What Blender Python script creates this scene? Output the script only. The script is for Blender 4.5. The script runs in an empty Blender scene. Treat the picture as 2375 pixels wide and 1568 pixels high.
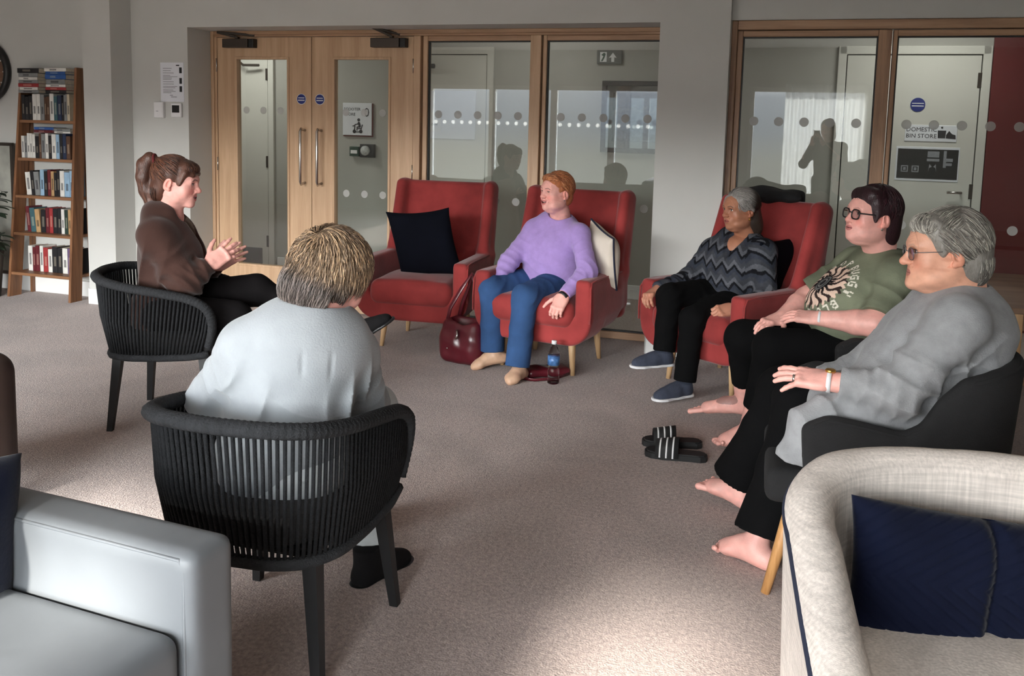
import bpy, bmesh, math, random
import numpy as np
from mathutils import Matrix, Vector, Euler

random.seed(7)
RNG = np.random.default_rng(11)
SC = bpy.context.scene
COL = SC.collection

# ------------------------------------------------------------------ camera, world, sun, exposure
CAM_H = 1.42
cam_d = bpy.data.cameras.new('camera')
cam = bpy.data.objects.new('camera', cam_d)
COL.objects.link(cam)
cam_d.sensor_width = 36.0
cam_d.lens = 36.0 * 2060.0 / 2375.0
cam_d.shift_x = -0.01705
cam_d.shift_y = -0.10737
cam_d.clip_start = 0.02
cam_d.clip_end = 200
R_ = Vector((0.99965419, 0.00296119, 0.0261293))
U_ = Vector((-0.02629655, 0.11256849, 0.99329594))
F_ = Vector((0.0, 0.99363956, -0.11260743))
cam.matrix_world = Matrix(((R_.x, U_.x, -F_.x, 0), (R_.y, U_.y, -F_.y, 0), (R_.z, U_.z, -F_.z, CAM_H), (0, 0, 0, 1)))
SC.camera = cam

SC.view_settings.view_transform = 'Standard'
SC.view_settings.look = 'None'
SC.view_settings.gamma = 1.0
SC.view_settings.exposure = 0.25
SC.view_settings.use_curve_mapping = False

world = bpy.data.worlds.new('daylight')
SC.world = world
world.use_nodes = True
wn = world.node_tree.nodes
wl_ = world.node_tree.links
for n in list(wn):
    wn.remove(n)
w_out = wn.new('ShaderNodeOutputWorld')
w_bg = wn.new('ShaderNodeBackground')
w_tc = wn.new('ShaderNodeTexCoord')
w_sep = wn.new('ShaderNodeSeparateXYZ')
w_ramp = wn.new('ShaderNodeValToRGB')
w_map = wn.new('ShaderNodeMapRange')
w_map.inputs['From Min'].default_value = -1
w_map.inputs['From Max'].default_value = 1
cr = w_ramp.color_ramp
cr.elements[0].position = 0.0
cr.elements[0].color = (0.034, 0.034, 0.031, 1)
cr.elements[1].position = 1.0
cr.elements[1].color = (0.30, 0.38, 0.48, 1)
e = cr.elements.new(0.485); e.color = (0.04, 0.04, 0.037, 1)
e = cr.elements.new(0.502); e.color = (0.035, 0.038, 0.043, 1)
e = cr.elements.new(0.523); e.color = (0.045, 0.048, 0.055, 1)
e = cr.elements.new(0.542); e.color = (1.0, 0.99, 0.97, 1)
e = cr.elements.new(0.60); e.color = (0.92, 0.93, 0.94, 1)
e = cr.elements.new(0.72); e.color = (0.50, 0.56, 0.62, 1)
wl_.new(w_tc.outputs['Generated'], w_sep.inputs[0])
wl_.new(w_sep.outputs['Z'], w_map.inputs['Value'])
wl_.new(w_map.outputs[0], w_ramp.inputs[0])
wl_.new(w_ramp.outputs[0], w_bg.inputs['Color'])
w_bg.inputs['Strength'].default_value = 41.0
wl_.new(w_bg.outputs[0], w_out.inputs['Surface'])

TH = math.radians(-17.6)                       # direction of the glazed wall
WO = Vector((0.0, 6.10, 0.0))                  # its origin on the floor
WD = Vector((math.cos(TH), math.sin(TH), 0))
WN = Vector((math.sin(TH), -math.cos(TH), 0))  # towards the room
def W(s, n, z=0.0):
    return WO + WD * s + WN * n + Vector((0, 0, z))

def add_light(name, kind, loc, direction, energy, color=(1, 1, 1), **kw):
    d = bpy.data.lights.new(name, kind)
    d.energy = energy
    d.color = color
    o = bpy.data.objects.new(name, d)
    COL.objects.link(o)
    o.location = loc
    o.rotation_euler = Vector(direction).to_track_quat('-Z', 'Y').to_euler()
    for k, v in kw.items():
        setattr(d, k, v)
    return o
ELEV = math.radians(26.0)
SUN_H = Vector((0.37, 0.93, 0)).normalized()
sun_dir = SUN_H * math.cos(ELEV) + Vector((0, 0, -math.sin(ELEV)))
add_light('sun', 'SUN', (-3, -8, 6), sun_dir, 14.0, (1.0, 0.95, 0.88), angle=math.radians(4.2))
REAR_N = 7.3
# sky portals in the windows of the rear wall (light of the sky itself)
for s0, s1 in ((-4.05, 0.5), (0.95, 2.5)):
    p = add_light('window_portal', 'AREA', W((s0 + s1) / 2, REAR_N + 0.05, 1.05), -WN, 1.0, shape='RECTANGLE', size=(s1 - s0), size_y=2.1)
    p.data.cycles.is_portal = True
# corridor ceiling lamps
for s, pw in ((-3.2, 15.0), (-0.4, 5.0), (2.6, 12.0)):
    add_light('corridor_lamp', 'AREA', W(s, -0.75, 2.42), (0, 0, -1), pw, (1.0, 0.96, 0.90), shape='RECTANGLE', size=0.6, size_y=0.3)

# ------------------------------------------------------------------ helpers
def lin(r, g, b):
    def f(c):
        c /= 255.0
        return c / 12.92 if c <= 0.04045 else ((c + 0.055) / 1.055) ** 2.4
    return (f(r), f(g), f(b))

def setp(o, label=None, cat=None, group=None, kind=None):
    if label: o['label'] = label
    if cat: o['category'] = cat
    if group: o['group'] = group
    if kind: o['kind'] = kind
    return o

def new_obj(name, me, parent=None, loc=None, rotz=None):
    o = bpy.data.objects.new(name, me)
    COL.objects.link(o)
    if parent is not None: o.parent = parent
    if loc is not None: o.location = loc
    if rotz is not None: o.rotation_euler = (0, 0, rotz)
    return o

def thing(name, label, cat, loc=(0, 0, 0), rotz=0.0, group=None):
    o = bpy.data.objects.new(name, None)
    o.empty_display_size = 0.1
    COL.objects.link(o)
    o.location = loc
    o.rotation_euler = (0, 0, rotz)
    return setp(o, label, cat, group)

MATS = {}
def pmat(name, rgb, rough=0.7, var=0.12, vscale=8.0, bump=0.15, bscale=120.0, metal=0.0, sheen=0.0, spec=0.5, stretch=(1, 1, 1), attr=False, coat=0.0, weave=0.0, wscale=300.0, vdetail=4.0, emit=None):
    if name in MATS: return MATS[name]
    m = bpy.data.materials.new(name)
    m.use_nodes = True
    nt = m.node_tree; N = nt.nodes; L = nt.links
    b = N['Principled BSDF']
    b.inputs['Roughness'].default_value = rough
    b.inputs['Metallic'].default_value = metal
    b.inputs['Specular IOR Level'].default_value = spec
    b.inputs['Sheen Weight'].default_value = sheen
    b.inputs['Sheen Roughness'].default_value = 0.4
    b.inputs['Coat Weight'].default_value = coat
    tc = N.new('ShaderNodeTexCoord'); mp = N.new('ShaderNodeMapping')
    mp.inputs['Scale'].default_value = stretch
    L.new(tc.outputs['Object'], mp.inputs[0])
    no = N.new('ShaderNodeTexNoise'); no.inputs['Scale'].default_value = vscale; no.inputs['Detail'].default_value = vdetail
    L.new(mp.outputs[0], no.inputs['Vector'])
    mr = N.new('ShaderNodeMapRange')
    mr.inputs['From Min'].default_value = 0.25; mr.inputs['From Max'].default_value = 0.75
    mr.inputs['To Min'].default_value = 1 - var; mr.inputs['To Max'].default_value = 1 + var
    L.new(no.outputs['Fac'], mr.inputs['Value'])
    mul = N.new('ShaderNodeVectorMath'); mul.operation = 'SCALE'
    if attr:
        a = N.new('ShaderNodeAttribute'); a.attribute_name = 'Col'
        L.new(a.outputs['Color'], mul.inputs[0])
    else:
        mul.inputs[0].default_value = rgb
    L.new(mr.outputs[0], mul.inputs['Scale'])
    L.new(mul.outputs[0], b.inputs['Base Color'])
    if bump > 0 or weave > 0:
        nb = N.new('ShaderNodeTexNoise'); nb.inputs['Scale'].default_value = bscale; nb.inputs['Detail'].default_value = 3
        L.new(mp.outputs[0], nb.inputs['Vector'])
        bu = N.new('ShaderNodeBump'); bu.inputs['Strength'].default_value = max(bump, 0.001); bu.inputs['Distance'].default_value = 0.004
        L.new(nb.outputs['Fac'], bu.inputs['Height'])
        last = bu
        if weave > 0:
            for d in ('X', 'Z'):
                wv = N.new('ShaderNodeTexWave'); wv.bands_direction = d; wv.inputs['Scale'].default_value = wscale
                wv.inputs['Distortion'].default_value = 1.5; wv.inputs['Detail'].default_value = 1
                L.new(tc.outputs['Object'], wv.inputs['Vector'])
                b2 = N.new('ShaderNodeBump'); b2.inputs['Strength'].default_value = weave; b2.inputs['Distance'].default_value = 0.002
                L.new(wv.outputs['Fac'], b2.inputs['Height']); L.new(last.outputs[0], b2.inputs['Normal'])
                last = b2
        L.new(last.outputs[0], b.inputs['Normal'])
    if emit:
        b.inputs['Emission Color'].default_value = (*emit[0], 1)
        b.inputs['Emission Strength'].default_value = emit[1]
    MATS[name] = m
    return m

def wood(name, rgb, dark, axis='z', rough=0.45, scale=1.0):
    if name in MATS: return MATS[name]
    m = bpy.data.materials.new(name); m.use_nodes = True
    nt = m.node_tree; N = nt.nodes; L = nt.links
    b = N['Principled BSDF']; b.inputs['Roughness'].default_value = rough
    tc = N.new('ShaderNodeTexCoord'); mp = N.new('ShaderNodeMapping')
    st = {'z': (26, 26, 1.3), 'x': (1.3, 26, 26), 'y': (26, 1.3, 26)}[axis]
    mp.inputs['Scale'].default_value = tuple(v * scale for v in st)
    L.new(tc.outputs['Object'], mp.inputs[0])
    n1 = N.new('ShaderNodeTexNoise'); n1.inputs['Scale'].default_value = 1.0; n1.inputs['Detail'].default_value = 6; n1.inputs['Distortion'].default_value = 0.6
    L.new(mp.outputs[0], n1.inputs['Vector'])
    n2 = N.new('ShaderNodeTexNoise'); n2.inputs['Scale'].default_value = 7.0; n2.inputs['Detail'].default_value = 3
    L.new(mp.outputs[0], n2.inputs['Vector'])
    ad = N.new('ShaderNodeMath'); ad.operation = 'MULTIPLY_ADD'; ad.inputs[1].default_value = 0.35
    L.new(n2.outputs['Fac'], ad.inputs[0]); L.new(n1.outputs['Fac'], ad.inputs[2])
    rp = N.new('ShaderNodeValToRGB')
    rp.color_ramp.elements[0].position = 0.45; rp.color_ramp.elements[0].color = (*dark, 1)
    rp.color_ramp.elements[1].position = 0.85; rp.color_ramp.elements[1].color = (*rgb, 1)
    L.new(ad.outputs[0], rp.inputs[0]); L.new(rp.outputs[0], b.inputs['Base Color'])
    bu = N.new('ShaderNodeBump'); bu.inputs['Strength'].default_value = 0.08; bu.inputs['Distance'].default_value = 0.003
    L.new(ad.outputs[0], bu.inputs['Height']); L.new(bu.outputs[0], b.inputs['Normal'])
    MATS[name] = m
    return m

def glass_mat(name, tint=(0.9, 0.93, 0.92), refl=1.0, haze=0.0):
    """thin pane: clear transmission plus a Fresnel mirror reflection"""
    if name in MATS: return MATS[name]
    m = bpy.data.materials.new(name); m.use_nodes = True
    nt = m.node_tree; N = nt.nodes; L = nt.links
    N.remove(N['Principled BSDF'])
    out = N['Material Output']
    t = N.new('ShaderNodeBsdfTransparent'); t.inputs['Color'].default_value = (*tint, 1)
    g = N.new('ShaderNodeBsdfGlossy'); g.inputs['Roughness'].default_value = 0.0
    fr = N.new('ShaderNodeFresnel'); fr.inputs['IOR'].default_value = 1.5
    mu = N.new('ShaderNodeMath'); mu.operation = 'MULTIPLY'; mu.inputs[1].default_value = 1.8 * refl; mu.use_clamp = True
    L.new(fr.outputs[0], mu.inputs[0])
    mx = N.new('ShaderNodeMixShader')
    L.new(mu.outputs[0], mx.inputs[0]); L.new(t.outputs[0], mx.inputs[1]); L.new(g.outputs[0], mx.inputs[2])
    last = mx
    if haze > 0:
        df = N.new('ShaderNodeBsdfDiffuse'); df.inputs['Color'].default_value = (0.8, 0.8, 0.8, 1)
        m2 = N.new('ShaderNodeMixShader'); m2.inputs[0].default_value = haze
        L.new(mx.outputs[0], m2.inputs[1]); L.new(df.outputs[0], m2.inputs[2]); last = m2
    L.new(last.outputs[0], out.inputs['Surface'])
    MATS[name] = m
    return m

class MB:
    """collects simple solids into one mesh"""
    def __init__(s): s.v = []; s.f = []; s.mi = []; s.cur = 0
    def add(s, vs, fs):
        b = len(s.v); s.v += [tuple(p) for p in vs]
        for f in fs: s.f.append(tuple(b + i for i in f)); s.mi.append(s.cur)
        return s
    def box(s, x0, x1, y0, y1, z0, z1, r=0.0, seg=2, M=None):
        bm = bmesh.new()
        bmesh.ops.create_cube(bm, size=1.0)
        for v in bm.verts:
            v.co = Vector(((x0 + x1) / 2 + v.co.x * (x1 - x0), (y0 + y1) / 2 + v.co.y * (y1 - y0), (z0 + z1) / 2 + v.co.z * (z1 - z0)))
        if r > 0:
            r = min(r, 0.49 * min(x1 - x0, y1 - y0, z1 - z0))
            bmesh.ops.bevel(bm, geom=bm.edges[:], offset=r, segments=seg, profile=0.5, affect='EDGES')
        if M is not None: bm.transform(M)
        bm.verts.index_update()
        s.add([v.co[:] for v in bm.verts], [[v.index for v in f.verts] for f in bm.faces])
        bm.free(); return s
    def tube(s, pts, rad, n=8, closed=False, cap=True, flat=1.0, up=None):
        pts = [Vector(p) for p in pts]; m = len(pts)
        if not hasattr(rad, '__len__'): rad = [rad] * m
        rings = []; prev = None
        for i, p in enumerate(pts):
            if closed: t = pts[(i + 1) % m] - pts[(i - 1) % m]
            else: t = pts[min(i + 1, m - 1)] - pts[max(i - 1, 0)]
            if t.length < 1e-9: t = Vector((0, 0, 1))
            t.normalize()
            if up is not None: a = Vector(up)
            elif prev is None: a = Vector((0, 0, 1)) if abs(t.z) < 0.9 else Vector((1, 0, 0))
            else: a = prev
            a = a - t * a.dot(t)
            if a.length < 1e-6: a = t.orthogonal()
            a.normalize(); bb = t.cross(a); prev = a
            rings.append([p + (a * math.cos(2 * math.pi * k / n) + bb * (flat * math.sin(2 * math.pi * k / n))) * rad[i] for k in range(n)])
        vs = [q for r in rings for q in r]; fs = []
        for i in range(m if closed else m - 1):
            j = (i + 1) % m
            for k in range(n):
                k2 = (k + 1) % n
                fs.append((i * n + k, i * n + k2, j * n + k2, j * n + k))
        if cap and not closed:
            fs.append(tuple(range(n))[::-1]); fs.append(tuple((m - 1) * n + k for k in range(n)))
        return s.add(vs, fs)
    def lathe(s, prof, n=24, M=None):
        vs = []; fs = []
        for (r, z) in prof:
            for k in range(n):
                a = 2 * math.pi * k / n
                p = Vector((r * math.cos(a), r * math.sin(a), z))
                vs.append(M @ p if M is not None else p)
        m = len(prof)
        for i in range(m - 1):
            for k in range(n):
                k2 = (k + 1) % n
                fs.append((i * n + k, i * n + k2, (i + 1) * n + k2, (i + 1) * n + k))
        if prof[0][0] > 1e-6: fs.append(tuple(range(n))[::-1])
        if prof[-1][0] > 1e-6: fs.append(tuple((m - 1) * n + k for k in range(n)))
        return s.add(vs, fs)
    def poly(s, pts2, y0, y1, axis='y'):
        """prism from an outline (a,b) extruded along the third axis"""
        n = len(pts2)
        if axis == 'y': a = [(p[0], y0, p[1]) for p in pts2] + [(p[0], y1, p[1]) for p in pts2]
        elif axis == 'z': a = [(p[0], p[1], y0) for p in pts2] + [(p[0], p[1], y1) for p in pts2]
        else: a = [(y0, p[0], p[1]) for p in pts2] + [(y1, p[0], p[1]) for p in pts2]
        fs = [tuple(range(n)), tuple(range(n, 2 * n))[::-1]]
        for i in range(n):
            j = (i + 1) % n
            fs.append((i, i + n, j + n, j))
        return s.add(a, fs)
    def disc(s, cx, cz, r, y0, y1, n=28):
        return s.poly([(cx + r * math.cos(2 * math.pi * k / n), cz + r * math.sin(2 * math.pi * k / n)) for k in range(n)], y0, y1)
    def mesh(s, name, mats, smooth=False):
        me = bpy.data.meshes.new(name)
        me.from_pydata(s.v, [], s.f)
        if not isinstance(mats, (list, tuple)): mats = [mats]
        for m in mats: me.materials.append(m)
        if any(s.mi): me.polygons.foreach_set('material_index', s.mi)
        bm = bmesh.new(); bm.from_mesh(me); bmesh.ops.recalc_face_normals(bm, faces=bm.faces[:]); bm.to_mesh(me); bm.free()
        if smooth: me.polygons.foreach_set('use_smooth', [True] * len(me.polygons))
        me.update(); return me
    def obj(s, name, mats, parent=None, smooth=False, loc=None, rotz=None, autosmooth=False):
        o = new_obj(name, s.mesh(name, mats, smooth or autosmooth), parent, loc, rotz)
        if autosmooth:
            try: o.data.set_sharp_from_angle(angle=math.radians(35))
            except Exception: pass
        return o

def grid_mesh(name, P, mat, smooth=True):
    """P: (n,m,3) array of points -> sheet"""
    n, m, _ = P.shape
    idx = np.arange(n * m).reshape(n, m)
    q = np.stack([idx[:-1, :-1], idx[1:, :-1], idx[1:, 1:], idx[:-1, 1:]], -1).reshape(-1, 4)
    return np_mesh(name, P.reshape(-1, 3), q, mat, smooth)

def np_mesh(name, V, Q, mat, smooth=True, col=None):
    me = bpy.data.meshes.new(name)
    V = np.asarray(V, dtype=np.float32); Q = np.asarray(Q, dtype=np.int32)
    me.vertices.add(len(V)); me.vertices.foreach_set('co', V.ravel())
    k = Q.shape[1]
    me.loops.add(Q.size); me.loops.foreach_set('vertex_index', Q.ravel())
    me.polygons.add(len(Q)); me.polygons.foreach_set('loop_start', np.arange(0, Q.size, k, dtype=np.int32))
    me.polygons.foreach_set('loop_total', np.full(len(Q), k, dtype=np.int32))
    if smooth: me.polygons.foreach_set('use_smooth', np.ones(len(Q), dtype=bool))
    me.materials.append(mat)
    me.update(calc_edges=True)
    if col is not None:
        a = me.attributes.new('Col', 'FLOAT_COLOR', 'POINT')
        c = np.ones((len(V), 4), dtype=np.float32); c[:, :3] = col
        a.data.foreach_set('color', c.ravel())
    return me

def text_obj(name, txt, size, mat, parent, loc, rot=(math.pi / 2, 0, 0), depth=0.0005, align='CENTER'):
    cu = bpy.data.curves.new(name, 'FONT')
    cu.body = txt; cu.size = size; cu.align_x = align; cu.align_y = 'CENTER'; cu.extrude = depth
    cu.resolution_u = 2
    t = bpy.data.objects.new(name, cu); COL.objects.link(t)
    dg = bpy.context.evaluated_depsgraph_get()
    me = bpy.data.meshes.new_from_object(t.evaluated_get(dg))
    bpy.data.objects.remove(t); bpy.data.curves.remove(cu)
    me.materials.clear(); me.materials.append(mat)
    o = new_obj(name, me, parent, loc); o.rotation_euler = rot
    return o

# ------------------------------------------------------------------ signed distance modelling (smooth organic shapes)
class SDF:
    def __init__(s, lo, hi, h):
        s.lo = np.array(lo, float); s.h = h
        s.n = np.maximum(np.ceil((np.array(hi, float) - s.lo) / h).astype(int) + 1, 4)
        s.F = np.full(s.n, 9.0, dtype=np.float32)
        s.ax = [s.lo[i] + h * np.arange(s.n[i]) for i in range(3)]
    def sub(s, lo, hi):
        a = np.clip(np.floor((np.array(lo) - s.lo) / s.h).astype(int), 0, s.n)
        b = np.clip(np.ceil((np.array(hi) - s.lo) / s.h).astype(int) + 1, 0, s.n)
        if np.any(b <= a): return None, None
        sl = tuple(slice(a[i], b[i]) for i in range(3))
        g = np.meshgrid(*[s.ax[i][sl[i]].astype(np.float32) for i in range(3)], indexing='ij', sparse=True)
        return sl, g
    def comb(s, sl, d, k, op):
        a = s.F[sl]; d = d.astype(np.float32)
        if op == 'sub':
            d = -d
            if k > 0:
                h = np.maximum(k - np.abs(a - d), 0) / k
                s.F[sl] = np.maximum(a, d) + h * h * k * 0.25
            else: s.F[sl] = np.maximum(a, d)
        else:
            if k > 0:
                h = np.maximum(k - np.abs(a - d), 0) / k
                s.F[sl] = np.minimum(a, d) - h * h * k * 0.25
            else: s.F[sl] = np.minimum(a, d)
    def cone(s, a, b, ra, rb, k=0.02, flat=(False, False), op='add', asp=None, axis=None):
        """tapered limb from a to b; flat -> cut ends; asp/axis squash the section along 'axis' by asp"""
        a = np.array(a, float); b = np.array(b, float)
        m = max(ra, rb) + k + 2.5 * s.h
        sl, g = s.sub(np.minimum(a, b) - m, np.maximum(a, b) + m)
        if sl is None: return s
        ab = b - a; L = np.linalg.norm(ab) + 1e-9; u = ab / L
        q = [g[i] - a[i] for i in range(3)]
        t = q[0] * u[0] + q[1] * u[1] + q[2] * u[2]
        tc = np.clip(t / L, 0, 1)
        r = [q[i] - u[i] * tc * L for i in range(3)]
        if asp is not None:
            w = np.array(axis, float); w = w - u * w.dot(u); w /= np.linalg.norm(w)
            dw = r[0] * w[0] + r[1] * w[1] + r[2] * w[2]
            r = [r[i] + w[i] * dw * (1.0 / asp - 1) for i in range(3)]
        d = np.sqrt(r[0] ** 2 + r[1] ** 2 + r[2] ** 2)
        rr = ra + (rb - ra) * tc
        if flat[0] or flat[1]:
            rad = [q[i] - u[i] * t for i in range(3)]
            if asp is not None:
                dw = rad[0] * w[0] + rad[1] * w[1] + rad[2] * w[2]
                rad = [rad[i] + w[i] * dw * (1.0 / asp - 1) for i in range(3)]
            dr = np.sqrt(rad[0] ** 2 + rad[1] ** 2 + rad[2] ** 2) - rr
            d = d - rr
            if flat[0]: d = np.where(t < 0, np.maximum(dr, -t), d)
            if flat[1]: d = np.where(t > L, np.maximum(dr, t - L), d)
            if flat[1]: d = np.maximum(d, t - L)
            if flat[0]: d = np.maximum(d, -t)
        else: d = d - rr
        if asp is not None and asp < 1: d = d * (0.5 + 0.5 * asp)
        s.comb(sl, d, k, op); return s
    def chain(s, pts, rads, k=0.02, **kw):
        for i in range(len(pts) - 1): s.cone(pts[i], pts[i + 1], rads[i], rads[i + 1], k, **kw)
        return s
    def ell(s, c, r, R=None, k=0.02, op='add'):
        c = np.array(c, float); r = np.array(r, float)
        m = r.max() + k + 2.5 * s.h
        if R is None: ext = r + k + 2.5 * s.h
        else: ext = np.sqrt(((np.asarray(R) * r) ** 2).sum(1)) + k + 2.5 * s.h
        sl, g = s.sub(c - ext, c + ext)
        if sl is None: return s
        q = [g[i] - c[i] for i in range(3)]
        if R is not None:
            R = np.asarray(R)
            q = [q[0] * R[0, j] + q[1] * R[1, j] + q[2] * R[2, j] for j in range(3)]
        k0 = np.sqrt((q[0] / r[0]) ** 2 + (q[1] / r[1]) ** 2 + (q[2] / r[2]) ** 2)
        k1 = np.sqrt((q[0] / r[0] ** 2) ** 2 + (q[1] / r[1] ** 2) ** 2 + (q[2] / r[2] ** 2) ** 2) + 1e-9
        d = np.where(k0 < 1e-6, -r.min(), k0 * (k0 - 1) / k1)
        s.comb(sl, d, k, op); return s
    def rbox(s, c, hf, rad, R=None, k=0.0, op='add'):
        c = np.array(c, float); hf = np.array(hf, float)
        if R is None: ext = hf + k + 2.5 * s.h
        else: ext = np.abs(np.asarray(R)) @ hf + k + 2.5 * s.h
        sl, g = s.sub(c - ext, c + ext)
        if sl is None: return s
        q = [g[i] - c[i] for i in range(3)]
        if R is not None:
            R = np.asarray(R)
            q = [q[0] * R[0, j] + q[1] * R[1, j] + q[2] * R[2, j] for j in range(3)]
        q = [np.abs(q[i]) - (hf[i] - rad) for i in range(3)]
        d = np.sqrt(np.maximum(q[0], 0) ** 2 + np.maximum(q[1], 0) ** 2 + np.maximum(q[2], 0) ** 2) + np.minimum(np.maximum(q[0], np.maximum(q[1], q[2])), 0) - rad
        s.comb(sl, d, k, op); return s
    def warp(s, c, rad, fn):
        """add a small relief fn(x,y,z) around c, fading out at rad"""
        c = np.array(c, float)
        sl, g = s.sub(c - rad, c + rad)
        if sl is None: return s
        q = [g[i] - c[i] for i in range(3)]
        d = np.sqrt(q[0] ** 2 + q[1] ** 2 + q[2] ** 2) / rad
        w = np.clip(1 - d, 0, 1); w = w * w * (3 - 2 * w)
        s.F[sl] += (fn(*q) * w).astype(np.float32); return s
    def mesh(s):
        F = s.F; S = F < 0
        n0, n1, n2 = S.shape
        any_ = np.zeros((n0 - 1, n1 - 1, n2 - 1), np.uint8)
        for i in (0, 1):
            for j in (0, 1):
                for k in (0, 1):
                    any_ += S[i:n0 - 1 + i, j:n1 - 1 + j, k:n2 - 1 + k]
        act = (any_ > 0) & (any_ < 8)
        I, J, K = np.nonzero(act)
        idx = np.full(act.shape, -1, np.int32); idx[I, J, K] = np.arange(len(I))
        acc = np.zeros((len(I), 3), np.float32); cnt = np.zeros(len(I), np.float32)
        cs = [(0, 0, 0), (1, 0, 0), (0, 1, 0), (1, 1, 0), (0, 0, 1), (1, 0, 1), (0, 1, 1), (1, 1, 1)]
        val = [F[I + c[0], J + c[1], K + c[2]] for c in cs]
        for a in range(8):
            for b in range(a + 1, 8):
                df = [cs[b][i] - cs[a][i] for i in range(3)]
                if sum(abs(x) for x in df) != 1: continue
                cr_ = (val[a] < 0) != (val[b] < 0)
                t = np.where(cr_, val[a] / np.where(cr_, val[a] - val[b], 1), 0)
                for i in range(3):
                    acc[:, i] += np.where(cr_, cs[a][i] + t * df[i], 0)
                cnt += cr_
        V = acc / cnt[:, None] + np.stack([I, J, K], 1)
        V = V * s.h + s.lo
        Q = []
        A = S[:-1, 1:-1, 1:-1] != S[1:, 1:-1, 1:-1]
        i, j, k = np.nonzero(A); j += 1; k += 1
        q = np.stack([idx[i, j - 1, k - 1], idx[i, j, k - 1], idx[i, j, k], idx[i, j - 1, k]], 1)
        fl = S[i, j, k]; q[~fl] = q[~fl][:, ::-1]; Q.append(q)
        A = S[1:-1, :-1, 1:-1] != S[1:-1, 1:, 1:-1]
        i, j, k = np.nonzero(A); i += 1; k += 1
        q = np.stack([idx[i - 1, j, k - 1], idx[i - 1, j, k], idx[i, j, k], idx[i, j, k - 1]], 1)
        fl = S[i, j, k]; q[~fl] = q[~fl][:, ::-1]; Q.append(q)
        A = S[1:-1, 1:-1, :-1] != S[1:-1, 1:-1, 1:]
        i, j, k = np.nonzero(A); i += 1; j += 1
        q = np.stack([idx[i - 1, j - 1, k], idx[i, j - 1, k], idx[i, j, k], idx[i - 1, j, k]], 1)
        fl = S[i, j, k]; q[~fl] = q[~fl][:, ::-1]; Q.append(q)
        return V, np.concatenate(Q)

# ------------------------------------------------------------------ materials
M_plaster = pmat('wall_plaster', lin(196, 196, 192), 0.85, 0.03, 3, 0.05, 180)
M_ceil = pmat('ceiling_paint', lin(225, 225, 222), 0.9, 0.02, 3, 0.04, 150)
M_carpet = pmat('carpet_pile', lin(167, 150, 143), 0.95, 0.34, 75, 1.0, 160, sheen=0.3, spec=0.1)
def carpet_extra():
    nt = M_carpet.node_tree; N = nt.nodes; L = nt.links
    b = N['Principled BSDF']
    src = b.inputs['Base Color'].links[0].from_socket
    tc = N.new('ShaderNodeTexCoord')
    no = N.new('ShaderNodeTexNoise'); no.inputs['Scale'].default_value = 1.6; no.inputs['Detail'].default_value = 6; no.inputs['Distortion'].default_value = 1.2
    L.new(tc.outputs['Object'], no.inputs['Vector'])
    mr = N.new('ShaderNodeMapRange'); mr.inputs['From Min'].default_value = 0.3; mr.inputs['From Max'].default_value = 0.7
    mr.inputs['To Min'].default_value = 0.84; mr.inputs['To Max'].default_value = 1.14
    L.new(no.outputs['Fac'], mr.inputs['Value'])
    mu = N.new('ShaderNodeVectorMath'); mu.operation = 'SCALE'
    L.new(src, mu.inputs[0]); L.new(mr.outputs[0], mu.inputs['Scale']); L.new(mu.outputs[0], b.inputs['Base Color'])
carpet_extra()
M_oak_v = wood('oak_upright', lin(206, 172, 138), lin(184, 149, 116), 'z')
M_oak_h = wood('oak_crosswise', lin(186, 150, 118), lin(150, 114, 86), 'x')
M_oak_d = wood('oak_post', lin(178, 140, 108), lin(128, 92, 66), 'z')
M_skirt = pmat('white_gloss_paint', lin(228, 228, 226), 0.4, 0.02, 4, 0.0)
M_door_white = pmat('white_door_paint', lin(208, 206, 198), 0.5, 0.02, 3, 0.03)
M_corr = pmat('corridor_paint', lin(172, 170, 163), 0.85, 0.03, 3, 0.04)
M_red_wall = pmat('deep_red_paint', lin(96, 18, 20), 0.6, 0.05, 3, 0.03)
M_dark_metal = pmat('dark_bronze_metal', lin(74, 66, 60), 0.45, 0.05, 10, 0.0, metal=0.6)
M_chrome = pmat('brushed_steel', lin(205, 200, 195), 0.25, 0.04, 40, 0.0, metal=1.0)
M_black = pmat('black_plastic', lin(22, 22, 23), 0.45, 0.1, 20, 0.02)
M_white = pmat('white_plastic', lin(225, 225, 226), 0.5, 0.02, 10, 0.0)
M_paper = pmat('white_paper', lin(222, 224, 230), 0.8, 0.02, 10, 0.0)
M_ink = pmat('dark_ink', lin(40, 40, 44), 0.8, 0.1, 20, 0.0)
M_grey_ink = pmat('grey_ink', lin(140, 142, 148), 0.8, 0.15, 60, 0.0)
M_blue = pmat('blue_sign_vinyl', lin(26, 42, 120), 0.5, 0.05, 10, 0.0)
M_glass = glass_mat('clear_glass')
M_glass_rear = glass_mat('window_glass', (0.97, 0.98, 0.98), 0.5)
def frost():
    m = bpy.data.materials.new('frosted_dot'); m.use_nodes = True
    N = m.node_tree.nodes; L = m.node_tree.links
    N.remove(N['Principled BSDF'])
    t = N.new('ShaderNodeBsdfTransparent'); d = N.new('ShaderNodeBsdfDiffuse'); d.inputs['Color'].default_value = (0.62, 0.62, 0.60, 1)
    no = N.new('ShaderNodeTexNoise'); no.inputs['Scale'].default_value = 60
    mr = N.new('ShaderNodeMapRange'); mr.inputs['To Min'].default_value = 0.38; mr.inputs['To Max'].default_value = 0.58
    L.new(no.outputs['Fac'], mr.inputs['Value'])
    x = N.new('ShaderNodeMixShader'); L.new(mr.outputs[0], x.inputs[0]); L.new(t.outputs[0], x.inputs[1]); L.new(d.outputs[0], x.inputs[2])
    L.new(x.outputs[0], N['Material Output'].inputs['Surface'])
    return m
M_frost = frost()
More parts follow.
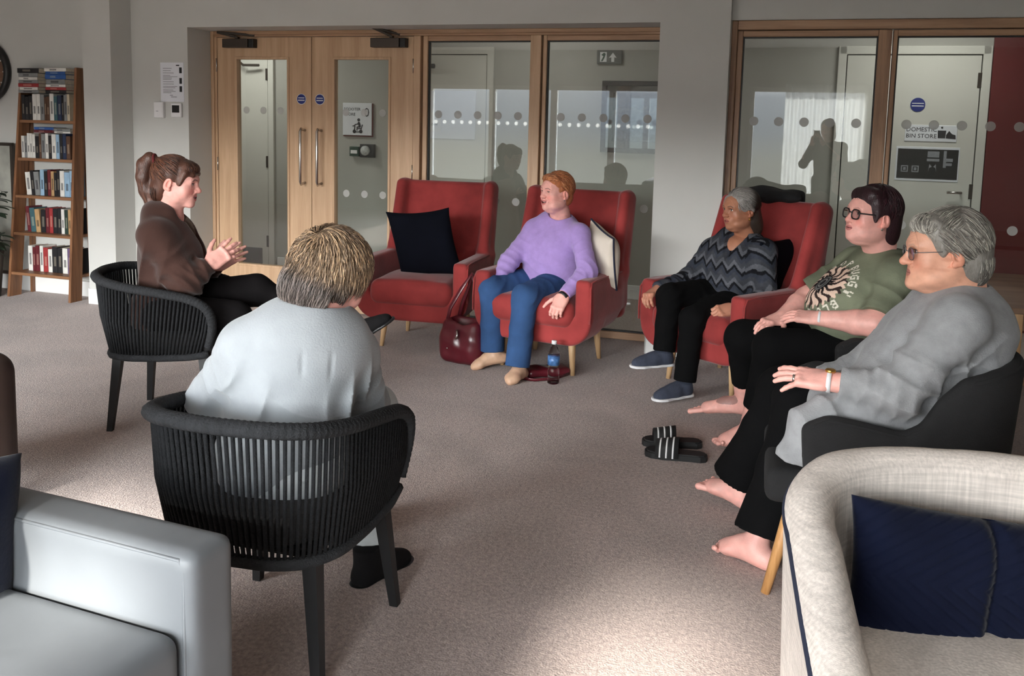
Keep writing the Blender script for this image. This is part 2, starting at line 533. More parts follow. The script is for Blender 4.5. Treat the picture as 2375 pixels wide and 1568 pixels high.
def sheer():
    m = bpy.data.materials.new('sheer_curtain'); m.use_nodes = True
    N = m.node_tree.nodes; L = m.node_tree.links
    N.remove(N['Principled BSDF'])
    t = N.new('ShaderNodeBsdfTransparent'); tr = N.new('ShaderNodeBsdfTranslucent'); tr.inputs['Color'].default_value = (0.85, 0.85, 0.83, 1)
    no = N.new('ShaderNodeTexNoise'); no.inputs['Scale'].default_value = 30
    mr = N.new('ShaderNodeMapRange'); mr.inputs['To Min'].default_value = 0.5; mr.inputs['To Max'].default_value = 0.7
    L.new(no.outputs['Fac'], mr.inputs['Value'])
    x = N.new('ShaderNodeMixShader'); L.new(mr.outputs[0], x.inputs[0]); L.new(t.outputs[0], x.inputs[1]); L.new(tr.outputs[0], x.inputs[2])
    L.new(x.outputs[0], N['Material Output'].inputs['Surface'])
    return m
M_sheer = sheer()

# ------------------------------------------------------------------ room shell  (local x = s along the wall, y = -n, z up)
def wobj(mb, name, mats, parent=None, struct=True, **kw):
    if parent is None:
        o = mb.obj(name, mats, None, loc=WO, rotz=TH, **kw)
        if struct: o['kind'] = 'structure'
    else: o = mb.obj(name, mats, parent, **kw)
    return o
wobj(MB().box(-7.6, 5.2, -7.6, 1.7, -0.08, 0.0), 'floor', M_carpet)
wobj(MB().box(-7.6, 5.2, -7.6, 1.7, 2.6, 2.68), 'ceiling', M_ceil)
wobj(MB().box(-7.5, -2.585, -0.27, 0.12, 0, 2.6).box(-2.585, 0.895, -0.27, 0.12, 2.083, 2.6).box(0.895, 1.32, -0.27, 0.12, 0, 2.6)
     .box(1.32, 5.0, -0.2, 0.12, 2.1, 2.6).box(4.6, 5.0, -0.2, 0.12, 0, 2.1), 'wall_back', M_plaster)
wobj(MB().box(-3.345, -3.09, -0.48, -0.27, 0, 2.6), 'wall_pilaster', M_plaster)
wobj(MB().box(-7.6, -7.5, -7.5, 1.7, 0, 2.6), 'wall_left', M_plaster)
wobj(MB().box(5.0, 5.1, -7.5, 1.7, 0, 2.6), 'wall_right', M_plaster)
wobj(MB().box(-7.5, 5.0, 1.5, 1.6, 0, 2.6), 'wall_corridor', M_corr)
rw = MB().box(-7.5, 5.0, -7.5, -7.3, 2.06, 2.6).box(-7.5, -4.1, -7.5, -7.3, 0, 2.06).box(0.5, 0.95, -7.5, -7.3, 0, 2.06).box(2.5, 5.0, -7.5, -7.3, 0, 2.06).box(-4.1, 0.5, -7.5, -7.3, 0, 0.12).box(0.95, 2.5, -7.5, -7.3, 0, 0.5)
wobj(rw, 'wall_rear', M_plaster)
sk = MB().box(-7.5, -3.345, -0.286, -0.27, 0, 0.12, 0.004).box(-3.345, -3.09, -0.496, -0.48, 0, 0.12, 0.004).box(-3.09, -2.585, -0.286, -0.27, 0, 0.12, 0.004)
wobj(sk, 'baseboard_back', M_skirt)
wobj(MB().box(0.88, 1.335, -0.286, -0.27, 0, 0.12, 0.004).box(0.88, 0.895, -0.286, -0.06, 0, 0.12, 0.004).box(1.32, 1.335, -0.286, -0.17, 0, 0.12, 0.004), 'baseboard_pier', M_skirt)
wobj(MB().box(-3.0, 1.95, 1.485, 1.5, 0, 0.12, 0.004), 'baseboard_corridor', M_skirt)
# oak frame of the left opening
wobj(MB().box(-2.585, -2.558, -0.012, 0.09, 0, 2.083, 0.004).box(-2.558, -2.537, 0.0, 0.09, 0, 2.04, 0.003), 'trim_1', M_oak_v)
wobj(MB().box(-2.558, 0.895, -0.012, 0.09, 2.056, 2.083, 0.004).box(-2.558, 0.895, 0.0, 0.09, 2.04, 2.056, 0.002), 'trim_2', M_oak_h)
wobj(MB().box(-0.889, -0.836, -0.008, 0.09, 0, 2.04, 0.004), 'trim_3', M_oak_v)
# oak frame of the right opening
wobj(MB().box(1.32, 1.355, -0.17, -0.05, 0, 2.1, 0.004), 'trim_4', M_oak_d)
wobj(MB().box(1.355, 4.6, -0.17, -0.05, 2.045, 2.1, 0.004), 'trim_5', M_oak_h)

def window(n, s0, s1, z0, z1, yf, post0, post1, dots, low, wood_v=M_oak_v):
    """fixed glazed screen: frame members and a pane with frosted dots"""
    root = MB().box(s0 - post0, s0, yf + 0.012, yf + 0.08, z0 - 0.05, z1 + 0.035, 0.004).obj('window_%d' % n, wood_v, None, loc=WO, rotz=TH)
    root['kind'] = 'structure'
    MB().box(s1, s1 + post1, yf - 0.004, yf + 0.09, z0 - 0.05, z1 + 0.035, 0.004).obj('frame_post', wood_v, root)
    MB().box(s0, s1, yf + 0.012, yf + 0.08, z1, z1 + 0.035, 0.004).obj('frame_head', M_oak_h, root)
    MB().box(s0, s1, yf + 0.012, yf + 0.08, z0 - 0.05, z0, 0.004).obj('frame_sill', M_oak_h, root)
    b = MB()
    for (a0, a1, c0, c1) in ((s0, s0 + 0.008, z0, z1), (s1 - 0.008, s1, z0, z1), (s0, s1, z1 - 0.008, z1), (s0, s1, z0, z0 + 0.008)):
        b.box(a0, a1, yf + 0.03, yf + 0.055, c0, c1)
    b.obj('gasket', M_black, root)  # black strips along the dark rebate round the pane
    p = MB().box(s0, s1, yf + 0.045, yf + 0.051, z0, z1).obj('pane', M_glass, root)
    me = MB().disc(0, 0, 0.028, yf + 0.0425, yf + 0.0445).mesh('dot', M_frost)
    for z, ss in ((1.495, dots), (0.9, low)):
        for s in ss:
            d = new_obj('dot', me, p); d.location = (s, 0, z)
    return root
sp = 0.149
window(1, -0.790, -0.026, 0.055, 2.005, 0.0, 0.034, 0.076, [-0.715 + sp * k for k in range(5)], [-0.715 + sp * k for k in range(5)])
window(2, 0.086, 0.860, 0.055, 2.005, 0.0, 0.026, 0.034, [0.187 + sp * k for k in range(5)], [0.187 + sp * k for k in range(5)])
window(3, 1.388, 2.163, 0.055, 2.005, -0.165, 0.032, 0.072, [1.475 + sp * k for k in range(5)], [1.475 + sp * k for k in range(5)], M_oak_d)
window(4, 2.268, 4.55, 0.055, 2.005, -0.165, 0.024, 0.04, [2.35 + sp * k for k in range(15)], [2.36 + sp * k for k in range(15)], M_oak_d)

def glazed_door(n, s0, s1, g0, g1, handle_s, closer0, closer1, hinge_s, disc_s, arm, dots, low):
    z0, z1 = 0.30, 1.89
    d = MB().box(s0, g0, 0.004, 0.048, 0.008, 2.036, 0.002).box(g1, s1, 0.004, 0.048, 0.008, 2.036, 0.002)
    d.box(g0, g1, 0.004, 0.048, 0.008, z0).box(g0, g1, 0.004, 0.048, z1, 2.036)
    root = d.obj('door_%d' % n, M_oak_v, None, loc=WO, rotz=TH); root['kind'] = 'structure'
    b = MB()
    for (a0, a1, c0, c1) in ((g0 - 0.002, g0 + 0.016, z0, z1), (g1 - 0.016, g1 + 0.002, z0, z1), (g0, g1, z1 - 0.016, z1 + 0.002), (g0, g1, z0 - 0.002, z0 + 0.016)):
        b.box(a0, a1, -0.004, 0.05, c0, c1, 0.003)
    b.obj('glazing_bead', M_oak_v, root)
    p = MB().box(g0 + 0.01, g1 - 0.01, 0.024, 0.031, z0 + 0.01, z1 - 0.01).obj('pane', M_glass, root)
    me = MB().disc(0, 0, 0.027, 0.020, 0.0225).mesh('dot', M_frost)
    for z, ss in ((1.495, dots), (0.9, low)):
        for s in ss:
            q = new_obj('dot', me, p); q.location = (s, 0, z)
    h = MB().tube([(handle_s, 0.004, 0.965), (handle_s, -0.05, 0.955), (handle_s, -0.062, 0.975), (handle_s, -0.062, 1.345), (handle_s, -0.05, 1.365), (handle_s, 0.004, 1.355)], 0.0105, 10)
    h.obj('pull_handle', M_chrome, root, smooth=True)
    cl = MB().box(closer0, closer0 + (closer1 - closer0) * 0.83, -0.058, 0.004, 1.957, 2.022, 0.004).obj('door_closer', M_dark_metal, root)
    MB().box(closer0 + (closer1 - closer0) * 0.84, closer1, -0.05, 0.004, 1.957, 2.022, 0.004).obj('end_cap', M_black, cl)
    a0, a1, a2 = arm
    MB().box(-0.5 * 0.025 + a0[0], a0[0] + 0.0125, a0[1] - 0.012, a0[1] + 0.012, 2.02, 2.036).tube([a0, a1], 0.009, 6, flat=0.5).tube([a1, a2], 0.009, 6, flat=0.5).obj('closer_arm', M_dark_metal, cl)
    for z in (0.25, 1.08, 1.83):
        MB().tube([(hinge_s, -0.004, z - 0.05), (hinge_s, -0.004, z + 0.05)], 0.006, 8).obj('hinge', M_chrome, root, smooth=True)
    s = MB().disc(disc_s, 1.584, 0.040, 0.001, 0.0045).obj('round_sign', M_white, root)
    MB().disc(disc_s, 1.584, 0.036, 0.0, 0.002).obj('sign_face', M_blue, s)
    MB().box(disc_s - 0.026, disc_s + 0.026, -0.001, 0.001, 1.590, 1.596).box(disc_s - 0.028, disc_s + 0.028, -0.001, 0.001, 1.572, 1.579).obj('sign_lettering', M_white, s)
    return root
glazed_door(1, -2.533, -1.717, -2.372, -1.905, -1.772, -2.445, -2.178, -2.535, -1.800, ((-2.33, -0.03, 2.035), (-2.49, -0.055, 2.07), (-2.2, 0.0, 2.05)), [-2.29 + sp * k for k in range(3)], [])
glazed_door(2, -1.712, -0.894, -1.537, -1.071, -1.632, -1.205, -0.935, -0.891, -1.645, ((-1.05, -0.03, 2.035), (-1.17, -0.09, 2.09), (-1.0, 0.0, 2.05)), [-1.44 + sp * k for k in range(3)], [-1.434 + sp * k for k in range(3)])

# corridor doors, seen through the glass
def flush_door(n, s0, s1, right_hinge=True, kick=None, arch=0.06):
    root = MB().box(s0, s1, 1.478, 1.5, 0.008, 2.03, 0.002).obj('door_%d' % n, M_door_white, None, loc=WO, rotz=TH); root['kind'] = 'structure'
    a = MB().box(s0 - arch - 0.008, s0 - 0.008, 1.468, 1.5, 0, 2.1, 0.004).box(s1 + 0.008, s1 + arch + 0.008, 1.468, 1.5, 0, 2.1, 0.004).box(s0 - arch, s1 + arch, 1.468, 1.5, 2.038, 2.1, 0.004)
    a.obj('architrave', M_door_white, root)
    MB().box(s0 - 0.008, s1 + 0.008, 1.4965, 1.4995, 0.0, 2.038).obj('door_gap', M_black, root)  # black sheet stands for the shade in the gap round the leaf
    hs = s1 + 0.004 if right_hinge else s0 - 0.004
    for z in (0.27, 1.03, 1.85):
        MB().box(hs - 0.022, hs + 0.022, 1.470, 1.48, z - 0.055, z + 0.055, 0.003).obj('hinge', M_dark_metal, root)
    if kick: MB().box(kick[0], kick[1], 1.474, 1.479, 0.02, 0.2).obj('kick_plate', M_dark_metal, root)
    return root
dA = flush_door(3, -3.97, -3.09, True, (-3.9, -3.16))
MB().tube([(-3.42, 1.40, 2.02), (-3.3, 1.40, 1.93), (-3.14, 1.42, 1.93)], 0.012, 6).obj('closer_arm', M_dark_metal, dA)  # dark bar modelled for the shadow of a closer arm on this door
dB = flush_door(4, -1.76, -0.896, False)
MB().tube([(-1.62, 1.42, 1.93), (-1.36, 1.42, 1.93)], 0.02, 10).obj('door_closer', M_black, dB, smooth=True)
pb = MB().box(-1.46, -0.99, 1.470, 1.479, 1.30, 1.72, 0.003).obj('notice_panel', M_paper, dB)
MB().box(-1.435, -1.31, 1.466, 1.4705, 1.36, 1.53).obj('paper_notice', M_white, pb)
text_obj('notice_lettering', 'Zone', 0.028, M_ink, pb, (-1.372, 1.4645, 1.425))
dC = flush_door(5, 2.045, 2.972, True, None)
MB().tube([(2.90, 1.475, 1.02), (2.90, 1.43, 1.02), (2.80, 1.43, 1.02)], 0.010, 8).obj('lever_handle', M_chrome, dC, smooth=True)
rs = MB().disc(2.561, 1.665, 0.052, 1.473, 1.479).obj('round_sign', M_blue, dC)
MB().box(2.52, 2.602, 1.4715, 1.474, 1.672, 1.678).box(2.52, 2.602, 1.4715, 1.474, 1.652, 1.659).obj('sign_lettering', M_white, rs)
ds = MB().box(2.485, 2.845, 1.472, 1.479, 1.392, 1.515, 0.003).obj('store_sign', M_paper, dC)
text_obj('sign_lettering', 'DOMESTIC', 0.044, M_ink, ds, (2.60, 1.4715, 1.480))
text_obj('sign_lettering', 'BIN STORE', 0.044, M_ink, ds, (2.60, 1.4715, 1.432))
MB().poly([(2.715, 1.42), (2.765, 1.42), (2.77, 1.477), (2.712, 1.477)], 1.470, 1.4725).disc(2.74, 1.499, 0.007, 1.470, 1.4725).poly([(2.77, 1.445), (2.79, 1.475), (2.81, 1.452), (2.835, 1.445), (2.838, 1.415), (2.77, 1.42)], 1.470, 1.4725).obj('bin_pictogram', M_ink, ds)
bk = MB().box(2.435, 2.875, 1.474, 1.479, 1.095, 1.352, 0.002).obj('poster', M_paper, dC)
MB().box(2.447, 2.866, 1.472, 1.4745, 1.113, 1.335).obj('poster_face', M_black, bk)
pm = MB()
pm.box(2.655, 2.735, 1.4705, 1.4725, 1.275, 1.32).box(2.652, 2.738, 1.4705, 1.4725, 1.245, 1.265).poly([(2.665, 1.165), (2.672, 1.225), (2.69, 1.205), (2.672, 1.195)], 1.4705, 1.4725).poly([(2.722, 1.165), (2.716, 1.225), (2.700, 1.205), (2.715, 1.195)], 1.4705, 1.4725)
pm.box(2.765, 2.785, 1.4705, 1.4725, 1.2, 1.325).box(2.785, 2.83, 1.4705, 1.4725, 1.245, 1.27).box(2.785, 2.825, 1.4705, 1.4725, 1.215, 1.235)
for x in (2.475, 2.55):
    pm.box(x, x + 0.05, 1.4705, 1.4725, 1.16, 1.168).box(x, x + 0.05, 1.4705, 1.4725, 1.202, 1.21).box(x, x + 0.008, 1.4705, 1.4725, 1.16, 1.21).box(x + 0.042, x + 0.05, 1.4705, 1.4725, 1.16, 1.21).box(x + 0.016, x + 0.034, 1.4705, 1.4725, 1.174, 1.196)
pm.obj('poster_print', M_grey_ink, bk)
wobj(MB().box(3.045, 5.0, 1.46, 1.5, 0, 2.6), 'wall_red', M_red_wall)

# signs and devices on the corridor wall
t = thing('store_sign', 'white square store sign with scooter pictogram behind the right door glass', 'sign', W(-2.14, -1.495, 1.45), TH)
MB().box(-0.150, 0.152, -0.012, 0.0, -0.155, 0.148, 0.003).obj('sign_backing', pmat('dark_red_edge', lin(96, 30, 28), 0.5, 0.05, 10, 0), t)
MB().box(-0.152, 0.142, -0.018, -0.011, -0.143, 0.150, 0.003).obj('sign_face', M_paper, t)
text_obj('sign_lettering', 'SCOOTER', 0.038, M_ink, t, (-0.055, -0.0185, 0.092))
text_obj('sign_lettering', 'STORE', 0.038, M_ink, t, (-0.079, -0.0185, 0.046))
text_obj('sign_numeral', '0', 0.115, M_ink, t, (0.093, -0.0185, 0.062))
pg = MB()
Y0, Y1 = -0.0205, -0.018
pg.disc(0.012, -0.003, 0.014, Y0, Y1).poly([(0.008, -0.02), (0.024, -0.024), (0.034, -0.06), (0.030, -0.072), (0.0, -0.072), (0.0, -0.10), (-0.010, -0.10), (-0.008, -0.064), (0.010, -0.06), (0.008, -0.045), (-0.028, -0.05), (-0.03, -0.043), (0.0, -0.036)], Y0, Y1)
pg.disc(-0.032, -0.108, 0.017, Y0, Y1).disc(0.034, -0.108, 0.017, Y0, Y1)
for a, b2 in (((-0.032, -0.108), (-0.026, -0.05)), ((-0.026, -0.055), (-0.05, -0.06)), ((-0.032, -0.112), (0.034, -0.112)), ((0.034, -0.095), (0.05, -0.045)), ((0.0, -0.080), (0.04, -0.080))):
    dx, dz = b2[0] - a[0], b2[1] - a[1]; l = math.hypot(dx, dz); nx, nz = -dz / l * 0.0045, dx / l * 0.0045
    pg.poly([(a[0] + nx, a[1] + nz), (b2[0] + nx, b2[1] + nz), (b2[0] - nx, b2[1] - nz), (a[0] - nx, a[1] - nz)], Y0, Y1)
pg.obj('scooter_pictogram', M_ink, t)
t = thing('exit_button', 'small green call button box below the scooter store sign', 'switch', W(-2.165, -1.495, 1.16), TH)
MB().box(-0.048, 0.048, -0.035, 0, -0.045, 0.045, 0.004).obj('housing', pmat('green_plastic', lin(18, 58, 44), 0.4, 0.05, 10, 0), t)
MB().box(-0.034, 0.032, -0.039, -0.034, -0.02, 0.012, 0.002).obj('push_plate', M_white, t)
t = thing('call_point', 'black wall call point with clear round cover below the store sign', 'switch', W(-2.035, -1.495, 1.17), TH)
MB().box(-0.072, 0.072, -0.035, 0, -0.062, 0.06, 0.004).obj('housing', M_black, t)
MB().lathe([(0.046, 0.0), (0.044, 0.02), (0.03, 0.034), (0, 0.038)], 20, Matrix.Translation((-0.012, -0.035, 0.0)) @ Matrix.Rotation(math.pi / 2, 4, 'X')).obj('clear_cover', pmat('hazy_plastic', lin(190, 192, 190), 0.15, 0.3, 60, 0.1), t, smooth=True)
t = thing('exit_sign', 'small emergency exit sign with arrow high on the corridor wall', 'sign', W(0.185, -1.495, 2.02), TH)
MB().box(-0.105, 0.105, -0.02, 0, -0.062, 0.05, 0.003).obj('sign_plate', pmat('grey_acrylic', lin(98, 100, 97), 0.3, 0.03, 10, 0), t)
MB().box(-0.078, -0.022, -0.022, -0.019, -0.045, 0.035).obj('sign_face', M_white, t)
MB().poly([(-0.07, -0.04), (-0.055, -0.04), (-0.04, -0.012), (-0.03, 0.02), (-0.045, 0.03), (-0.068, 0.012), (-0.05, 0.0)], -0.0235, -0.0215).obj('running_pictogram', pmat('grey_green', lin(70, 92, 80), 0.5, 0.05, 10, 0), t)
MB().poly([(0.03, 0.03), (0.062, -0.012), (0.042, -0.008), (0.042, -0.045), (0.018, -0.045), (0.018, -0.008), (-0.002, -0.012)], -0.022, -0.019).obj('arrow', M_white, t)
def picture_mat():
    m = bpy.data.materials.new('harbour_print'); m.use_nodes = True
    N = m.node_tree.nodes; L = m.node_tree.links; b = N['Principled BSDF']; b.inputs['Roughness'].default_value = 0.25
    tc = N.new('ShaderNodeTexCoord'); sp_ = N.new('ShaderNodeSeparateXYZ'); L.new(tc.outputs['Object'], sp_.inputs[0])
    no = N.new('ShaderNodeTexNoise'); no.inputs['Scale'].default_value = 9; no.inputs['Detail'].default_value = 5; L.new(tc.outputs['Object'], no.inputs['Vector'])
    ma = N.new('ShaderNodeMath'); ma.operation = 'MULTIPLY_ADD'; ma.inputs[1].default_value = 0.35; L.new(no.outputs['Fac'], ma.inputs[0]); L.new(sp_.outputs['Z'], ma.inputs[2])
    r = N.new('ShaderNodeValToRGB'); L.new(ma.outputs[0], r.inputs[0]); r.color_ramp.interpolation = 'LINEAR'
    E = r.color_ramp.elements
    E[0].position = 0.0; E[0].color = (*lin(40, 44, 50), 1); E[1].position = 1.0; E[1].color = (*lin(38, 66, 104), 1)
    for p, c in ((0.06, lin(120, 122, 126)), (0.13, lin(64, 72, 86)), (0.22, lin(170, 172, 176)), (0.28, lin(60, 88, 124)), (0.34, lin(34, 60, 98))):
        e_ = E.new(p); e_.color = (*c, 1)
    L.new(r.outputs[0], b.inputs['Base Color'])
    return m
t = thing('framed_picture', 'black framed picture with white mount on the corridor wall', 'picture', W(0.50, -1.495, 1.525), TH)
f = MB()
for (a0, a1, c0, c1) in ((-0.365, -0.325, -0.295, 0.295), (0.325, 0.365, -0.295, 0.295), (-0.365, 0.365, 0.255, 0.295), (-0.365, 0.365, -0.295, -0.255)):
    f.box(a0, a1, -0.03, 0, c0, c1, 0.003)
f.obj('frame', M_black, t)
MB().box(-0.33, 0.33, -0.012, -0.002, -0.26, 0.26).obj('mount', M_paper, t)
MB().box(-0.27, 0.27, -0.014, -0.011, -0.2, 0.2).obj('print', picture_mat(), t)
MB().box(-0.33, 0.33, -0.022, -0.019, -0.26, 0.26).obj('glazing', M_glass, t)

def vinyl():
    m = bpy.data.materials.new('white_vinyl'); m.use_nodes = True
    N = m.node_tree.nodes; L = m.node_tree.links; N.remove(N['Principled BSDF'])
    tr = N.new('ShaderNodeBsdfTranslucent'); tr.inputs['Color'].default_value = (0.9, 0.9, 0.9, 1)
    no = N.new('ShaderNodeTexNoise'); no.inputs['Scale'].default_value = 40; df = N.new('ShaderNodeBsdfDiffuse'); df.inputs['Color'].default_value = (0.9, 0.9, 0.9, 1)
    mr = N.new('ShaderNodeMapRange'); mr.inputs['To Max'].default_value = 0.2; L.new(no.outputs['Fac'], mr.inputs['Value'])
    x = N.new('ShaderNodeMixShader'); L.new(mr.outputs[0], x.inputs[0]); L.new(tr.outputs[0], x.inputs[1]); L.new(df.outputs[0], x.inputs[2]); L.new(x.outputs[0], N['Material Output'].inputs['Surface'])
    return m
M_rear_dot = MB().disc(0, 0, 0.032, -7.378, -7.377, 16).mesh('dot', vinyl())
# rear windows (behind the viewer; they light the room and show in the reflections)
k = 6
edges = [-4.1, -3.03, -2.02, -1.10, -0.28, 0.5]
for i in range(5):
    a, b_ = edges[i], edges[i + 1]
    r = MB().box(a, a + 0.05, -7.42, -7.34, 0.12, 2.06).box(b_ - 0.05, b_, -7.42, -7.34, 0.12, 2.06).box(a, b_, -7.42, -7.34, 2.0, 2.06).box(a, b_, -7.42, -7.34, 0.12, 0.2).obj('window_%d' % (5 + i), M_skirt, None, loc=WO, rotz=TH)
    r['kind'] = 'structure'
    pn = MB().box(a + 0.05, b_ - 0.05, -7.385, -7.379, 0.2, 2.0).obj('pane', M_glass_rear, r)
    for q in range(int((b_ - a - 0.16) / sp) + 1):
        d = new_obj('dot', M_rear_dot, pn); d.location = (a + 0.10 + q * sp, 0, 1.475)
r = MB().box(0.95, 1.0, -7.42, -7.34, 0.5, 2.06).box(2.45, 2.5, -7.42, -7.34, 0.5, 2.06).box(0.95, 2.5, -7.42, -7.34, 2.0, 2.06).box(0.95, 2.5, -7.42, -7.34, 0.5, 0.56).obj('window_10', M_skirt, None, loc=WO, rotz=TH); r['kind'] = 'structure'
MB().box(1.0, 2.45, -7.385, -7.379, 0.56, 2.0).obj('pane', M_glass_rear, r)
# sheer curtain over part of that window
n_, m_ = 90, 6
P = np.zeros((n_, m_, 3))
for i in range(n_):
    u = i / (n_ - 1)
    for j in range(m_):
        P[i, j] = (1.42 + 1.1 * u, -7.22 + 0.022 * math.sin(u * 70) + 0.01 * math.sin(u * 23 + j), 0.15 + 1.95 * j / (m_ - 1))
c = new_obj('sheer_curtain', grid_mesh('sheer_curtain', P, M_sheer), None, WO, TH)
setp(c, 'white sheer curtain hanging at the window behind the viewer', 'curtain')

# notices and devices on the back wall, left of the doors
t = thing('paper_notice', 'white printed sheet with three small pictures pinned above the thermostat', 'notice', W(-2.725, 0.27, 1.685), TH)
MB().box(-0.103, 0.103, -0.003, 0, -0.145, 0.143).obj('sheet', M_paper, t)
ln = MB(); rr = random.Random(3)
z = 0.098
while z > -0.09:
    ln.box(-0.08, -0.08 + rr.uniform(0.06, 0.135), -0.0042, -0.003, z, z + 0.004); z -= rr.choice([0.010, 0.010, 0.017])
ln.box(-0.02, 0.005, -0.0042, -0.003, -0.1, -0.095).box(-0.01, 0.04, -0.0042, -0.003, -0.112, -0.107)
ln.obj('printed_lines', M_grey_ink, t)
for z in (0.085, 0.008, -0.052):
    MB().box(0.066, 0.088, -0.0042, -0.003, z - 0.02, z + 0.022).obj('printed_picture', M_ink, t)
MB().box(0.038, 0.066, -0.0042, -0.003, 0.118, 0.126).obj('printed_heading', M_ink, t)
t = thing('wall_box', 'plain white plastic device box on wall below the left of notice', 'device', W(-2.83, 0.27, 1.478), TH)
MB().box(-0.045, 0.04, -0.03, 0, -0.06, 0.06, 0.006).obj('cover', M_white, t)
MB().box(-0.022, -0.002, -0.031, -0.0295, -0.012, -0.008).obj('printed_mark', M_grey_ink, t)
t = thing('thermostat', 'white wall thermostat with a square black display', 'thermostat', W(-2.68, 0.27, 1.478), TH)
MB().box(-0.045, 0.045, -0.022, 0, -0.052, 0.052, 0.005).obj('cover', M_white, t)
MB().box(-0.034, 0.03, -0.024, -0.021, -0.018, 0.036, 0.001).obj('display', M_black, t)

# ------------------------------------------------------------------ furniture materials
M_velvet = pmat('red_velvet', lin(148, 58, 57), 0.9, 0.34, 4.5, 0.25, 60, sheen=0.25, spec=0.15)
M_leg_oak = wood('pale_oak_leg', lin(214, 178, 136), lin(186, 146, 102), 'z', 0.5)
M_leg_warm = wood('warm_oak_leg', lin(206, 156, 100), lin(170, 118, 68), 'z', 0.5)
M_rope = pmat('charcoal_rope', lin(27, 28, 30), 0.9, 0.25, 60, 0.8, 260, spec=0.2)
M_rope_rim = pmat('charcoal_rope_rim', lin(40, 41, 43), 0.9, 0.25, 40, 0.9, 200, spec=0.2)
M_seatpad = pmat('charcoal_fabric', lin(50, 49, 50), 0.95, 0.15, 30, 0.3, 300, weave=0.1)
M_dkfab = pmat('dark_grey_fabric', lin(25, 25, 26), 0.95, 0.12, 30, 0.3, 300, weave=0.12)
M_blackmetal = pmat('black_metal_leg', lin(25, 25, 26), 0.5, 0.08, 20, 0.0, spec=0.4)
M_leather = pmat('grey_leather', lin(102, 105, 108), 0.5, 0.10, 3, 0.6, 7, spec=0.45)
M_navy = pmat('navy_velvet', lin(11, 17, 38), 0.9, 0.25, 8, 0.25, 80, sheen=0.15, spec=0.15)
M_navy_dark = pmat('dark_navy_cotton', lin(11, 13, 22), 0.95, 0.2, 8, 0.2, 200, spec=0.1)
M_linen = pmat('cream_linen', lin(216, 207, 199), 0.95, 0.10, 3, 0.25, 150, weave=0.06, wscale=220, spec=0.1)
M_piping = pmat('navy_piping', lin(30, 36, 56), 0.8, 0.1, 30, 0.1)
M_creamcush = pmat('cream_cotton', lin(214, 204, 190), 0.95, 0.06, 10, 0.2, 200, spec=0.1)
def linen_extra():
    nt = M_linen.node_tree; N = nt.nodes; L = nt.links; b = N['Principled BSDF']
    src = b.inputs['Base Color'].links[0].from_socket
    tc = N.new('ShaderNodeTexCoord'); prev = src
    for st in ((160, 160, 7), (8, 8, 150)):
        mp = N.new('ShaderNodeMapping'); mp.inputs['Scale'].default_value = st; L.new(tc.outputs['Object'], mp.inputs[0])
        no = N.new('ShaderNodeTexNoise'); no.inputs['Scale'].default_value = 1.0; no.inputs['Detail'].default_value = 2; L.new(mp.outputs[0], no.inputs['Vector'])
        mr = N.new('ShaderNodeMapRange'); mr.inputs['From Min'].default_value = 0.3; mr.inputs['From Max'].default_value = 0.7; mr.inputs['To Min'].default_value = 0.84; mr.inputs['To Max'].default_value = 1.08
        L.new(no.outputs['Fac'], mr.inputs['Value'])
        mu = N.new('ShaderNodeVectorMath'); mu.operation = 'SCALE'; L.new(prev, mu.inputs[0]); L.new(mr.outputs[0], mu.inputs['Scale']); prev = mu.outputs[0]
    L.new(prev, b.inputs['Base Color'])
linen_extra()

def pillow_mesh(name, w, h, t, mat, n=40, pinch=0.06, seed=0, relief=None):
    """two-sided cushion in the xz plane, thickness along y"""
    u = np.linspace(-1, 1, n); v = np.linspace(-1, 1, n)
    U, V = np.meshgrid(u, v, indexing='ij')
    prof = np.clip((1 - np.abs(U) ** 2.6) * (1 - np.abs(V) ** 2.6), 0, 1) ** 0.55
    sx = 1 - pinch * (1 - V ** 2) * np.abs(U) ** 3; sz = 1 - pinch * (1 - U ** 2) * np.abs(V) ** 3
    X = U * w / 2 * sx; Z = V * h / 2 * sz
    wr = 0.012 * np.sin(3.1 * U + seed) * np.sin(2.3 * V + 1.7 * seed) * prof
    parts = []; quads = []
    for sgn in (1, -1):
        Y = sgn * (t / 2 * prof + 0.004) + wr
        if relief is not None and sgn == 1: Y = Y + relief(U, V) * (prof > 0.12)
        b = sum(len(p) for p in parts)
        P = np.stack([X, Y, Z], -1).reshape(-1, 3); parts.append(P)
        idx = np.arange(n * n).reshape(n, n) + b
        q = np.stack([idx[:-1, :-1], idx[1:, :-1], idx[1:, 1:], idx[:-1, 1:]], -1).reshape(-1, 4)
        quads.append(q[:, ::-1] if sgn == 1 else q)
    idx = np.arange(n * n).reshape(n, n)
    ring = np.concatenate([idx[:-1, 0], idx[-1, :-1], idx[::-1, -1][:-1], idx[0, ::-1][:-1]])
    r2 = np.roll(ring, -1)
    quads.append(np.stack([ring, r2, r2 + n * n, ring + n * n], -1))
    return np_mesh(name, np.concatenate(parts), np.concatenate(quads), mat)

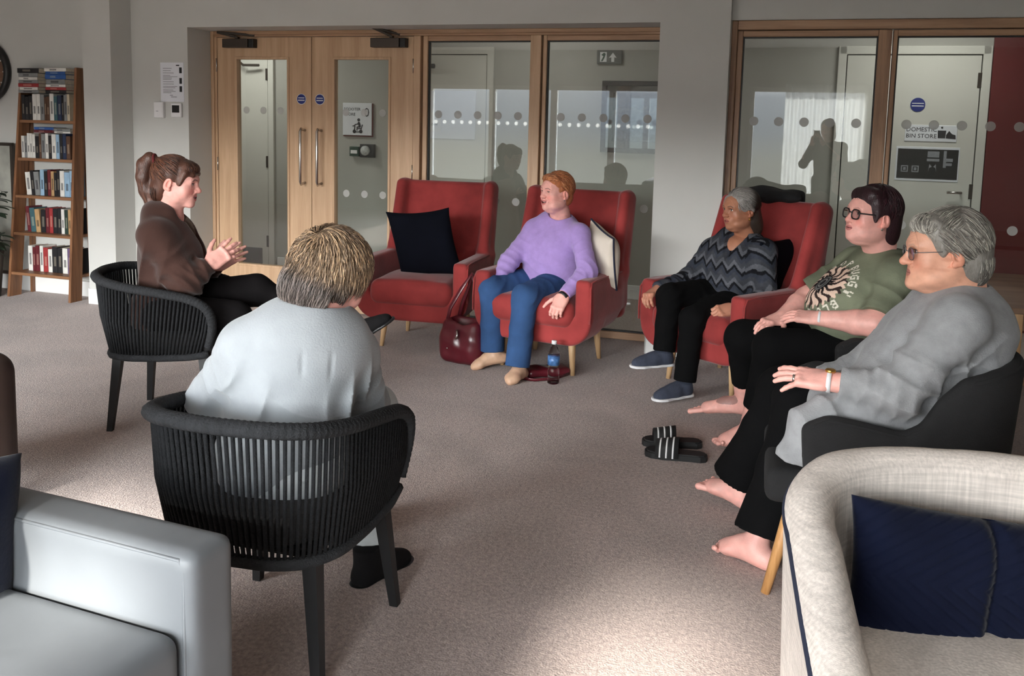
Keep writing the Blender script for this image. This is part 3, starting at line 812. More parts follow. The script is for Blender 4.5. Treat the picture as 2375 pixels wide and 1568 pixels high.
# ------------------------------------------------------------------ red wing armchairs  (local +y = front)
def armchair_meshes():
    s = SDF((-0.44, -0.5, 0.14), (0.44, 0.46, 1.12), 0.009)
    # U-shaped body: rounded tub, hollowed for the seat, arms flowing into the base
    for y0, y1, z0 in ((-0.27, 0.55, 0.215), (-0.02, 0.60, 0.195)):
        s.rbox((0, (y0 + y1) / 2, (z0 + 0.575) / 2), (0.372, (y1 - y0) / 2, (0.575 - z0) / 2), 0.145, k=0.0)
    s.rbox((0, 0.05, 0.455), (0.372, 0.335, 0.125), 0.035, k=0.03)
    s.rbox((0, 0.16, 0.585), (0.272, 0.42, 0.235), 0.035, k=0.03, op='sub')
    s.rbox((0, 0.60, 0.36), (0.5, 0.25, 0.5), 0.0, k=0.03, op='sub')
    # back panel, leaning, with wings reaching forward
    a = math.radians(-10.5); ca, sa = math.cos(a), math.sin(a)
    R = np.array([[1, 0, 0], [0, ca, sa], [0, -sa, ca]])
    def B(x, y, z): return np.array([0, -0.235, 0.36]) + R @ np.array([x, y, z])
    s.rbox(B(0, -0.05, 0.30), (0.352, 0.055, 0.395), 0.05, R, k=0.04)
    for q in (-1, 1):
        s.cone(B(q * 0.315, 0.02, 0.20), B(q * 0.315, -0.01, 0.66), 0.055, 0.036, 0.05)
        s.cone(B(q * 0.318, 0.10, 0.24), B(q * 0.315, 0.04, 0.655), 0.036, 0.030, 0.05)
    s.ell(B(0, -0.03, 0.80), (0.26, 0.2, 0.085), R, k=0.03, op='sub')
    for (x, z) in ((-0.13, 0.46), (0.13, 0.46), (0, 0.32), (-0.13, 0.2), (0.13, 0.2)):
        s.ell(B(x, 0.018, z), (0.028, 0.022, 0.028), R, k=0.035, op='sub')
    V, Q = s.mesh()
    body = np_mesh('body', V, Q, M_velvet)
    s = SDF((-0.3, -0.3, 0.28), (0.3, 0.45, 0.54), 0.009)
    s.rbox((0, 0.055, 0.375), (0.268, 0.325, 0.080), 0.06)
    s.ell((0, 0.08, 0.435), (0.20, 0.24, 0.036), k=0.05)
    V, Q = s.mesh()
    seat = np_mesh('seat_cushion', V, Q, M_velvet)
    pips = []
    for q in (-1, 1):
        pts = [(q * 0.362, -0.22, 0.566), (q * 0.363, 0.0, 0.569), (q * 0.363, 0.24, 0.571), (q * 0.364, 0.32, 0.566), (q * 0.369, 0.346, 0.53), (q * 0.373, 0.350, 0.42), (q * 0.371, 0.350, 0.34)]
        pip = MB(); pip.tube(pts, 0.006, 6); pips.append(pip.mesh('piping', M_velvet, True))
    legs = []
    for x, y in ((-0.23, 0.235), (0.23, 0.235), (-0.22, -0.21), (0.22, -0.21)):
        l = MB().tube([(0.9 * x, 0.9 * y, 0.25), (x, y, 0.0)], [0.026, 0.013], 12)
        legs.append(l.mesh('leg', M_leg_oak, True))
    return body, seat, pips, legs
AC = armchair_meshes()
def armchair(x, y, face, label):
    t = thing('armchair', label, 'armchair', (x, y, 0), math.atan2(face[1], face[0]) - math.pi / 2, 'red velvet wing armchairs')
    new_obj('body', AC[0], t); new_obj('seat_cushion', AC[1], t); [new_obj('piping', q, t) for q in AC[2]]
    for l in AC[3]: new_obj('leg', l, t)
    return t
armchair(-0.655, 5.77, (-0.22, -0.975), 'red velvet wing armchair holding only a dark navy cushion')
armchair(0.165, 5.32, (-0.43, -0.90), 'red velvet wing armchair on which the woman in lavender sits')
armchair(1.15, 4.97, (-0.78, -0.62), 'red velvet wing armchair under the woman in the zigzag jumper')

t = thing('cushion', 'dark navy square cushion leaning on the empty red armchair', 'cushion', (-0.665, 5.60, 0.455))
me = pillow_mesh('cover', 0.46, 0.45, 0.15, M_navy_dark, pinch=0.10, seed=1)
o = new_obj('cover', me, t); o.location = (0, 0, 0.215); o.rotation_euler = (math.radians(14), math.radians(-7), math.radians(-24))
def lay_cushion(name, label, mat, loc, rot, w, h, th_, seed, group=None, piped=None):
    t = thing(name, label, 'cushion', loc, 0, group)
    o = new_obj('cover', pillow_mesh('cover', w, h, th_, mat, pinch=0.09, seed=seed), t)
    o.rotation_euler = rot
    if piped:
        r = MB(); n = 24
        pts = []
        for k in range(4 * n):
            e_, f_ = divmod(k, n); u = -1 + 2 * f_ / n
            U, V = [(u, -1), (1, u), (-u, 1), (-1, -u)][e_]
            pts.append((U * w / 2 * (1 - 0.09 * (1 - V * V) * abs(U) ** 3), 0, V * h / 2 * (1 - 0.09 * (1 - U * U) * abs(V) ** 3)))
        r.tube(pts, 0.006, 6, closed=True).obj('piping', piped, o)
    return t
lay_cushion('cushion', 'cream cushion with dark edging tucked beside the woman in lavender', M_creamcush, (0.445, 5.22, 0.685), (math.radians(12), math.radians(14), math.radians(-70)), 0.33, 0.33, 0.13, 2, None, M_piping)
lay_cushion('cushion', 'black cushion behind the woman in the zigzag jumper', M_navy_dark, (1.37, 5.0, 0.64), (math.radians(16), 0, math.radians(48)), 0.44, 0.40, 0.15, 3)

# ------------------------------------------------------------------ woven rope tub chairs (local +y = front)
def rope_chair(x, y, rotz, label):
    t = thing('rope_chair', label, 'chair', (x, y, 0), rotz, 'charcoal rope tub chairs')
    # rim: from the right arm front round the back to the left arm front
    ctl = [(0.238, 0.235, 0.40), (0.252, 0.262, 0.50), (0.264, 0.245, 0.580), (0.272, 0.17, 0.622), (0.276, 0.04, 0.645), (0.270, -0.12, 0.668), (0.232, -0.24, 0.688), (0.145, -0.305, 0.700), (0.0, -0.325, 0.703)]
    ctl = ctl + [(-a, b, c) for a, b, c in ctl[-2::-1]]
    P = np.array(ctl); d = np.r_[0, np.cumsum(np.linalg.norm(np.diff(P, axis=0), axis=1))]
    def smooth(Pc, m):
        dd = np.r_[0, np.cumsum(np.linalg.norm(np.diff(Pc, axis=0), axis=1))]
        tt = np.linspace(0, dd[-1], m); out = np.stack([np.interp(tt, dd, Pc[:, i]) for i in range(3)], 1)
        for _ in range(3): out[1:-1] = 0.25 * out[:-2] + 0.5 * out[1:-1] + 0.25 * out[2:]
        return out
    rim = smooth(P, 80)
    ri = np.linspace(0, 79, 480); rf = np.stack([np.interp(ri, np.arange(80), rim[:, i]) for i in range(3)], 1)
    MB().tube([tuple(p) for p in rf], [0.0255 if k % 4 < 2 else 0.0242 for k in range(480)], 10, flat=0.8).obj('rim', M_rope_rim, t, smooth=True)
    base_c = [(0.238, 0.235, 0.365), (0.250, 0.15, 0.352), (0.252, 0.0, 0.345), (0.245, -0.13, 0.343), (0.20, -0.215, 0.342), (0.12, -0.252, 0.342), (0, -0.260, 0.342)]
    base_c = np.array(base_c + [(-a, b, c) for a, b, c in base_c[-2::-1]])
    base = smooth(base_c, 80)
    MB().tube([tuple(p) for p in base], 0.017, 8).obj('base_ring', M_rope_rim, t, smooth=True)
    n = 86
    for i in range(n):
        u = (i + 0.5) / n
        a = rim[int(7 + u * (80 - 15))]; b = base[int(2 + u * (80 - 5))]
        f = u * 65 % 1
        ia = 7 + u * 65; ib = 2 + u * 75
        a = rim[int(ia)] * (1 - ia % 1) + rim[min(int(ia) + 1, 79)] * (ia % 1)
        b = base[int(ib)] * (1 - ib % 1) + base[min(int(ib) + 1, 79)] * (ib % 1)
        out = np.array([a[0], a[1], 0]); out /= np.linalg.norm(out) + 1e-6
        mid = (a + b) / 2 + out * 0.012
        MB().tube([tuple(a), tuple(mid), tuple(b)], 0.0056, 6).obj('rope', M_rope, t, smooth=True)
    MB().box(-0.20, 0.20, -0.19, 0.22, 0.335, 0.36, 0.01).obj('seat_frame', M_blackmetal, t)
    s = SDF((-0.3, -0.3, 0.34), (0.3, 0.36, 0.48), 0.01)
    s.rbox((0, 0.10, 0.40), (0.235, 0.148, 0.042), 0.04).cone((0, -0.015, 0.362), (0, -0.015, 0.438), 0.225, 0.225, k=0.02, flat=(True, True)).ell((0, 0.005, 0.425), (0.18, 0.2, 0.03), k=0.04)
    V, Q = s.mesh(); new_obj('seat_cushion', np_mesh('seat_cushion', V, Q, M_seatpad), t)
    for px, py in ((-0.232, 0.235), (0.232, 0.235), (-0.232, -0.215), (0.232, -0.215)):
        q = MB(); tx, ty = 0.85 * px, 0.85 * py
        def ring(cx, cy, z, r): return [(cx - r, cy - r, z), (cx + r, cy - r, z), (cx + r, cy + r, z), (cx - r, cy + r, z)]
        q.add(ring(tx, ty, 0.345, 0.020) + ring(px, py, 0.0, 0.0125), [(0, 1, 2, 3)[::-1], (4, 5, 6, 7), (0, 1, 5, 4), (1, 2, 6, 5), (2, 3, 7, 6), (3, 0, 4, 7)])
        q.obj('leg', M_blackmetal, t)
    return t
rope_chair(-1.675, 4.145, math.radians(-88), 'charcoal woven rope tub chair seating the ponytailed woman')
rope_chair(-0.658, 2.335, math.radians(-16), 'charcoal woven rope tub chair seen from behind in the foreground')

# ------------------------------------------------------------------ dark upholstered dining armchairs (local +y = front)
def dark_chair_meshes():
    def path(u):
        a = abs(u)
        if a > 0.5:
            f = (a - 0.5) / 0.5; x = math.copysign(0.305 + 0.025 * f, u); y = -0.13 + 0.38 * f
        else:
            b = u / 0.5 * math.pi / 2; x = 0.305 * math.sin(b); y = -0.13 - 0.22 * math.cos(b)
        h = float(np.interp(a, [0, 0.3, 0.44, 0.52, 0.58, 0.66, 0.80, 0.93, 1.0], [0.765, 0.76, 0.74, 0.68, 0.60, 0.565, 0.585, 0.60, 0.575]))
        return x, y, h
    s = SDF((-0.42, -0.46, 0.28), (0.42, 0.34, 0.92), 0.009)
    n = 150
    for i in range(n + 1):
        x, y, h = path(-1 + 2 * i / n)
        s.cone((x * 0.93, y * 0.93, 0.345), (x, y, h - 0.026), 0.026, 0.026, 0.012)
    V, Q = s.mesh(); shell = np_mesh('shell', V, Q, M_dkfab)
    s = SDF((-0.34, -0.36, 0.28), (0.34, 0.44, 0.47), 0.01)
    s.rbox((0, 0.035, 0.345), (0.283, 0.335, 0.055), 0.035)
    V, Q = s.mesh(); seat = np_mesh('seat', V, Q, M_dkfab)
    legs = []
    for x, y in ((-0.275, 0.35), (0.275, 0.35), (-0.25, -0.29), (0.25, -0.29)):
        legs.append(MB().tube([(0.8 * x, 0.76 * y, 0.345), (x, y, 0)], [0.024, 0.014], 14).mesh('leg', M_leg_warm, True))
    pts = []
    for i in range(81):
        x, y, h = path(-1 + i / 40)
        pts.append((x * 1.06, y * 1.06 if y < -0.13 else y, h - 0.008))
    pip = MB().tube(pts, 0.006, 6).mesh('piping', M_dkfab, True)
    return shell, seat, pip, legs
DC = dark_chair_meshes()
def dark_chair(x, y, face, label):
    t = thing('upholstered_chair', label, 'chair', (x, y, 0), math.atan2(face[1], face[0]) - math.pi / 2, 'dark upholstered chairs')
    new_obj('shell', DC[0], t); new_obj('seat', DC[1], t); new_obj('piping', DC[2], t)
    for l in DC[3]: new_obj('leg', l, t)
    return t
dark_chair(1.17, 2.80, (-0.97, 0.25), 'dark grey upholstered chair with wooden legs under the grey haired woman')
dark_chair(1.57, 3.86, (-0.99, 0.10), 'dark upholstered chair mostly hidden beneath the woman in the green shirt')

# ------------------------------------------------------------------ grey leather sofa, only its far arm and seat in view
t = thing('sofa', 'pale grey leather sofa with stitched box arm in the left foreground', 'sofa', (-0.597, 1.648, 0), math.atan2(-0.36, 0.93))
# local x = along the arm (0 at its front end, negative to the back), y = away
s = SDF((-1.0, -0.3, 0.06), (0.06, 0.14, 0.68), 0.01)
s.rbox((-0.42, -0.005, 0.330), (0.425, 0.062, 0.270), 0.026)
V, Q = s.mesh(); new_obj('arm', np_mesh('arm', V, Q, M_leather), t)
MB().tube([(-0.80, -0.060, 0.586), (-0.4, -0.0615, 0.587), (-0.03, -0.0615, 0.586), (-0.018, -0.063, 0.565), (-0.018, -0.066, 0.3), (-0.02, -0.066, 0.1)], 0.004, 6).obj('seam', M_leather, t, smooth=True)
s = SDF((-1.0, -0.86, 0.06), (0.06, -0.05, 0.5), 0.012)
s.rbox((-0.345, -0.445, 0.36), (0.33, 0.378, 0.09), 0.035)
V, Q = s.mesh(); new_obj('seat_cushion', np_mesh('seat_cushion', V, Q, M_leather), t)
s = SDF((-1.0, -0.86, 0.04), (0.06, -0.05, 0.3), 0.014)
s.rbox((-0.42, -0.445, 0.17), (0.40, 0.378, 0.10), 0.02)
V, Q = s.mesh(); new_obj('base', np_mesh('base', V, Q, M_leather), t)
s = SDF((-0.95, -0.9, 0.06), (-0.55, 0.14, 0.92), 0.014)
s.rbox((-0.745, -0.40, 0.45), (0.09, 0.46, 0.39), 0.05)
V, Q = s.mesh(); new_obj('back', np_mesh('back', V, Q, M_leather), t)
for x, y in ((-0.06, 0.03), (-0.78, 0.03), (-0.06, -0.78), (-0.78, -0.78)):
    MB().tube([(x, y, 0.09), (x, y, 0)], [0.022, 0.018], 10).obj('foot', M_blackmetal, t, smooth=True)
t = thing('cushion', 'dark navy cushion propped in the corner of the grey sofa', 'cushion', (-1.13, 1.62, 0.455))
o = new_obj('cover', pillow_mesh('cover', 0.36, 0.30, 0.15, M_navy, seed=5), t); o.location = (-0.02, 0.02, 0.135); o.rotation_euler = (math.radians(-8), math.radians(12), math.radians(64))

# ------------------------------------------------------------------ cream tub armchair, right foreground (local +y = front)
CT = Matrix.Translation((0.90, 1.56, 0)) @ Matrix.Rotation(math.radians(175), 4, 'Z')
t = thing('tub_chair', 'cream linen tub armchair with navy piping in the right foreground', 'armchair', (0.90, 1.56, 0), math.radians(175))
def tub(u):
    """outline of the tub: u in -1..1 from one arm front, round the back, to the other; returns x, y, rim height"""
    a = abs(u)
    if a > 0.5:
        f = (a - 0.5) / 0.5; x = math.copysign(0.335 + 0.015 * f, u); y = -0.07 + 0.42 * f
    else:
        b = u / 0.5 * math.pi / 2; x = 0.335 * math.copysign(abs(math.sin(b)) ** 0.8, u); y = -0.07 - 0.27 * math.cos(b) ** 0.8
    h = np.interp(a, [0, 0.25, 0.42, 0.55, 0.7, 0.85, 1.0], [0.735, 0.73, 0.70, 0.655, 0.60, 0.555, 0.50])
    return x, y, h
s = SDF((-0.46, -0.46, 0.08), (0.46, 0.42, 0.8), 0.009)
for i in range(141):
    x, y, h = tub(-1 + i / 70)
    s.cone((x * 0.96, y * 0.96, 0.16), (x, y, h - 0.046), 0.042, 0.046, 0.012)
V, Q = s.mesh(); new_obj('shell', np_mesh('shell', V, Q, M_linen), t)
pts = []; 
for i in range(81):
    x, y, h = tub(-1 + i / 40); r = math.hypot(x, y); 
    if abs(-1 + i / 40) > 0.5: ox, oy = math.copysign(0.047, x), 0
    else: ox, oy = 0.047 * x / r, 0.047 * y / r
    pts.append((x + ox, y + oy, h - 0.040))
pts = [(pts[0][0] * 0.985, pts[0][1] + 0.03, 0.12), (pts[0][0], pts[0][1] + 0.03, 0.40)] + pts + [(pts[-1][0], pts[-1][1] + 0.03, 0.40), (pts[-1][0] * 0.985, pts[-1][1] + 0.03, 0.12)]
MB().tube(pts, 0.0075, 8).obj('piping', M_piping, t, smooth=True)
s = SDF((-0.36, -0.36, 0.28), (0.36, 0.44, 0.5), 0.01)
s.rbox((0, 0.05, 0.375), (0.30, 0.35, 0.075), 0.05).ell((0, 0.05, 0.42), (0.24, 0.27, 0.04), k=0.05)
V, Q = s.mesh(); new_obj('seat_cushion', np_mesh('seat_cushion', V, Q, M_linen), t)
MB().box(-0.3, 0.3, -0.26, 0.36, 0.16, 0.31, 0.03).obj('base', M_linen, t)
for x, y in ((-0.25, 0.3), (0.25, 0.3), (-0.24, -0.22), (0.24, -0.22)):
    MB().tube([(x, y, 0.17), (x * 1.05, y * 1.05, 0)], [0.022, 0.014], 10).obj('leg', M_leg_warm, t, smooth=True)
def chevron(U, V):
    d = np.zeros_like(U)
    ph = (np.abs(V - 0.05) * 0.9 + (U + 1.2)) / 0.145
    return -0.0035 * np.exp(-((ph % 1 - 0.5) / 0.09) ** 2) - 0.02 * np.exp(-((U + 0.05 + 0.04 * np.sin(3 * V)) / 0.05) ** 2)
t = thing('cushion', 'navy velvet cushion with stitched chevron pattern on the cream tub chair', 'cushion', (0.905, 1.70, 0.455), 0)
o = new_obj('cover', pillow_mesh('cover', 0.52, 0.30, 0.13, M_navy, n=150, seed=4, pinch=0.05, relief=chevron), t)
o.location = (0.015, 0, 0.060); o.rotation_euler = (math.radians(18), math.radians(-6), math.radians(176))

# ------------------------------------------------------------------ wooden table behind the grey haired woman
t = thing('table', 'brown wooden table top at the right edge behind the grey haired woman', 'table', (2.58, 3.82, 0), math.radians(-17))
M_tab = wood('brown_table', lin(150, 122, 100), lin(118, 92, 74), 'x', 0.4, 0.5)
MB().box(-0.55, 0.75, -0.42, 0.62, 0.715, 0.74, 0.006).obj('table_top', M_tab, t)
MB().box(-0.5, 0.7, -0.37, -0.35, 0.64, 0.715).box(-0.5, -0.48, -0.37, 0.57, 0.64, 0.715).obj('apron', M_tab, t)
for x, y in ((-0.48, -0.35), (0.68, -0.35), (-0.48, 0.55), (0.68, 0.55)):
    MB().box(x - 0.03, x + 0.03, y - 0.03, y + 0.03, 0, 0.715, 0.004).obj('leg', M_leg_oak, t)

# ------------------------------------------------------------------ ladder bookcase with books  (local x = s, y = -n)
t = thing('bookcase', 'brown wooden ladder bookcase leaning on the left wall', 'bookcase', W(-3.79, 0.27, 0), TH)
M_case = wood('bookcase_wood', lin(142, 98, 66), lin(96, 62, 40), 'z', 0.5)
M_case_h = wood('bookcase_shelf', lin(150, 106, 74), lin(104, 70, 46), 'x', 0.5)
# local origin on the wall line; front edge runs from y=-0.27 at the floor to y=-0.10 at the top
def fy(z): return -0.262 + 0.165 * z / 1.78
def hw(z): return 0.30 - 0.035 * z / 1.78
for q in (-1, 1):
    b = MB()
    x0, x1 = q * hw(0), q * hw(1.8); w = 0.022
    top = 1.78 if q > 0 else 1.64
    xt = q * hw(top)
    vs = []
    for x, z in ((x0, 0), (xt, top)):
        for dx in (-w / 2, w / 2):
            for y in (fy(z), min(fy(z) + 0.11, -0.004)): vs.append((x + dx, y, z))
    b.add(vs, [(0, 1, 3, 2), (4, 6, 7, 5), (0, 2, 6, 4), (1, 5, 7, 3), (0, 4, 5, 1), (2, 3, 7, 6)]).obj('upright', M_case, t)
    b = MB(); vs = []
    for x, z in ((x0, 0), (xt, top)):
        for dx in (-w / 2, w / 2):
            for y in (-0.045, -0.004): vs.append((x + dx, y, z))
    b.add(vs, [(0, 1, 3, 2), (4, 6, 7, 5), (0, 2, 6, 4), (1, 5, 7, 3), (0, 4, 5, 1), (2, 3, 7, 6)]).obj('rear_upright', M_case, t)
SHELF = [0.195, 0.505, 0.795, 1.083, 1.376]
for z in SHELF:
    w = hw(z) - 0.008
    MB().box(-w, w, fy(z) + 0.004, -0.006, z - 0.022, z, 0.002).obj('shelf', M_case_h, t)
M_bk = {}
def bookmat(c):
    k = 'book_%d_%d_%d' % c
    if k not in M_bk: M_bk[k] = pmat('book_cover_%d' % len(M_bk), lin(*c), 0.55, 0.12, 25, 0.0)
    return M_bk[k]
M_pages = pmat('book_pages', lin(206, 196, 176), 0.9, 0.1, 60, 0.1, 300)
CN = {'black': (26, 25, 28), 'white': (214, 212, 206), 'grey': (128, 130, 130), 'cream': (196, 184, 160), 'dark blue': (32, 44, 72), 'pale blue': (142, 172, 196), 'maroon': (92, 26, 34), 'red': (150, 46, 48), 'brown': (84, 58, 42), 'teal': (58, 92, 98), 'tan': (176, 142, 100), 'blue': (44, 86, 150), 'dark green': (34, 52, 44), 'purple': (98, 78, 110)}
ROWS = [
    (4, 'top', ['black', 'black', 'black', 'white', 'white', 'grey', 'brown', 'brown', 'white', 'teal', 'dark blue', 'black', 'grey', 'cream'], 0.205),
    (3, 'second', ['white', 'grey', 'white', 'white', 'white', 'black', 'brown', 'grey', 'white', 'black', 'white', 'pale blue', 'black', 'dark blue', 'brown'], 0.195),
    (2, 'third', ['white', 'black', 'grey', 'pale blue', 'black', 'maroon', 'tan', 'black', 'black', 'white', 'pale blue', 'pale blue'], 0.205),
    (1, 'fourth', ['maroon', 'teal', 'tan', 'black', 'maroon', 'red', 'black', 'black', 'white', 'dark green', 'tan', 'black'], 0.20),
    (0, 'lowest', ['white', 'maroon', 'maroon', 'white', 'red', 'white', 'black', 'black', 'white', 'purple', 'black'], 0.205)]
ORD = ['leftmost', 'second', 'third', 'fourth', 'fifth', 'sixth', 'seventh', 'eighth', 'ninth', 'tenth', 'eleventh', 'twelfth', 'thirteenth', 'fourteenth', 'fifteenth', 'sixteenth']
caseM = Matrix.Translation(W(-3.79, 0.27, 0)) @ Matrix.Rotation(TH, 4, 'Z')
rb = random.Random(5)
def book(w, h, d, colour, label, group, local, lean=0.0, flat=False, back=False):
    """spine faces -y"""
    t = thing('book', label, 'book', (0, 0, 0), 0, group)
    M = caseM @ Matrix.Translation(local) @ Matrix.Rotation(lean, 4, 'Y')
    if flat: M = M @ Matrix.Rotation(math.pi / 2, 4, 'Y')
    t.matrix_world = M
    c = 0.0015
    b = MB().box(-w / 2, w / 2, -d, -d + c, 0, h).box(-w / 2, -w / 2 + c, -d, 0, 0, h).box(w / 2 - c, w / 2, -d, 0, 0, h)
    b.obj('cover', bookmat(CN[colour]), t)
    MB().box(-w / 2 + c, w / 2 - c, -d + c, -0.003, 0.002, h - 0.003).obj('pages', M_pages, t)
    lc = 'cream' if colour in ('black', 'dark blue', 'maroon', 'brown', 'teal', 'red', 'dark green', 'blue', 'purple') else 'black'
    hh = rb.uniform(0.25, 0.5) * h
    MB().box(-w * 0.22, w * 0.22, -d - 0.0006, -d, h * 0.25, h * 0.25 + hh).obj('spine_title', bookmat(tuple(int(0.55 * a + 0.45 * b_) for a, b_ in zip(CN[colour], CN[lc]))), t)
    return t
for si, rn, cols, hmax in ROWS:
    z = SHELF[si] + 0.0005
    inner = hw(z) - 0.03
    ws = [rb.uniform(0.6, 1.25) for _ in cols]
    tot = sum(ws); span = 2 * inner - (0.05 if si < 3 else 0.01)
    x = -inner + (0.045 if si < 3 else 0.0)
    for i, (c, w_) in enumerate(zip(cols, ws)):
        w = w_ / tot * span * 0.985
        h = hmax * rb.uniform(0.86, 1.0); d = min(0.125, -fy(z) - 0.02)
        lean = math.radians(-5 if (si in (2, 1) and i < 3) else 0)
        book(w * 0.97, h, d, c, '%s book, %s from the left on the %s shelf of the ladder bookcase' % (c, ORD[i] if i else 'first', rn), 'books standing on the ladder bookcase', (x + w / 2, -0.012, z), lean)
        x += w
def stack(x, z, items, where, y=-0.02):
    for i, (c, th_, ln_) in enumerate(items):
        book(th_, ln_, 0.125, c, '%s book lying flat, %s up in the %s' % (c, ORD[i] if i else 'first', where), 'books lying flat on the ladder bookcase', (x - ln_ / 2, y, z + th_ / 2), 0, True)
        z += th_ + 0.0008
ztop = SHELF[4] + 0.207
stack(-0.165, ztop, [('grey', 0.022, 0.2), ('white', 0.022, 0.18), ('red', 0.028, 0.2), ('grey', 0.024, 0.19), ('white', 0.022, 0.18), ('grey', 0.03, 0.19), ('black', 0.036, 0.21)], 'left pile atop the bookcase', -0.004)
stack(0.10, ztop, [('black', 0.024, 0.2), ('red', 0.022, 0.2), ('white', 0.02, 0.19), ('grey', 0.038, 0.18), ('blue', 0.036, 0.2), ('blue', 0.02, 0.19), ('white', 0.026, 0.21)], 'right pile atop the bookcase', -0.004)
stack(-0.02, SHELF[3] + 0.198, [('maroon', 0.022, 0.2), ('blue', 0.02, 0.19)], 'pile above second shelf books', -0.012)
stack(0.15, SHELF[3] + 0.198, [('white', 0.014, 0.17), ('grey', 0.02, 0.17)], 'right pile above second shelf books', -0.012)

# ------------------------------------------------------------------ left edge: clock, picture, plant, brown armchair
t = thing('wall_clock', 'round wall clock with thick black rim cut by the left edge', 'clock', W(-4.50, 0.27, 1.75), TH)
ring = MB(); ring.tube([(0.225 * math.cos(a), -0.025, 0.225 * math.sin(a)) for a in np.linspace(0, 2 * math.pi, 48, endpoint=False)], 0.028, 10, closed=True).obj('rim', M_black, t, smooth=True)
MB().disc(0, 0, 0.22, -0.012, 0, 40).obj('dial', wood('clock_dial', lin(120, 88, 68), lin(92, 64, 48), 'x', 0.5), t)
for a in range(12):
    r = a * math.pi / 6
    MB().box(-0.004, 0.004, -0.015, -0.012, 0.165, 0.195, M=Matrix.Rotation(r, 4, 'Y')).obj('hour_mark', M_white, t)
MB().box(-0.006, 0.006, -0.018, -0.014, -0.02, 0.11, M=Matrix.Rotation(1.0, 4, 'Y')).box(-0.004, 0.004, -0.022, -0.018, -0.02, 0.16, M=Matrix.Rotation(2.6, 4, 'Y')).obj('hands', M_black, t)
def map_mat():
    m = pmat('faded_print', lin(150, 150, 142), 0.7, 0.35, 6, 0.0)
    return m
t = thing('framed_print', 'faded print in thin dark frame leaning at the left edge', 'picture', W(-4.50, 0.30, 0), TH)
f = MB().box(-0.27, 0.27, -0.02, 0.0, 1.165, 1.19).box(0.245, 0.27, -0.02, 0, 0.15, 1.19).box(-0.27, -0.245, -0.02, 0, 0.15, 1.19).box(-0.27, 0.27, -0.02, 0, 0.13, 0.155)
f.obj('frame', M_dark_metal, t)
MB().box(-0.25, 0.25, -0.012, -0.006, 0.15, 1.17).obj('print', map_mat(), t)
MB().box(-0.26, -0.22, -0.03, 0.0, 0.0, 0.14).box(0.22, 0.26, -0.03, 0.0, 0.0, 0.14).obj('stand', M_dark_metal, t)
M_leaf = pmat('plant_leaf', lin(46, 58, 44), 0.5, 0.25, 12, 0.1, 40)
pl = thing('potted_plant', 'dark green leafy plant in tall grey pot at the left edge', 'plant', W(-4.235, 0.60, 0), TH)
MB().lathe([(0.0, 0.0), (0.10, 0.0), (0.13, 0.34), (0.135, 0.36), (0.12, 0.36), (0.115, 0.30), (0.0, 0.30)], 24).obj('pot', pmat('grey_pot', lin(92, 90, 84), 0.8, 0.1, 6, 0.1), pl, smooth=True)
lr = random.Random(8)
lf = MB(); n = 7
outl = []
for i in range(n):
    u = i / (n - 1); w = 0.026 * math.sin(math.pi * min(1, u * 0.93 + 0.07)) ** 0.8
    outl.append((u * 0.11, w, -0.03 * u * u))
vs = []
for (l, w, z) in outl: vs += [(l, -w, z + 0.006), (l, 0, z), (l, w, z + 0.006)]
fs = []
for i in range(n - 1):
    for k in range(2): fs.append((i * 3 + k, i * 3 + k + 1, i * 3 + 4 + k, i * 3 + 3 + k))
lf.add(vs, fs); leaf_me = lf.mesh('leaf', M_leaf, True)
for k in range(16):
    a = k * 2.4; h = 0.40 + 0.5 * lr.random(); r = 0.05 + 0.16 * lr.random()
    tip = (r * math.cos(a), r * math.sin(a) * 0.6 - 0.02, h)
    MB().tube([(0.02 * math.cos(a), 0.02 * math.sin(a), 0.29), (0.4 * tip[0], 0.4 * tip[1], 0.5 * (0.3 + h)), tip], [0.004, 0.003, 0.002], 5).obj('stem', M_leaf, pl)
    for j in range(7):
        f_ = 0.35 + 0.65 * j / 6
        o = new_obj('leaf', leaf_me, pl); o.location = (tip[0] * f_, tip[1] * f_, 0.3 + (h - 0.3) * f_)
        o.rotation_euler = (lr.uniform(-0.5, 0.5), lr.uniform(-0.3, 0.7), a + lr.uniform(-1.6, 1.6))
t = thing('armchair', 'dark brown leather armchair just showing beyond the grey sofa', 'armchair', (-2.215, 3.02, 0), math.radians(-30))
M_brown = pmat('dark_brown_leather', lin(52, 38, 32), 0.55, 0.2, 6, 0.2, 30)
s = SDF((-0.55, -0.4, 0.05), (0.36, 0.4, 0.85), 0.012)
s.rbox((0.20, 0, 0.31), (0.085, 0.30, 0.26), 0.08)
s.rbox((-0.34, 0, 0.31), (0.085, 0.30, 0.26), 0.08)
s.rbox((-0.16, 0.22, 0.30), (0.20, 0.085, 0.24), 0.08, k=0.03)
V, Q = s.mesh(); new_obj('body', np_mesh('body', V, Q, M_brown), t)
s = SDF((-0.4, -0.4, 0.1), (0.3, 0.4, 0.5), 0.012); s.rbox((-0.07, -0.05, 0.33), (0.2, 0.3, 0.09), 0.05); V, Q = s.mesh(); new_obj('seat_cushion', np_mesh('seat_cushion', V, Q, M_brown), t)
for x, y in ((0.2, 0.27), (0.2, -0.27), (-0.34, 0.27), (-0.34, -0.27)):
    MB().tube([(x, y, 0.09), (x, y, 0)], [0.02, 0.016], 8).obj('foot', M_blackmetal, t)

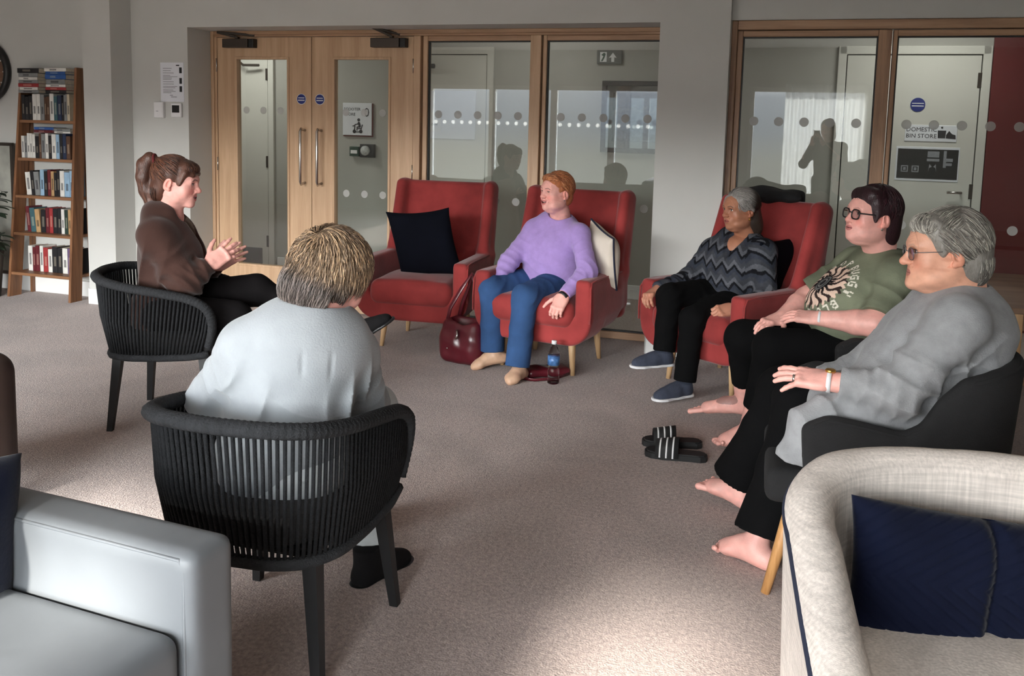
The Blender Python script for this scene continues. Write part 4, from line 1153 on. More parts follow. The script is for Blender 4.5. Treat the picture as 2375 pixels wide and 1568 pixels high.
# ------------------------------------------------------------------ small things on the carpet
# handbag between the armchairs
t = thing('handbag', 'dark red leather handbag standing on the floor between two red armchairs', 'bag', (-0.365, 5.25, 0), math.radians(-28))
M_bag = pmat('burgundy_leather', lin(84, 22, 32), 0.28, 0.2, 9, 0.25, 25, spec=0.6)
s = SDF((-0.24, -0.18, -0.01), (0.24, 0.18, 0.36), 0.008)
s.rbox((0, 0, 0.10), (0.145, 0.105, 0.10), 0.06)
s.rbox((0, 0, 0.17), (0.135, 0.085, 0.10), 0.05, k=0.05)
s.ell((0.01, -0.01, 0.30), (0.105, 0.06, 0.12), k=0.02, op='sub')
s.warp((0, -0.1, 0.14), 0.22, lambda x, y, z: 0.007 * np.sin(42 * x + 30 * z) * np.cos(26 * z - 20 * x))
V, Q = s.mesh(); new_obj('bag_body', np_mesh('bag_body', V, Q, M_bag), t)
MB().tube([(-0.11, -0.05, 0.22), (-0.09, -0.04, 0.33), (-0.03, -0.01, 0.45), (0.02, 0.02, 0.54), (0.05, 0.02, 0.45), (0.10, -0.02, 0.32), (0.12, -0.05, 0.22)], 0.013, 8, flat=0.35).tube([(-0.10, 0.06, 0.22), (-0.06, 0.05, 0.35), (0.02, 0.04, 0.53), (0.08, 0.05, 0.36), (0.11, 0.06, 0.22)], 0.013, 8, flat=0.35).obj('strap', M_bag, t, smooth=True)
MB().tube([(0.0, -0.105, 0.215), (0.012, -0.118, 0.19), (0.004, -0.12, 0.165)], 0.007, 8).obj('clasp', M_chrome, t, smooth=True)
MB().tube([(-0.06, -0.108, 0.10), (-0.06, -0.118, 0.10)], 0.005, 8).obj('stud', M_chrome, t, smooth=True)
t = thing('strap_bag', 'flat dark red strap and purse lying under the lavender woman\'s armchair', 'bag', (0.12, 5.02, 0), math.radians(20))
s = SDF((-0.16, -0.1, -0.01), (0.16, 0.1, 0.1), 0.008); s.rbox((0, 0, 0.024), (0.13, 0.07, 0.024), 0.02); s.warp((0, 0, 0.04), 0.14, lambda x, y, z: 0.006 * np.sin(50 * x + 20 * y)); V, Q = s.mesh()
new_obj('pouch', np_mesh('pouch', V, Q, M_bag), t)
MB().tube([(-0.12, -0.03, 0.03), (-0.19, -0.07, 0.012), (-0.12, -0.13, 0.012), (0.0, -0.13, 0.012), (0.10, -0.09, 0.02)], 0.010, 6, flat=0.4).obj('strap', M_bag, t, smooth=True)
# water bottle
def pet_mat():
    m = bpy.data.materials.new('clear_plastic_bottle'); m.use_nodes = True
    b = m.node_tree.nodes['Principled BSDF']
    b.inputs['Base Color'].default_value = (0.95, 0.97, 0.98, 1); b.inputs['Transmission Weight'].default_value = 1.0; b.inputs['Roughness'].default_value = 0.03; b.inputs['IOR'].default_value = 1.2
    return m
t = thing('water_bottle', 'clear plastic water bottle with blue label beside the armchair leg', 'bottle', (0.155, 4.845, 0))
prof = [(0.0, 0.004), (0.028, 0.0), (0.033, 0.006), (0.034, 0.03), (0.031, 0.05), (0.033, 0.06), (0.033, 0.075), (0.028, 0.085), (0.028, 0.1), (0.033, 0.108), (0.033, 0.165), (0.030, 0.18), (0.020, 0.205), (0.0125, 0.215), (0.0125, 0.228)]
MB().lathe(prof, 28).obj('bottle_body', pet_mat(), t, smooth=True)
MB().lathe([(0.0338, 0.108), (0.0338, 0.16)], 28).obj('label', pmat('blue_label', lin(72, 112, 164), 0.4, 0.6, 40, 0.0), t, smooth=True)
MB().lathe([(0.0, 0.245), (0.0145, 0.245), (0.0150, 0.225), (0.0, 0.225)], 20).obj('cap', M_white, t, smooth=True)
# sliders
M_slide = pmat('black_rubber', lin(26, 26, 27), 0.7, 0.1, 20, 0.1, 80)
def slider(x, y, rot, label):
    """toe towards -x"""
    t = thing('slider', label, 'slider', (x, y, 0), rot, 'black sliders with white stripes')
    out = [(-0.135, 0.0), (-0.128, 0.026), (-0.10, 0.043), (-0.05, 0.048), (0.0, 0.040), (0.06, 0.034), (0.11, 0.036), (0.133, 0.022), (0.138, 0.0), (0.133, -0.022), (0.11, -0.036), (0.06, -0.036), (0.0, -0.042), (-0.05, -0.048), (-0.10, -0.044), (-0.128, -0.026)]
    MB().poly(out, 0.0, 0.024, 'z').obj('sole', M_slide, t)
    MB().poly([(a * 0.93, b * 0.9) for a, b in out], 0.024, 0.030, 'z').obj('footbed', M_slide, t)
    def arch(x0, x1, lift, name, mat, dz=0.0):
        n = 18; P = np.zeros((4, n, 3))
        for i, (xx, r) in enumerate(((x0, 0), (x0, 0.004), (x1, 0.004), (x1, 0))):
            for k in range(n):
                a = math.pi * k / (n - 1)
                hgt = 0.058 + 0.18 * (xx + 0.09)
                P[i, k] = (xx, (0.049 + r + dz) * math.cos(a), 0.012 + (hgt + r + dz) * math.sin(a) ** 0.75)
        return new_obj(name, grid_mesh(name, P, mat), t)
    st = arch(-0.085, 0.015, 0, 'strap', M_slide)
    for q in (-0.068, -0.040, -0.012):
        s2 = arch(q, q + 0.007, 0, 'stripe', M_white, 0.0012); s2.parent = st
    return t
slider(0.672, 3.905, math.radians(-4), 'black slider with three white stripes, the farther of the pair')
slider(0.665, 3.755, math.radians(-14), 'black slider with three white stripes, the nearer of the pair')
t = thing('jacket', 'black jacket hung over the top of the third red armchair', 'jacket', (1.405, 5.21, 0.985), math.radians(-51))
s = SDF((-0.3, -0.2, -0.25), (0.3, 0.2, 0.2), 0.011)
s.ell((-0.08, 0.02, 0.080), (0.13, 0.07, 0.045), k=0.03).ell((0.05, 0.03, 0.070), (0.15, 0.055, 0.035), k=0.04).rbox((0.0, 0.10, 0.0), (0.17, 0.025, 0.11), 0.025, k=0.05)
s.warp((0, 0, 0.08), 0.28, lambda x, y, z: 0.007 * np.sin(36 * x + 20 * z))
V, Q = s.mesh(); new_obj('body', np_mesh('body', V, Q, pmat('black_cloth', lin(20, 20, 22), 0.95, 0.2, 20, 0.3, 150)), t)

# ------------------------------------------------------------------ people
def nrm(v):
    v = np.array(v, float); return v / (np.linalg.norm(v) + 1e-9)
def frame(fwd, up=(0, 0, 1)):
    """columns: right, forward, up"""
    f = nrm(fwd); u = np.array(up, float); u = nrm(u - f * u.dot(f)); r = np.cross(f, u)
    return np.stack([r, f, u], 1)
def vnoise(P, f, seed=0):
    """cheap smooth noise in -1..1"""
    r = np.random.default_rng(seed); o = np.zeros(len(P))
    for i in range(5):
        k = r.normal(size=3); k = k / np.linalg.norm(k) * f * r.uniform(0.6, 1.5)
        o += np.sin(P @ k + r.uniform(0, 6.28))
    return o / 3.2

def head_sdf(o):
    """head in its own frame: x right, y forward, z up, origin between the ears; o = options"""
    h = o.get('h', 0.0018); w = o.get('w', 1.0)
    s = SDF((-0.105, -0.125, -0.20), (0.105, 0.145, 0.135), h)
    s.ell((0, -0.015, 0.032), (0.077 * w, 0.096, 0.090), k=0.0)
    s.ell((0, 0.030, -0.036), (0.061 * w, 0.064, 0.080), k=0.035)
    s.ell((0, 0.055, 0.030), (0.058 * w, 0.044, 0.050), k=0.03)
    ch = o.get('chin', 0.0)
    s.ell((0, 0.074 + ch, -0.098), (0.023 * w, 0.020, 0.018), k=0.024)
    if ch: s.ell((0, 0.045 + ch, -0.075), (0.040 * w, 0.036, 0.036), k=0.03)
    jw = o.get('jowl', 0.0)
    for q in (-1, 1):
        s.ell((q * 0.046 * w, 0.004, -0.064), (0.020, 0.032, 0.030), k=0.035)
        s.ell((q * 0.040 * w, 0.058, -0.030), (0.024, 0.022, 0.024 + 0.006 * o.get('smile', 0)), k=0.025)
        if jw: s.ell((q * 0.041 * w, 0.036, -0.082), (0.021 * jw, 0.032, 0.021 * jw), k=0.025)
    if jw: s.ell((0, 0.018, -0.116), (0.030 * w, 0.040, 0.022 * jw), k=0.03)
    s.cone((-0.040, 0.082, 0.022), (0.040, 0.082, 0.022), 0.010, 0.010, 0.022)
    s.ell((0, 0.088, 0.024), (0.020, 0.010, 0.012), k=0.02)
    for q in (-1, 1):
        s.ell((q * 0.031, 0.098, 0.006), (0.017, 0.013, 0.0105), k=0.012, op='sub')
        s.ell((q * 0.031, 0.0775, 0.005), (0.0125, 0.0125, 0.0120), k=0.003)
        op = o.get('eye', 1.0)
        s.cone((q * 0.019, 0.0845, 0.0075 + 0.0035 * op), (q * 0.043, 0.0805, 0.0065 + 0.0035 * op), 0.0040, 0.0036, 0.004)
        s.cone((q * 0.020, 0.0850, 0.000 - 0.0035 * op), (q * 0.042, 0.0810, 0.0005 - 0.003 * op), 0.0038, 0.0034, 0.005)
    nl = o.get('nose', 1.0)
    s.cone((0, 0.085, 0.016), (0, 0.084 + 0.024 * nl, -0.026), 0.0075, 0.0115, 0.014)
    s.ell((0, 0.088 + 0.020 * nl, -0.029), (0.0125, 0.012, 0.010), k=0.008)
    for q in (-1, 1):
        s.ell((q * 0.0125, 0.080 + 0.016 * nl, -0.031), (0.0075, 0.011, 0.0075), k=0.007)
        s.ell((q * 0.006, 0.085 + 0.016 * nl, -0.0400), (0.0035, 0.005, 0.004), k=0.003, op='sub')
    sm = o.get('smile', 0.0); om = o.get('open', 0.0)
    zc = -0.061; xw = 0.022 + 0.006 * sm; lift = 0.008 * sm
    s.ell((0, 0.080, zc), (0.032, 0.016, 0.022), k=0.02)
    for q in (-1, 1):
        s.cone((q * xw, 0.082, zc + lift), (0, 0.0945, zc + 0.0055), 0.0035, 0.0056, 0.006)
        s.cone((q * xw * 0.9, 0.081, zc + lift - 0.002), (0, 0.0925, zc - 0.0075 - 0.008 * om), 0.0035, 0.0064, 0.006)
        s.cone((q * (xw + 0.002), 0.086, zc + lift - 0.001), (0, 0.099, zc - 0.0005 - 0.004 * om), 0.0022, 0.0022 + 0.005 * om, 0.002, op='sub')
        if sm: s.cone((q * 0.020, 0.094, -0.034), (q * (xw + 0.010), 0.080, zc + 0.002), 0.0024, 0.0020, 0.006, op='sub')
        if o.get('old'):
            s.cone((q * 0.019, 0.0945, -0.036), (q * 0.030, 0.080, -0.066), 0.0016, 0.0014, 0.006, op='sub')
            s.cone((q * 0.022, 0.087, -0.0115), (q * 0.042, 0.078, -0.013), 0.0013, 0.0010, 0.005, op='sub')
    for q in (-1, 1):
        a = math.radians(18)
        Re = np.array([[1, 0, 0], [0, math.cos(a), math.sin(a)], [0, -math.sin(a), math.cos(a)]])
        s.ell((q * 0.0795 * w, -0.018, -0.004), (0.0075, 0.018, 0.032), Re, k=0.006)
        s.ell((q * 0.0870 * w, -0.012, -0.001), (0.0085, 0.0095, 0.019), Re, k=0.003, op='sub')
        s.ell((q * 0.0800 * w, -0.010, -0.030), (0.0060, 0.0080, 0.0085), k=0.006)
        s.ell((q * 0.0805 * w, -0.004, -0.008), (0.0042, 0.0045, 0.0075), k=0.004)
    nb = np.array(o['neck_local'])
    nr = o.get('neck_r', 0.052)
    s.cone((0, -0.022, -0.050), nb * 0.5 + np.array([0, -0.018, -0.045]), nr, nr, 0.03)
    s.cone(nb * 0.5 + np.array([0, -0.018, -0.045]), nb, nr, nr * 1.12, 0.03)
    if o.get('old'):
        s.warp((0, 0.055, -0.06), 0.10, lambda x, y, z: 0.0007 * np.sin(140 * z + 60 * x) + 0.0007 * np.sin(90 * x + 50 * z))
        s.warp((0, 0.085, 0.052), 0.05, lambda x, y, z: 0.0006 * np.sin(700 * z + 10 * np.sin(40 * x)))
    return s

def head_colours(V, o, skin):
    x, y, z = V[:, 0], V[:, 1], V[:, 2]
    c = np.tile(np.array(skin), (len(V), 1))
    def blend(mask, col, a=1.0):
        m = np.clip(mask, 0, 1)[:, None] * a
        c[:] = c * (1 - m) + np.array(col) * m
    n = vnoise(V, 90, 3)
    c *= (1 + 0.05 * n)[:, None]
    ax = np.abs(x)
    # cheeks, nose and ears are redder
    blend(np.exp(-((ax - 0.042) / 0.022) ** 2 - ((z + 0.032) / 0.022) ** 2) * (y > 0.02), np.array(skin) * (1.08, 0.72, 0.70), o.get('blush', 0.5))
    blend(np.exp(-(ax / 0.016) ** 2 - ((z + 0.028) / 0.014) ** 2) * (y > 0.09), np.array(skin) * (1.05, 0.74, 0.72), 0.5)
    blend((ax > 0.074) * 1.0 * (np.abs(z) < 0.04) * (np.abs(y + 0.012) < 0.03), np.array(skin) * (1.05, 0.78, 0.74), 0.6)
    # eye area
    blend(np.exp(-((ax - 0.031) / 0.018) ** 2 - ((z - 0.003) / 0.013) ** 2) * (y > 0.055), np.array(skin) * (0.72, 0.60, 0.58), o.get('sock', 0.5))
    d2 = (ax - 0.031) ** 2 + (y - 0.0775) ** 2 + (z - 0.005) ** 2
    op = o.get('eye', 1.0)
    zz = 0.005
    ball = (np.sqrt(d2) < 0.0136) & (np.abs(z - zz) < 0.0052 * op + 0.0006) & (ax < 0.0425) & (ax > 0.0195)
    c[ball] = lin(196, 188, 182)
    gx = o.get('gaze', 0.0)
    iris = ball & ((x - np.sign(x) * 0.031 - gx) ** 2 + (z - zz) ** 2 < 0.0056 ** 2)
    c[iris] = lin(48, 36, 30)
    lash = (np.sqrt(d2) < 0.019) & (np.abs(z - (zz + 0.0056 * op)) < 0.0016) & (ax < 0.044) & (ax > 0.018) & (y > 0.066)
    c[lash] = lin(38, 28, 26)
    # brows
    zb = 0.0225 + 0.006 * np.clip((ax - 0.014) / 0.02, 0, 1) - 0.007 * np.clip((ax - 0.036) / 0.014, 0, 1)
    bm = np.clip(1.4 - np.abs(z - zb) / 0.0026, 0, 1) * ((ax > 0.013) & (ax < 0.051) & (y > 0.055))
    blend(bm, o.get('brow', lin(80, 60, 52)), o.get('browa', 0.85))
    # mouth
    sm = o.get('smile', 0.0); om = o.get('open', 0.0); zc = -0.061; xw = 0.022 + 0.006 * sm; lift = 0.008 * sm
    zl = zc + lift * (ax / xw) ** 2
    lip = (ax < xw + 0.001) & (y > 0.076) & (z - zl < 0.0095 * np.sqrt(np.clip(1 - (ax / xw) ** 2, 0, 1)) + 0.0005) & (z - zl > (-0.012 - 0.010 * om) * np.sqrt(np.clip(1 - (ax / xw) ** 2, 0, 1)) - 0.0005)
    blend(lip * 1.0, o.get('lip', lin(176, 92, 92)), 0.8)
    line = (ax < xw) & (y > 0.07) & (np.abs(z - zl + 0.0005 + 0.004 * om) < 0.0014 + 0.0042 * om * np.sqrt(np.clip(1 - (ax / xw) ** 2, 0, 1)))
    blend(line * 1.0, lin(78, 26, 30), 0.9)
    if om > 0.3: blend((line & (z - zl > -0.0035 * om) & (ax < xw * 0.75)) * 1.0, lin(205, 196, 186), 0.9)
    if o.get('old'):
        blend(np.clip(vnoise(V, 160, 9) - 0.55, 0, 1) * 1.6, np.array(skin) * (0.78, 0.62, 0.55), 0.5)
    return c

def hand_prims(s, wrist, fdir, dorsal, side, curls=(20, 30, 25), spread=4.0, pinky=0.0, thumb=(0.75, 0.62, -0.25), scale=1.0, tcurl=15):
    """side: +1 left hand, -1 right hand (thumb towards side * x)"""
    R = frame(fdir, dorsal)
    wrist = np.array(wrist, float)
    def P(x, y, z): return wrist + R @ (np.array([x, y, z]) * scale)
    s.rbox(P(side * 0.000, 0.050, 0.0), np.array([0.040, 0.046, 0.0135]) * scale, 0.0125 * scale, R, k=0.012)
    s.cone(P(0, -0.02, 0), P(0, 0.03, 0), 0.027 * scale, 0.030 * scale, 0.02, asp=0.62, axis=R[:, 2])
    s.ell(P(side * 0.027, 0.032, -0.008), np.array([0.018, 0.030, 0.015]) * scale, R, k=0.012)
    fl = [0.070, 0.079, 0.073, 0.057]
    xs = [0.030, 0.0105, -0.009, -0.028]
    tips = []
    for i in range(4):
        sp_ = math.radians(spread * (1.4 - i) * 1.3 - (pinky if i == 3 else 0))
        c = curls if not isinstance(curls[0], (tuple, list)) else curls[i]
        p = np.array([side * xs[i], 0.088 - (0.006 if i == 3 else 0) - (0.003 if i == 0 else 0), 0.001])
        d = np.array([side * math.sin(sp_), math.cos(sp_), 0]); ang = 0
        r = [0.0096, 0.0090, 0.0082, 0.0070]
        if i == 3: r = [q * 0.88 for q in r]
        s.ell(P(*(p + np.array([0, 0, 0.004]))), np.array([0.0100, 0.0105, 0.0095]) * scale, R, k=0.008)
        for j, fr_ in enumerate((0.45, 0.30, 0.25)):
            ang += math.radians(c[j])
            v = np.array([d[0] * math.cos(ang), d[1] * math.cos(ang), -math.sin(ang)]) * fl[i] * fr_
            s.cone(P(*p), P(*(p + v)), r[j] * scale, r[j + 1] * scale, 0.004)
            p = p + v
        tips.append(P(*p))
    p = np.array([side * 0.030, 0.020, -0.006]); d = nrm((side * thumb[0], thumb[1], thumb[2]))
    for j, (l, ra, rb_) in enumerate(((0.040, 0.0135, 0.0115), (0.030, 0.0112, 0.0100), (0.025, 0.0100, 0.0080))):
        if j: d = nrm(d + np.array([-side * math.tan(math.radians(tcurl)) * 0.5, 0.25, 0.0]))
        s.cone(P(*p), P(*(p + d * l)), ra * scale, rb_ * scale, 0.008 if j == 0 else 0.004)
        p = p + d * l
    return P

def arm_mesh(elbow, wrist, fdir, dorsal, side, h=0.0026, r=(0.042, 0.028), upper=None, ru=0.05, **kw):
    elbow = np.array(elbow); wrist = np.array(wrist)
    ext = wrist + nrm(fdir) * 0.1
    lo = np.minimum(np.minimum(elbow, wrist), ext) - 0.12; hi = np.maximum(np.maximum(elbow, wrist), ext) + 0.12
    if upper is not None:
        lo = np.minimum(lo, np.array(upper) - 0.08); hi = np.maximum(hi, np.array(upper) + 0.08)
    s = SDF(lo, hi, h)
    mid = elbow * 0.68 + wrist * 0.32
    s.chain([elbow, mid, wrist], [r[0] * 0.96, r[0], r[1]], 0.02)
    if upper is not None: s.cone(upper, elbow, ru, r[0] * 1.0, 0.03)
    hand_prims(s, wrist, fdir, dorsal, side, **kw)
    return s.mesh()

def leg_mesh(knee, ankle, toe, h=0.003, r=(0.052, 0.034), bare=True, size=1.0, heel_up=None):
    """bare lower leg and foot; toe = tip of the big toe"""
    knee = np.array(knee, float); ankle = np.array(ankle, float); toe = np.array(toe, float)
    pts = np.stack([knee, ankle, toe]); s = SDF(pts.min(0) - 0.12, pts.max(0) + 0.12, h)
    f = toe - ankle; up = nrm(knee - ankle); up = nrm(up - nrm(f) * 0.0)
    mid = knee * 0.6 + ankle * 0.4
    s.chain([knee, mid, ankle], [r[0], r[0] * 0.92, r[1]], 0.02)
    foot_prims(s, ankle, toe, bare, size, nrm(knee - ankle))
    return s.mesh()
def foot_prims(s, ankle, toe, bare=True, size=1.0, shin=(0, 0, 1), z=None):
    ankle = np.array(ankle, float); toe = np.array(toe, float)
    f = toe - ankle
    zup = np.array([0, 0, 1.0])
    fh = nrm(f)
    R = frame(fh, zup if abs(fh[2]) < 0.85 else np.array(shin))
    rt, fw, up = R[:, 0], R[:, 1], R[:, 2]
    L = np.linalg.norm(f)
    base = ankle - up * 0.045 * size
    # sole line runs from below the heel to the toe tip
    heel = ankle - fw * 0.030 * size - up * 0.042 * size
    ball = ankle + f * 0.70 ; ball = ball - up * max(0.0, (np.dot(ball - toe, up)) * 0.55)
    s.ell(heel, np.array([0.029, 0.034, 0.030]) * size, R, k=0.03)
    s.ell(ankle - up * 0.012, np.array([0.032, 0.036, 0.034]) * size, R, k=0.025)
    inst = (ankle + ball) / 2 + up * 0.004
    s.cone(ankle + fw * 0.01, inst, 0.034 * size, 0.030 * size, 0.03)
    s.cone(heel, ball, 0.026 * size, 0.022 * size, 0.03, asp=0.8, axis=up)
    s.cone(inst, ball, 0.030 * size, 0.022 * size, 0.03)
    s.ell(ball - fw * 0.012, np.array([0.046, 0.034, 0.019]) * size, R, k=0.025)
    if bare:
        tl = [(0.029, 1.0, 0.0130), (0.0075, 1.0, 0.0095), (-0.0105, 0.96, 0.0090), (-0.0270, 0.90, 0.0085), (-0.0420, 0.83, 0.0080)]
        sg = bare if isinstance(bare, (int, float)) and not isinstance(bare, bool) else 1
        for (x, fr_, r_) in tl:
            a = ball + rt * (sg * x * 0.9 * size) + fw * 0.02 * size - up * 0.004
            t_ = ankle + fw * (L * fr_) + up * np.dot(toe - ankle, up) + rt * (sg * x * size)
            t_ = a + nrm(t_ - a) * max(np.linalg.norm(t_ - a), 0.02)
            s.cone(a, t_, r_ * 0.9 * size, r_ * 0.95 * size, 0.0035); s.ell(t_, (r_ * 1.05 * size, r_ * 1.15 * size, r_ * 1.0 * size), R, k=0.003)
    else:
        s.cone(ball - rt * 0.015, toe - fw * 0.012 - rt * 0.004, 0.021 * size, 0.017 * size, 0.025)
        s.cone(ball + rt * 0.018, toe - fw * 0.022 + rt * 0.010, 0.020 * size, 0.015 * size, 0.025)
    return R

def folds(s, P, rad, direction, freq, amp, wob=1.0, ph=0.0):
    d = nrm(direction); t1 = nrm(np.cross(d, (0.3, 0.5, 0.8))); t2 = np.cross(d, t1)
    def fn(x, y, z):
        a = x * d[0] + y * d[1] + z * d[2]; b = x * t1[0] + y * t1[1] + z * t1[2]; c = x * t2[0] + y * t2[1] + z * t2[2]
        w = a * freq * 1.45 + wob * np.sin(b * freq * 0.35 + ph) + 0.8 * wob * np.sin(c * freq * 0.28 + 2 * ph) + ph
        return 1.7 * amp * (np.abs(np.sin(w * 0.5)) ** 0.8 * 1.5 - 0.9)
    s.warp(P, rad, fn)

def hair_clumps(name, mat, R, c, ell_c, ell_r, starts, flow, length, rad, seed, cols, seg=7, lift=0.006, wave=0.0, taper=0.25, droop=0.0):
    """clumps of hair lying on an ellipsoid: starts = unit directions in the head frame; flow(dir)->tangent direction"""
    r = np.random.default_rng(seed)
    V = []; Q = []; C = []
    ell_c = np.array(ell_c); ell_r = np.array(ell_r); nside = 3
    for si, d0 in enumerate(starts):
        p = nrm(d0); ln_ = length * r.uniform(0.7, 1.2); st = ln_ / seg
        pts = []; ns = []
        ph = r.uniform(0, 6.28)
        off = lift * r.uniform(0.3, 1.3)
        for k in range(seg + 1):
            q = ell_c + ell_r * p
            nn = nrm(p / ell_r)
            pts.append(q + nn * (off * (1 - 0.5 * (k / seg - 0.4) ** 2) + (0.003 * wave * math.sin(ph + k * 1.3))) + np.array([0, 0, -droop * (k / seg) ** 2]))
            ns.append(nn)
            t = np.array(flow(p, r), float) + r.normal(size=3) * 0.08
            if wave: t = t + wave * 0.5 * np.cross(nn, nrm(t)) * math.sin(ph + k * 1.1)
            t = t - nn * t.dot(nn); t = nrm(t)
            q2 = q + t * st
            p = nrm((q2 - ell_c) / ell_r)
        pts = np.array(pts); col = np.array(cols[r.integers(len(cols))]) * r.uniform(0.8, 1.2)
        w = rad * r.uniform(0.7, 1.3)
        b = len(V)
        for k in range(seg + 1):
            t = nrm(pts[min(k + 1, seg)] - pts[max(k - 1, 0)]); nn = ns[k]; sd = np.cross(t, nn)
            f = k / seg
            ww = w * (min(1, 0.45 + 2.2 * f) * (1 - f ** 2.5) + taper * f * 0.4 + 0.02)
            for j in range(nside):
                a = 2 * math.pi * j / nside
                V.append(pts[k] + sd * ww * math.cos(a) + nn * ww * 0.5 * math.sin(a)); C.append(col * (0.9 + 0.25 * f))
        for k in range(seg):
            for j in range(nside):
                j2 = (j + 1) % nside
                Q.append((b + k * nside + j, b + k * nside + j2, b + (k + 1) * nside + j2, b + (k + 1) * nside + j))
    V = np.array(V) @ np.asarray(R).T + np.array(c)
    return V, np.array(Q), np.array(C)

def nape(P, c, r, cols, n=1600, ln=0.05, rad=0.0021, seed=9, zmax=0.25, back=-0.1, wave=0.25, lift=0.005, colf=None):
    ds_ = [d for d in fib_dirs(n, 1.3) if d[1] < back and -0.8 < d[2] < zmax]
    v, q, C = hair_clumps('n', None, P.R, P.c, np.array(c) * P.hs, np.array(r) * P.hs, ds_, lambda p, r_: (p[0] * 0.2, -0.1, -1), ln, rad, seed, cols, wave=wave, lift=lift)
    if colf is not None: C = C * colf(v)
    return v, q, C
def fringe(P, c, r, flow, cols, n=1000, ln=0.04, rad=0.002, seed=6, wave=0.15, lift=0.003, ymin=-0.2, colf=None):
    ds_ = [d for d in fib_dirs(n) if d[1] > ymin and d[2] > -0.15]
    v, q, C = hair_clumps('f', None, P.R, P.c, np.array(c) * P.hs, np.array(r) * P.hs, ds_, flow, ln, rad, seed, cols, wave=wave, lift=lift)
    if colf is not None: C = C * colf(v)
    return v, q, C
def fib_dirs(n, seed=0):
    k = np.arange(n) + 0.5
    ph = np.arccos(1 - 2 * k / n); th = np.pi * (1 + 5 ** 0.5) * k + seed
    return np.stack([np.cos(th) * np.sin(ph), np.sin(th) * np.sin(ph), np.cos(ph)], 1)

def join(parts):
    V = []; Q = []; C = []; b = 0
    for v, q, c in parts:
        V.append(v); Q.append(q + b); C.append(c); b += len(v)
    return np.concatenate(V), np.concatenate(Q), np.concatenate(C)
def skincol(V, skin, seed=1, mottle=0.06):
    c = np.tile(np.array(skin), (len(V), 1))
    n = vnoise(V, 55, seed); m = vnoise(V, 130, seed + 5)
    c *= (1 + mottle * n)[:, None]
    c[:, 1:] *= (1 - 0.5 * mottle * m)[:, None]
    return c

M_skin = pmat('skin', (1, 1, 1), 0.46, 0.10, 40, 0.14, 280, attr=True, spec=0.45)
M_skin.node_tree.nodes['Principled BSDF'].inputs['Subsurface Weight'].default_value = 0.0
M_hair = pmat('hair', (1, 1, 1), 0.42, 0.25, 140, 0.5, 260, attr=True, spec=0.5, stretch=(1, 1, 0.35))
M_cloth = {}

class Person:
    def __init__(s, label, base):
        s.t = thing('person', label, 'person', base, 0)
        s.o = np.array(base, float); s.body = []
    def add(s, name, V, Q, mat, col=None, parent=None):
        me = np_mesh(name, V - s.o, Q, mat, True, col)
        return new_obj(name, me, parent or s.t)
    def core(s, skin, *chains):
        """thin inner body that carries head, hands and feet under the clothes"""
        pts = [p for ch in chains for p in ch[0]]
        P_ = np.array(pts, float); sd = SDF(P_.min(0) - 0.1, P_.max(0) + 0.1, 0.012)
        for ch, r in chains:
            for a, b in zip(ch[:-1], ch[1:]): sd.cone(a, b, r, r, 0.03)
        v, q = sd.mesh(); s.body.append((v, q, skincol(v, skin)))
    def finish_body(s, skin):
        V, Q, C = join(s.body)
        return s.add('body', V, Q, M_skin, C)
    def head(s, c, fwd, up, neck, skin, **o):
        R = frame(fwd, up); c = np.array(c, float)
        o['neck_local'] = R.T @ (np.array(neck, float) - c) / o.get('scale', 1.0)
        sd = head_sdf(o); V, Q = sd.mesh()
        C = head_colours(V, o, skin)
        V = V * o.get('scale', 1.0)
        s.body.append((V @ R.T + c, Q, C)); s.R = R; s.c = c; s.hs = o.get('scale', 1.0)
        return R, c
    def hp(s, x, y, z):
        return s.c + s.R @ (np.array([x, y, z]) * s.hs)
    def hair_shell(s, build, h=0.003, col=(0.1, 0.1, 0.1), var=0.2, seed=2, mat=None, streak=None):
        sd = SDF((-0.16, -0.24, -0.26), (0.16, 0.16, 0.19), h); build(sd)
        V, Q = sd.mesh()
        C = np.tile(np.array(col), (len(V), 1)) * (1 + var * vnoise(V * np.array([1, 1, 0.3]), 160, seed))[:, None]
        if streak is not None:
            m = streak(V)[:, None]; C = C * (1 - m[:, :1]) + np.array(streak.col) * m
        V = V * s.hs
        return V @ s.R.T + s.c, Q, C

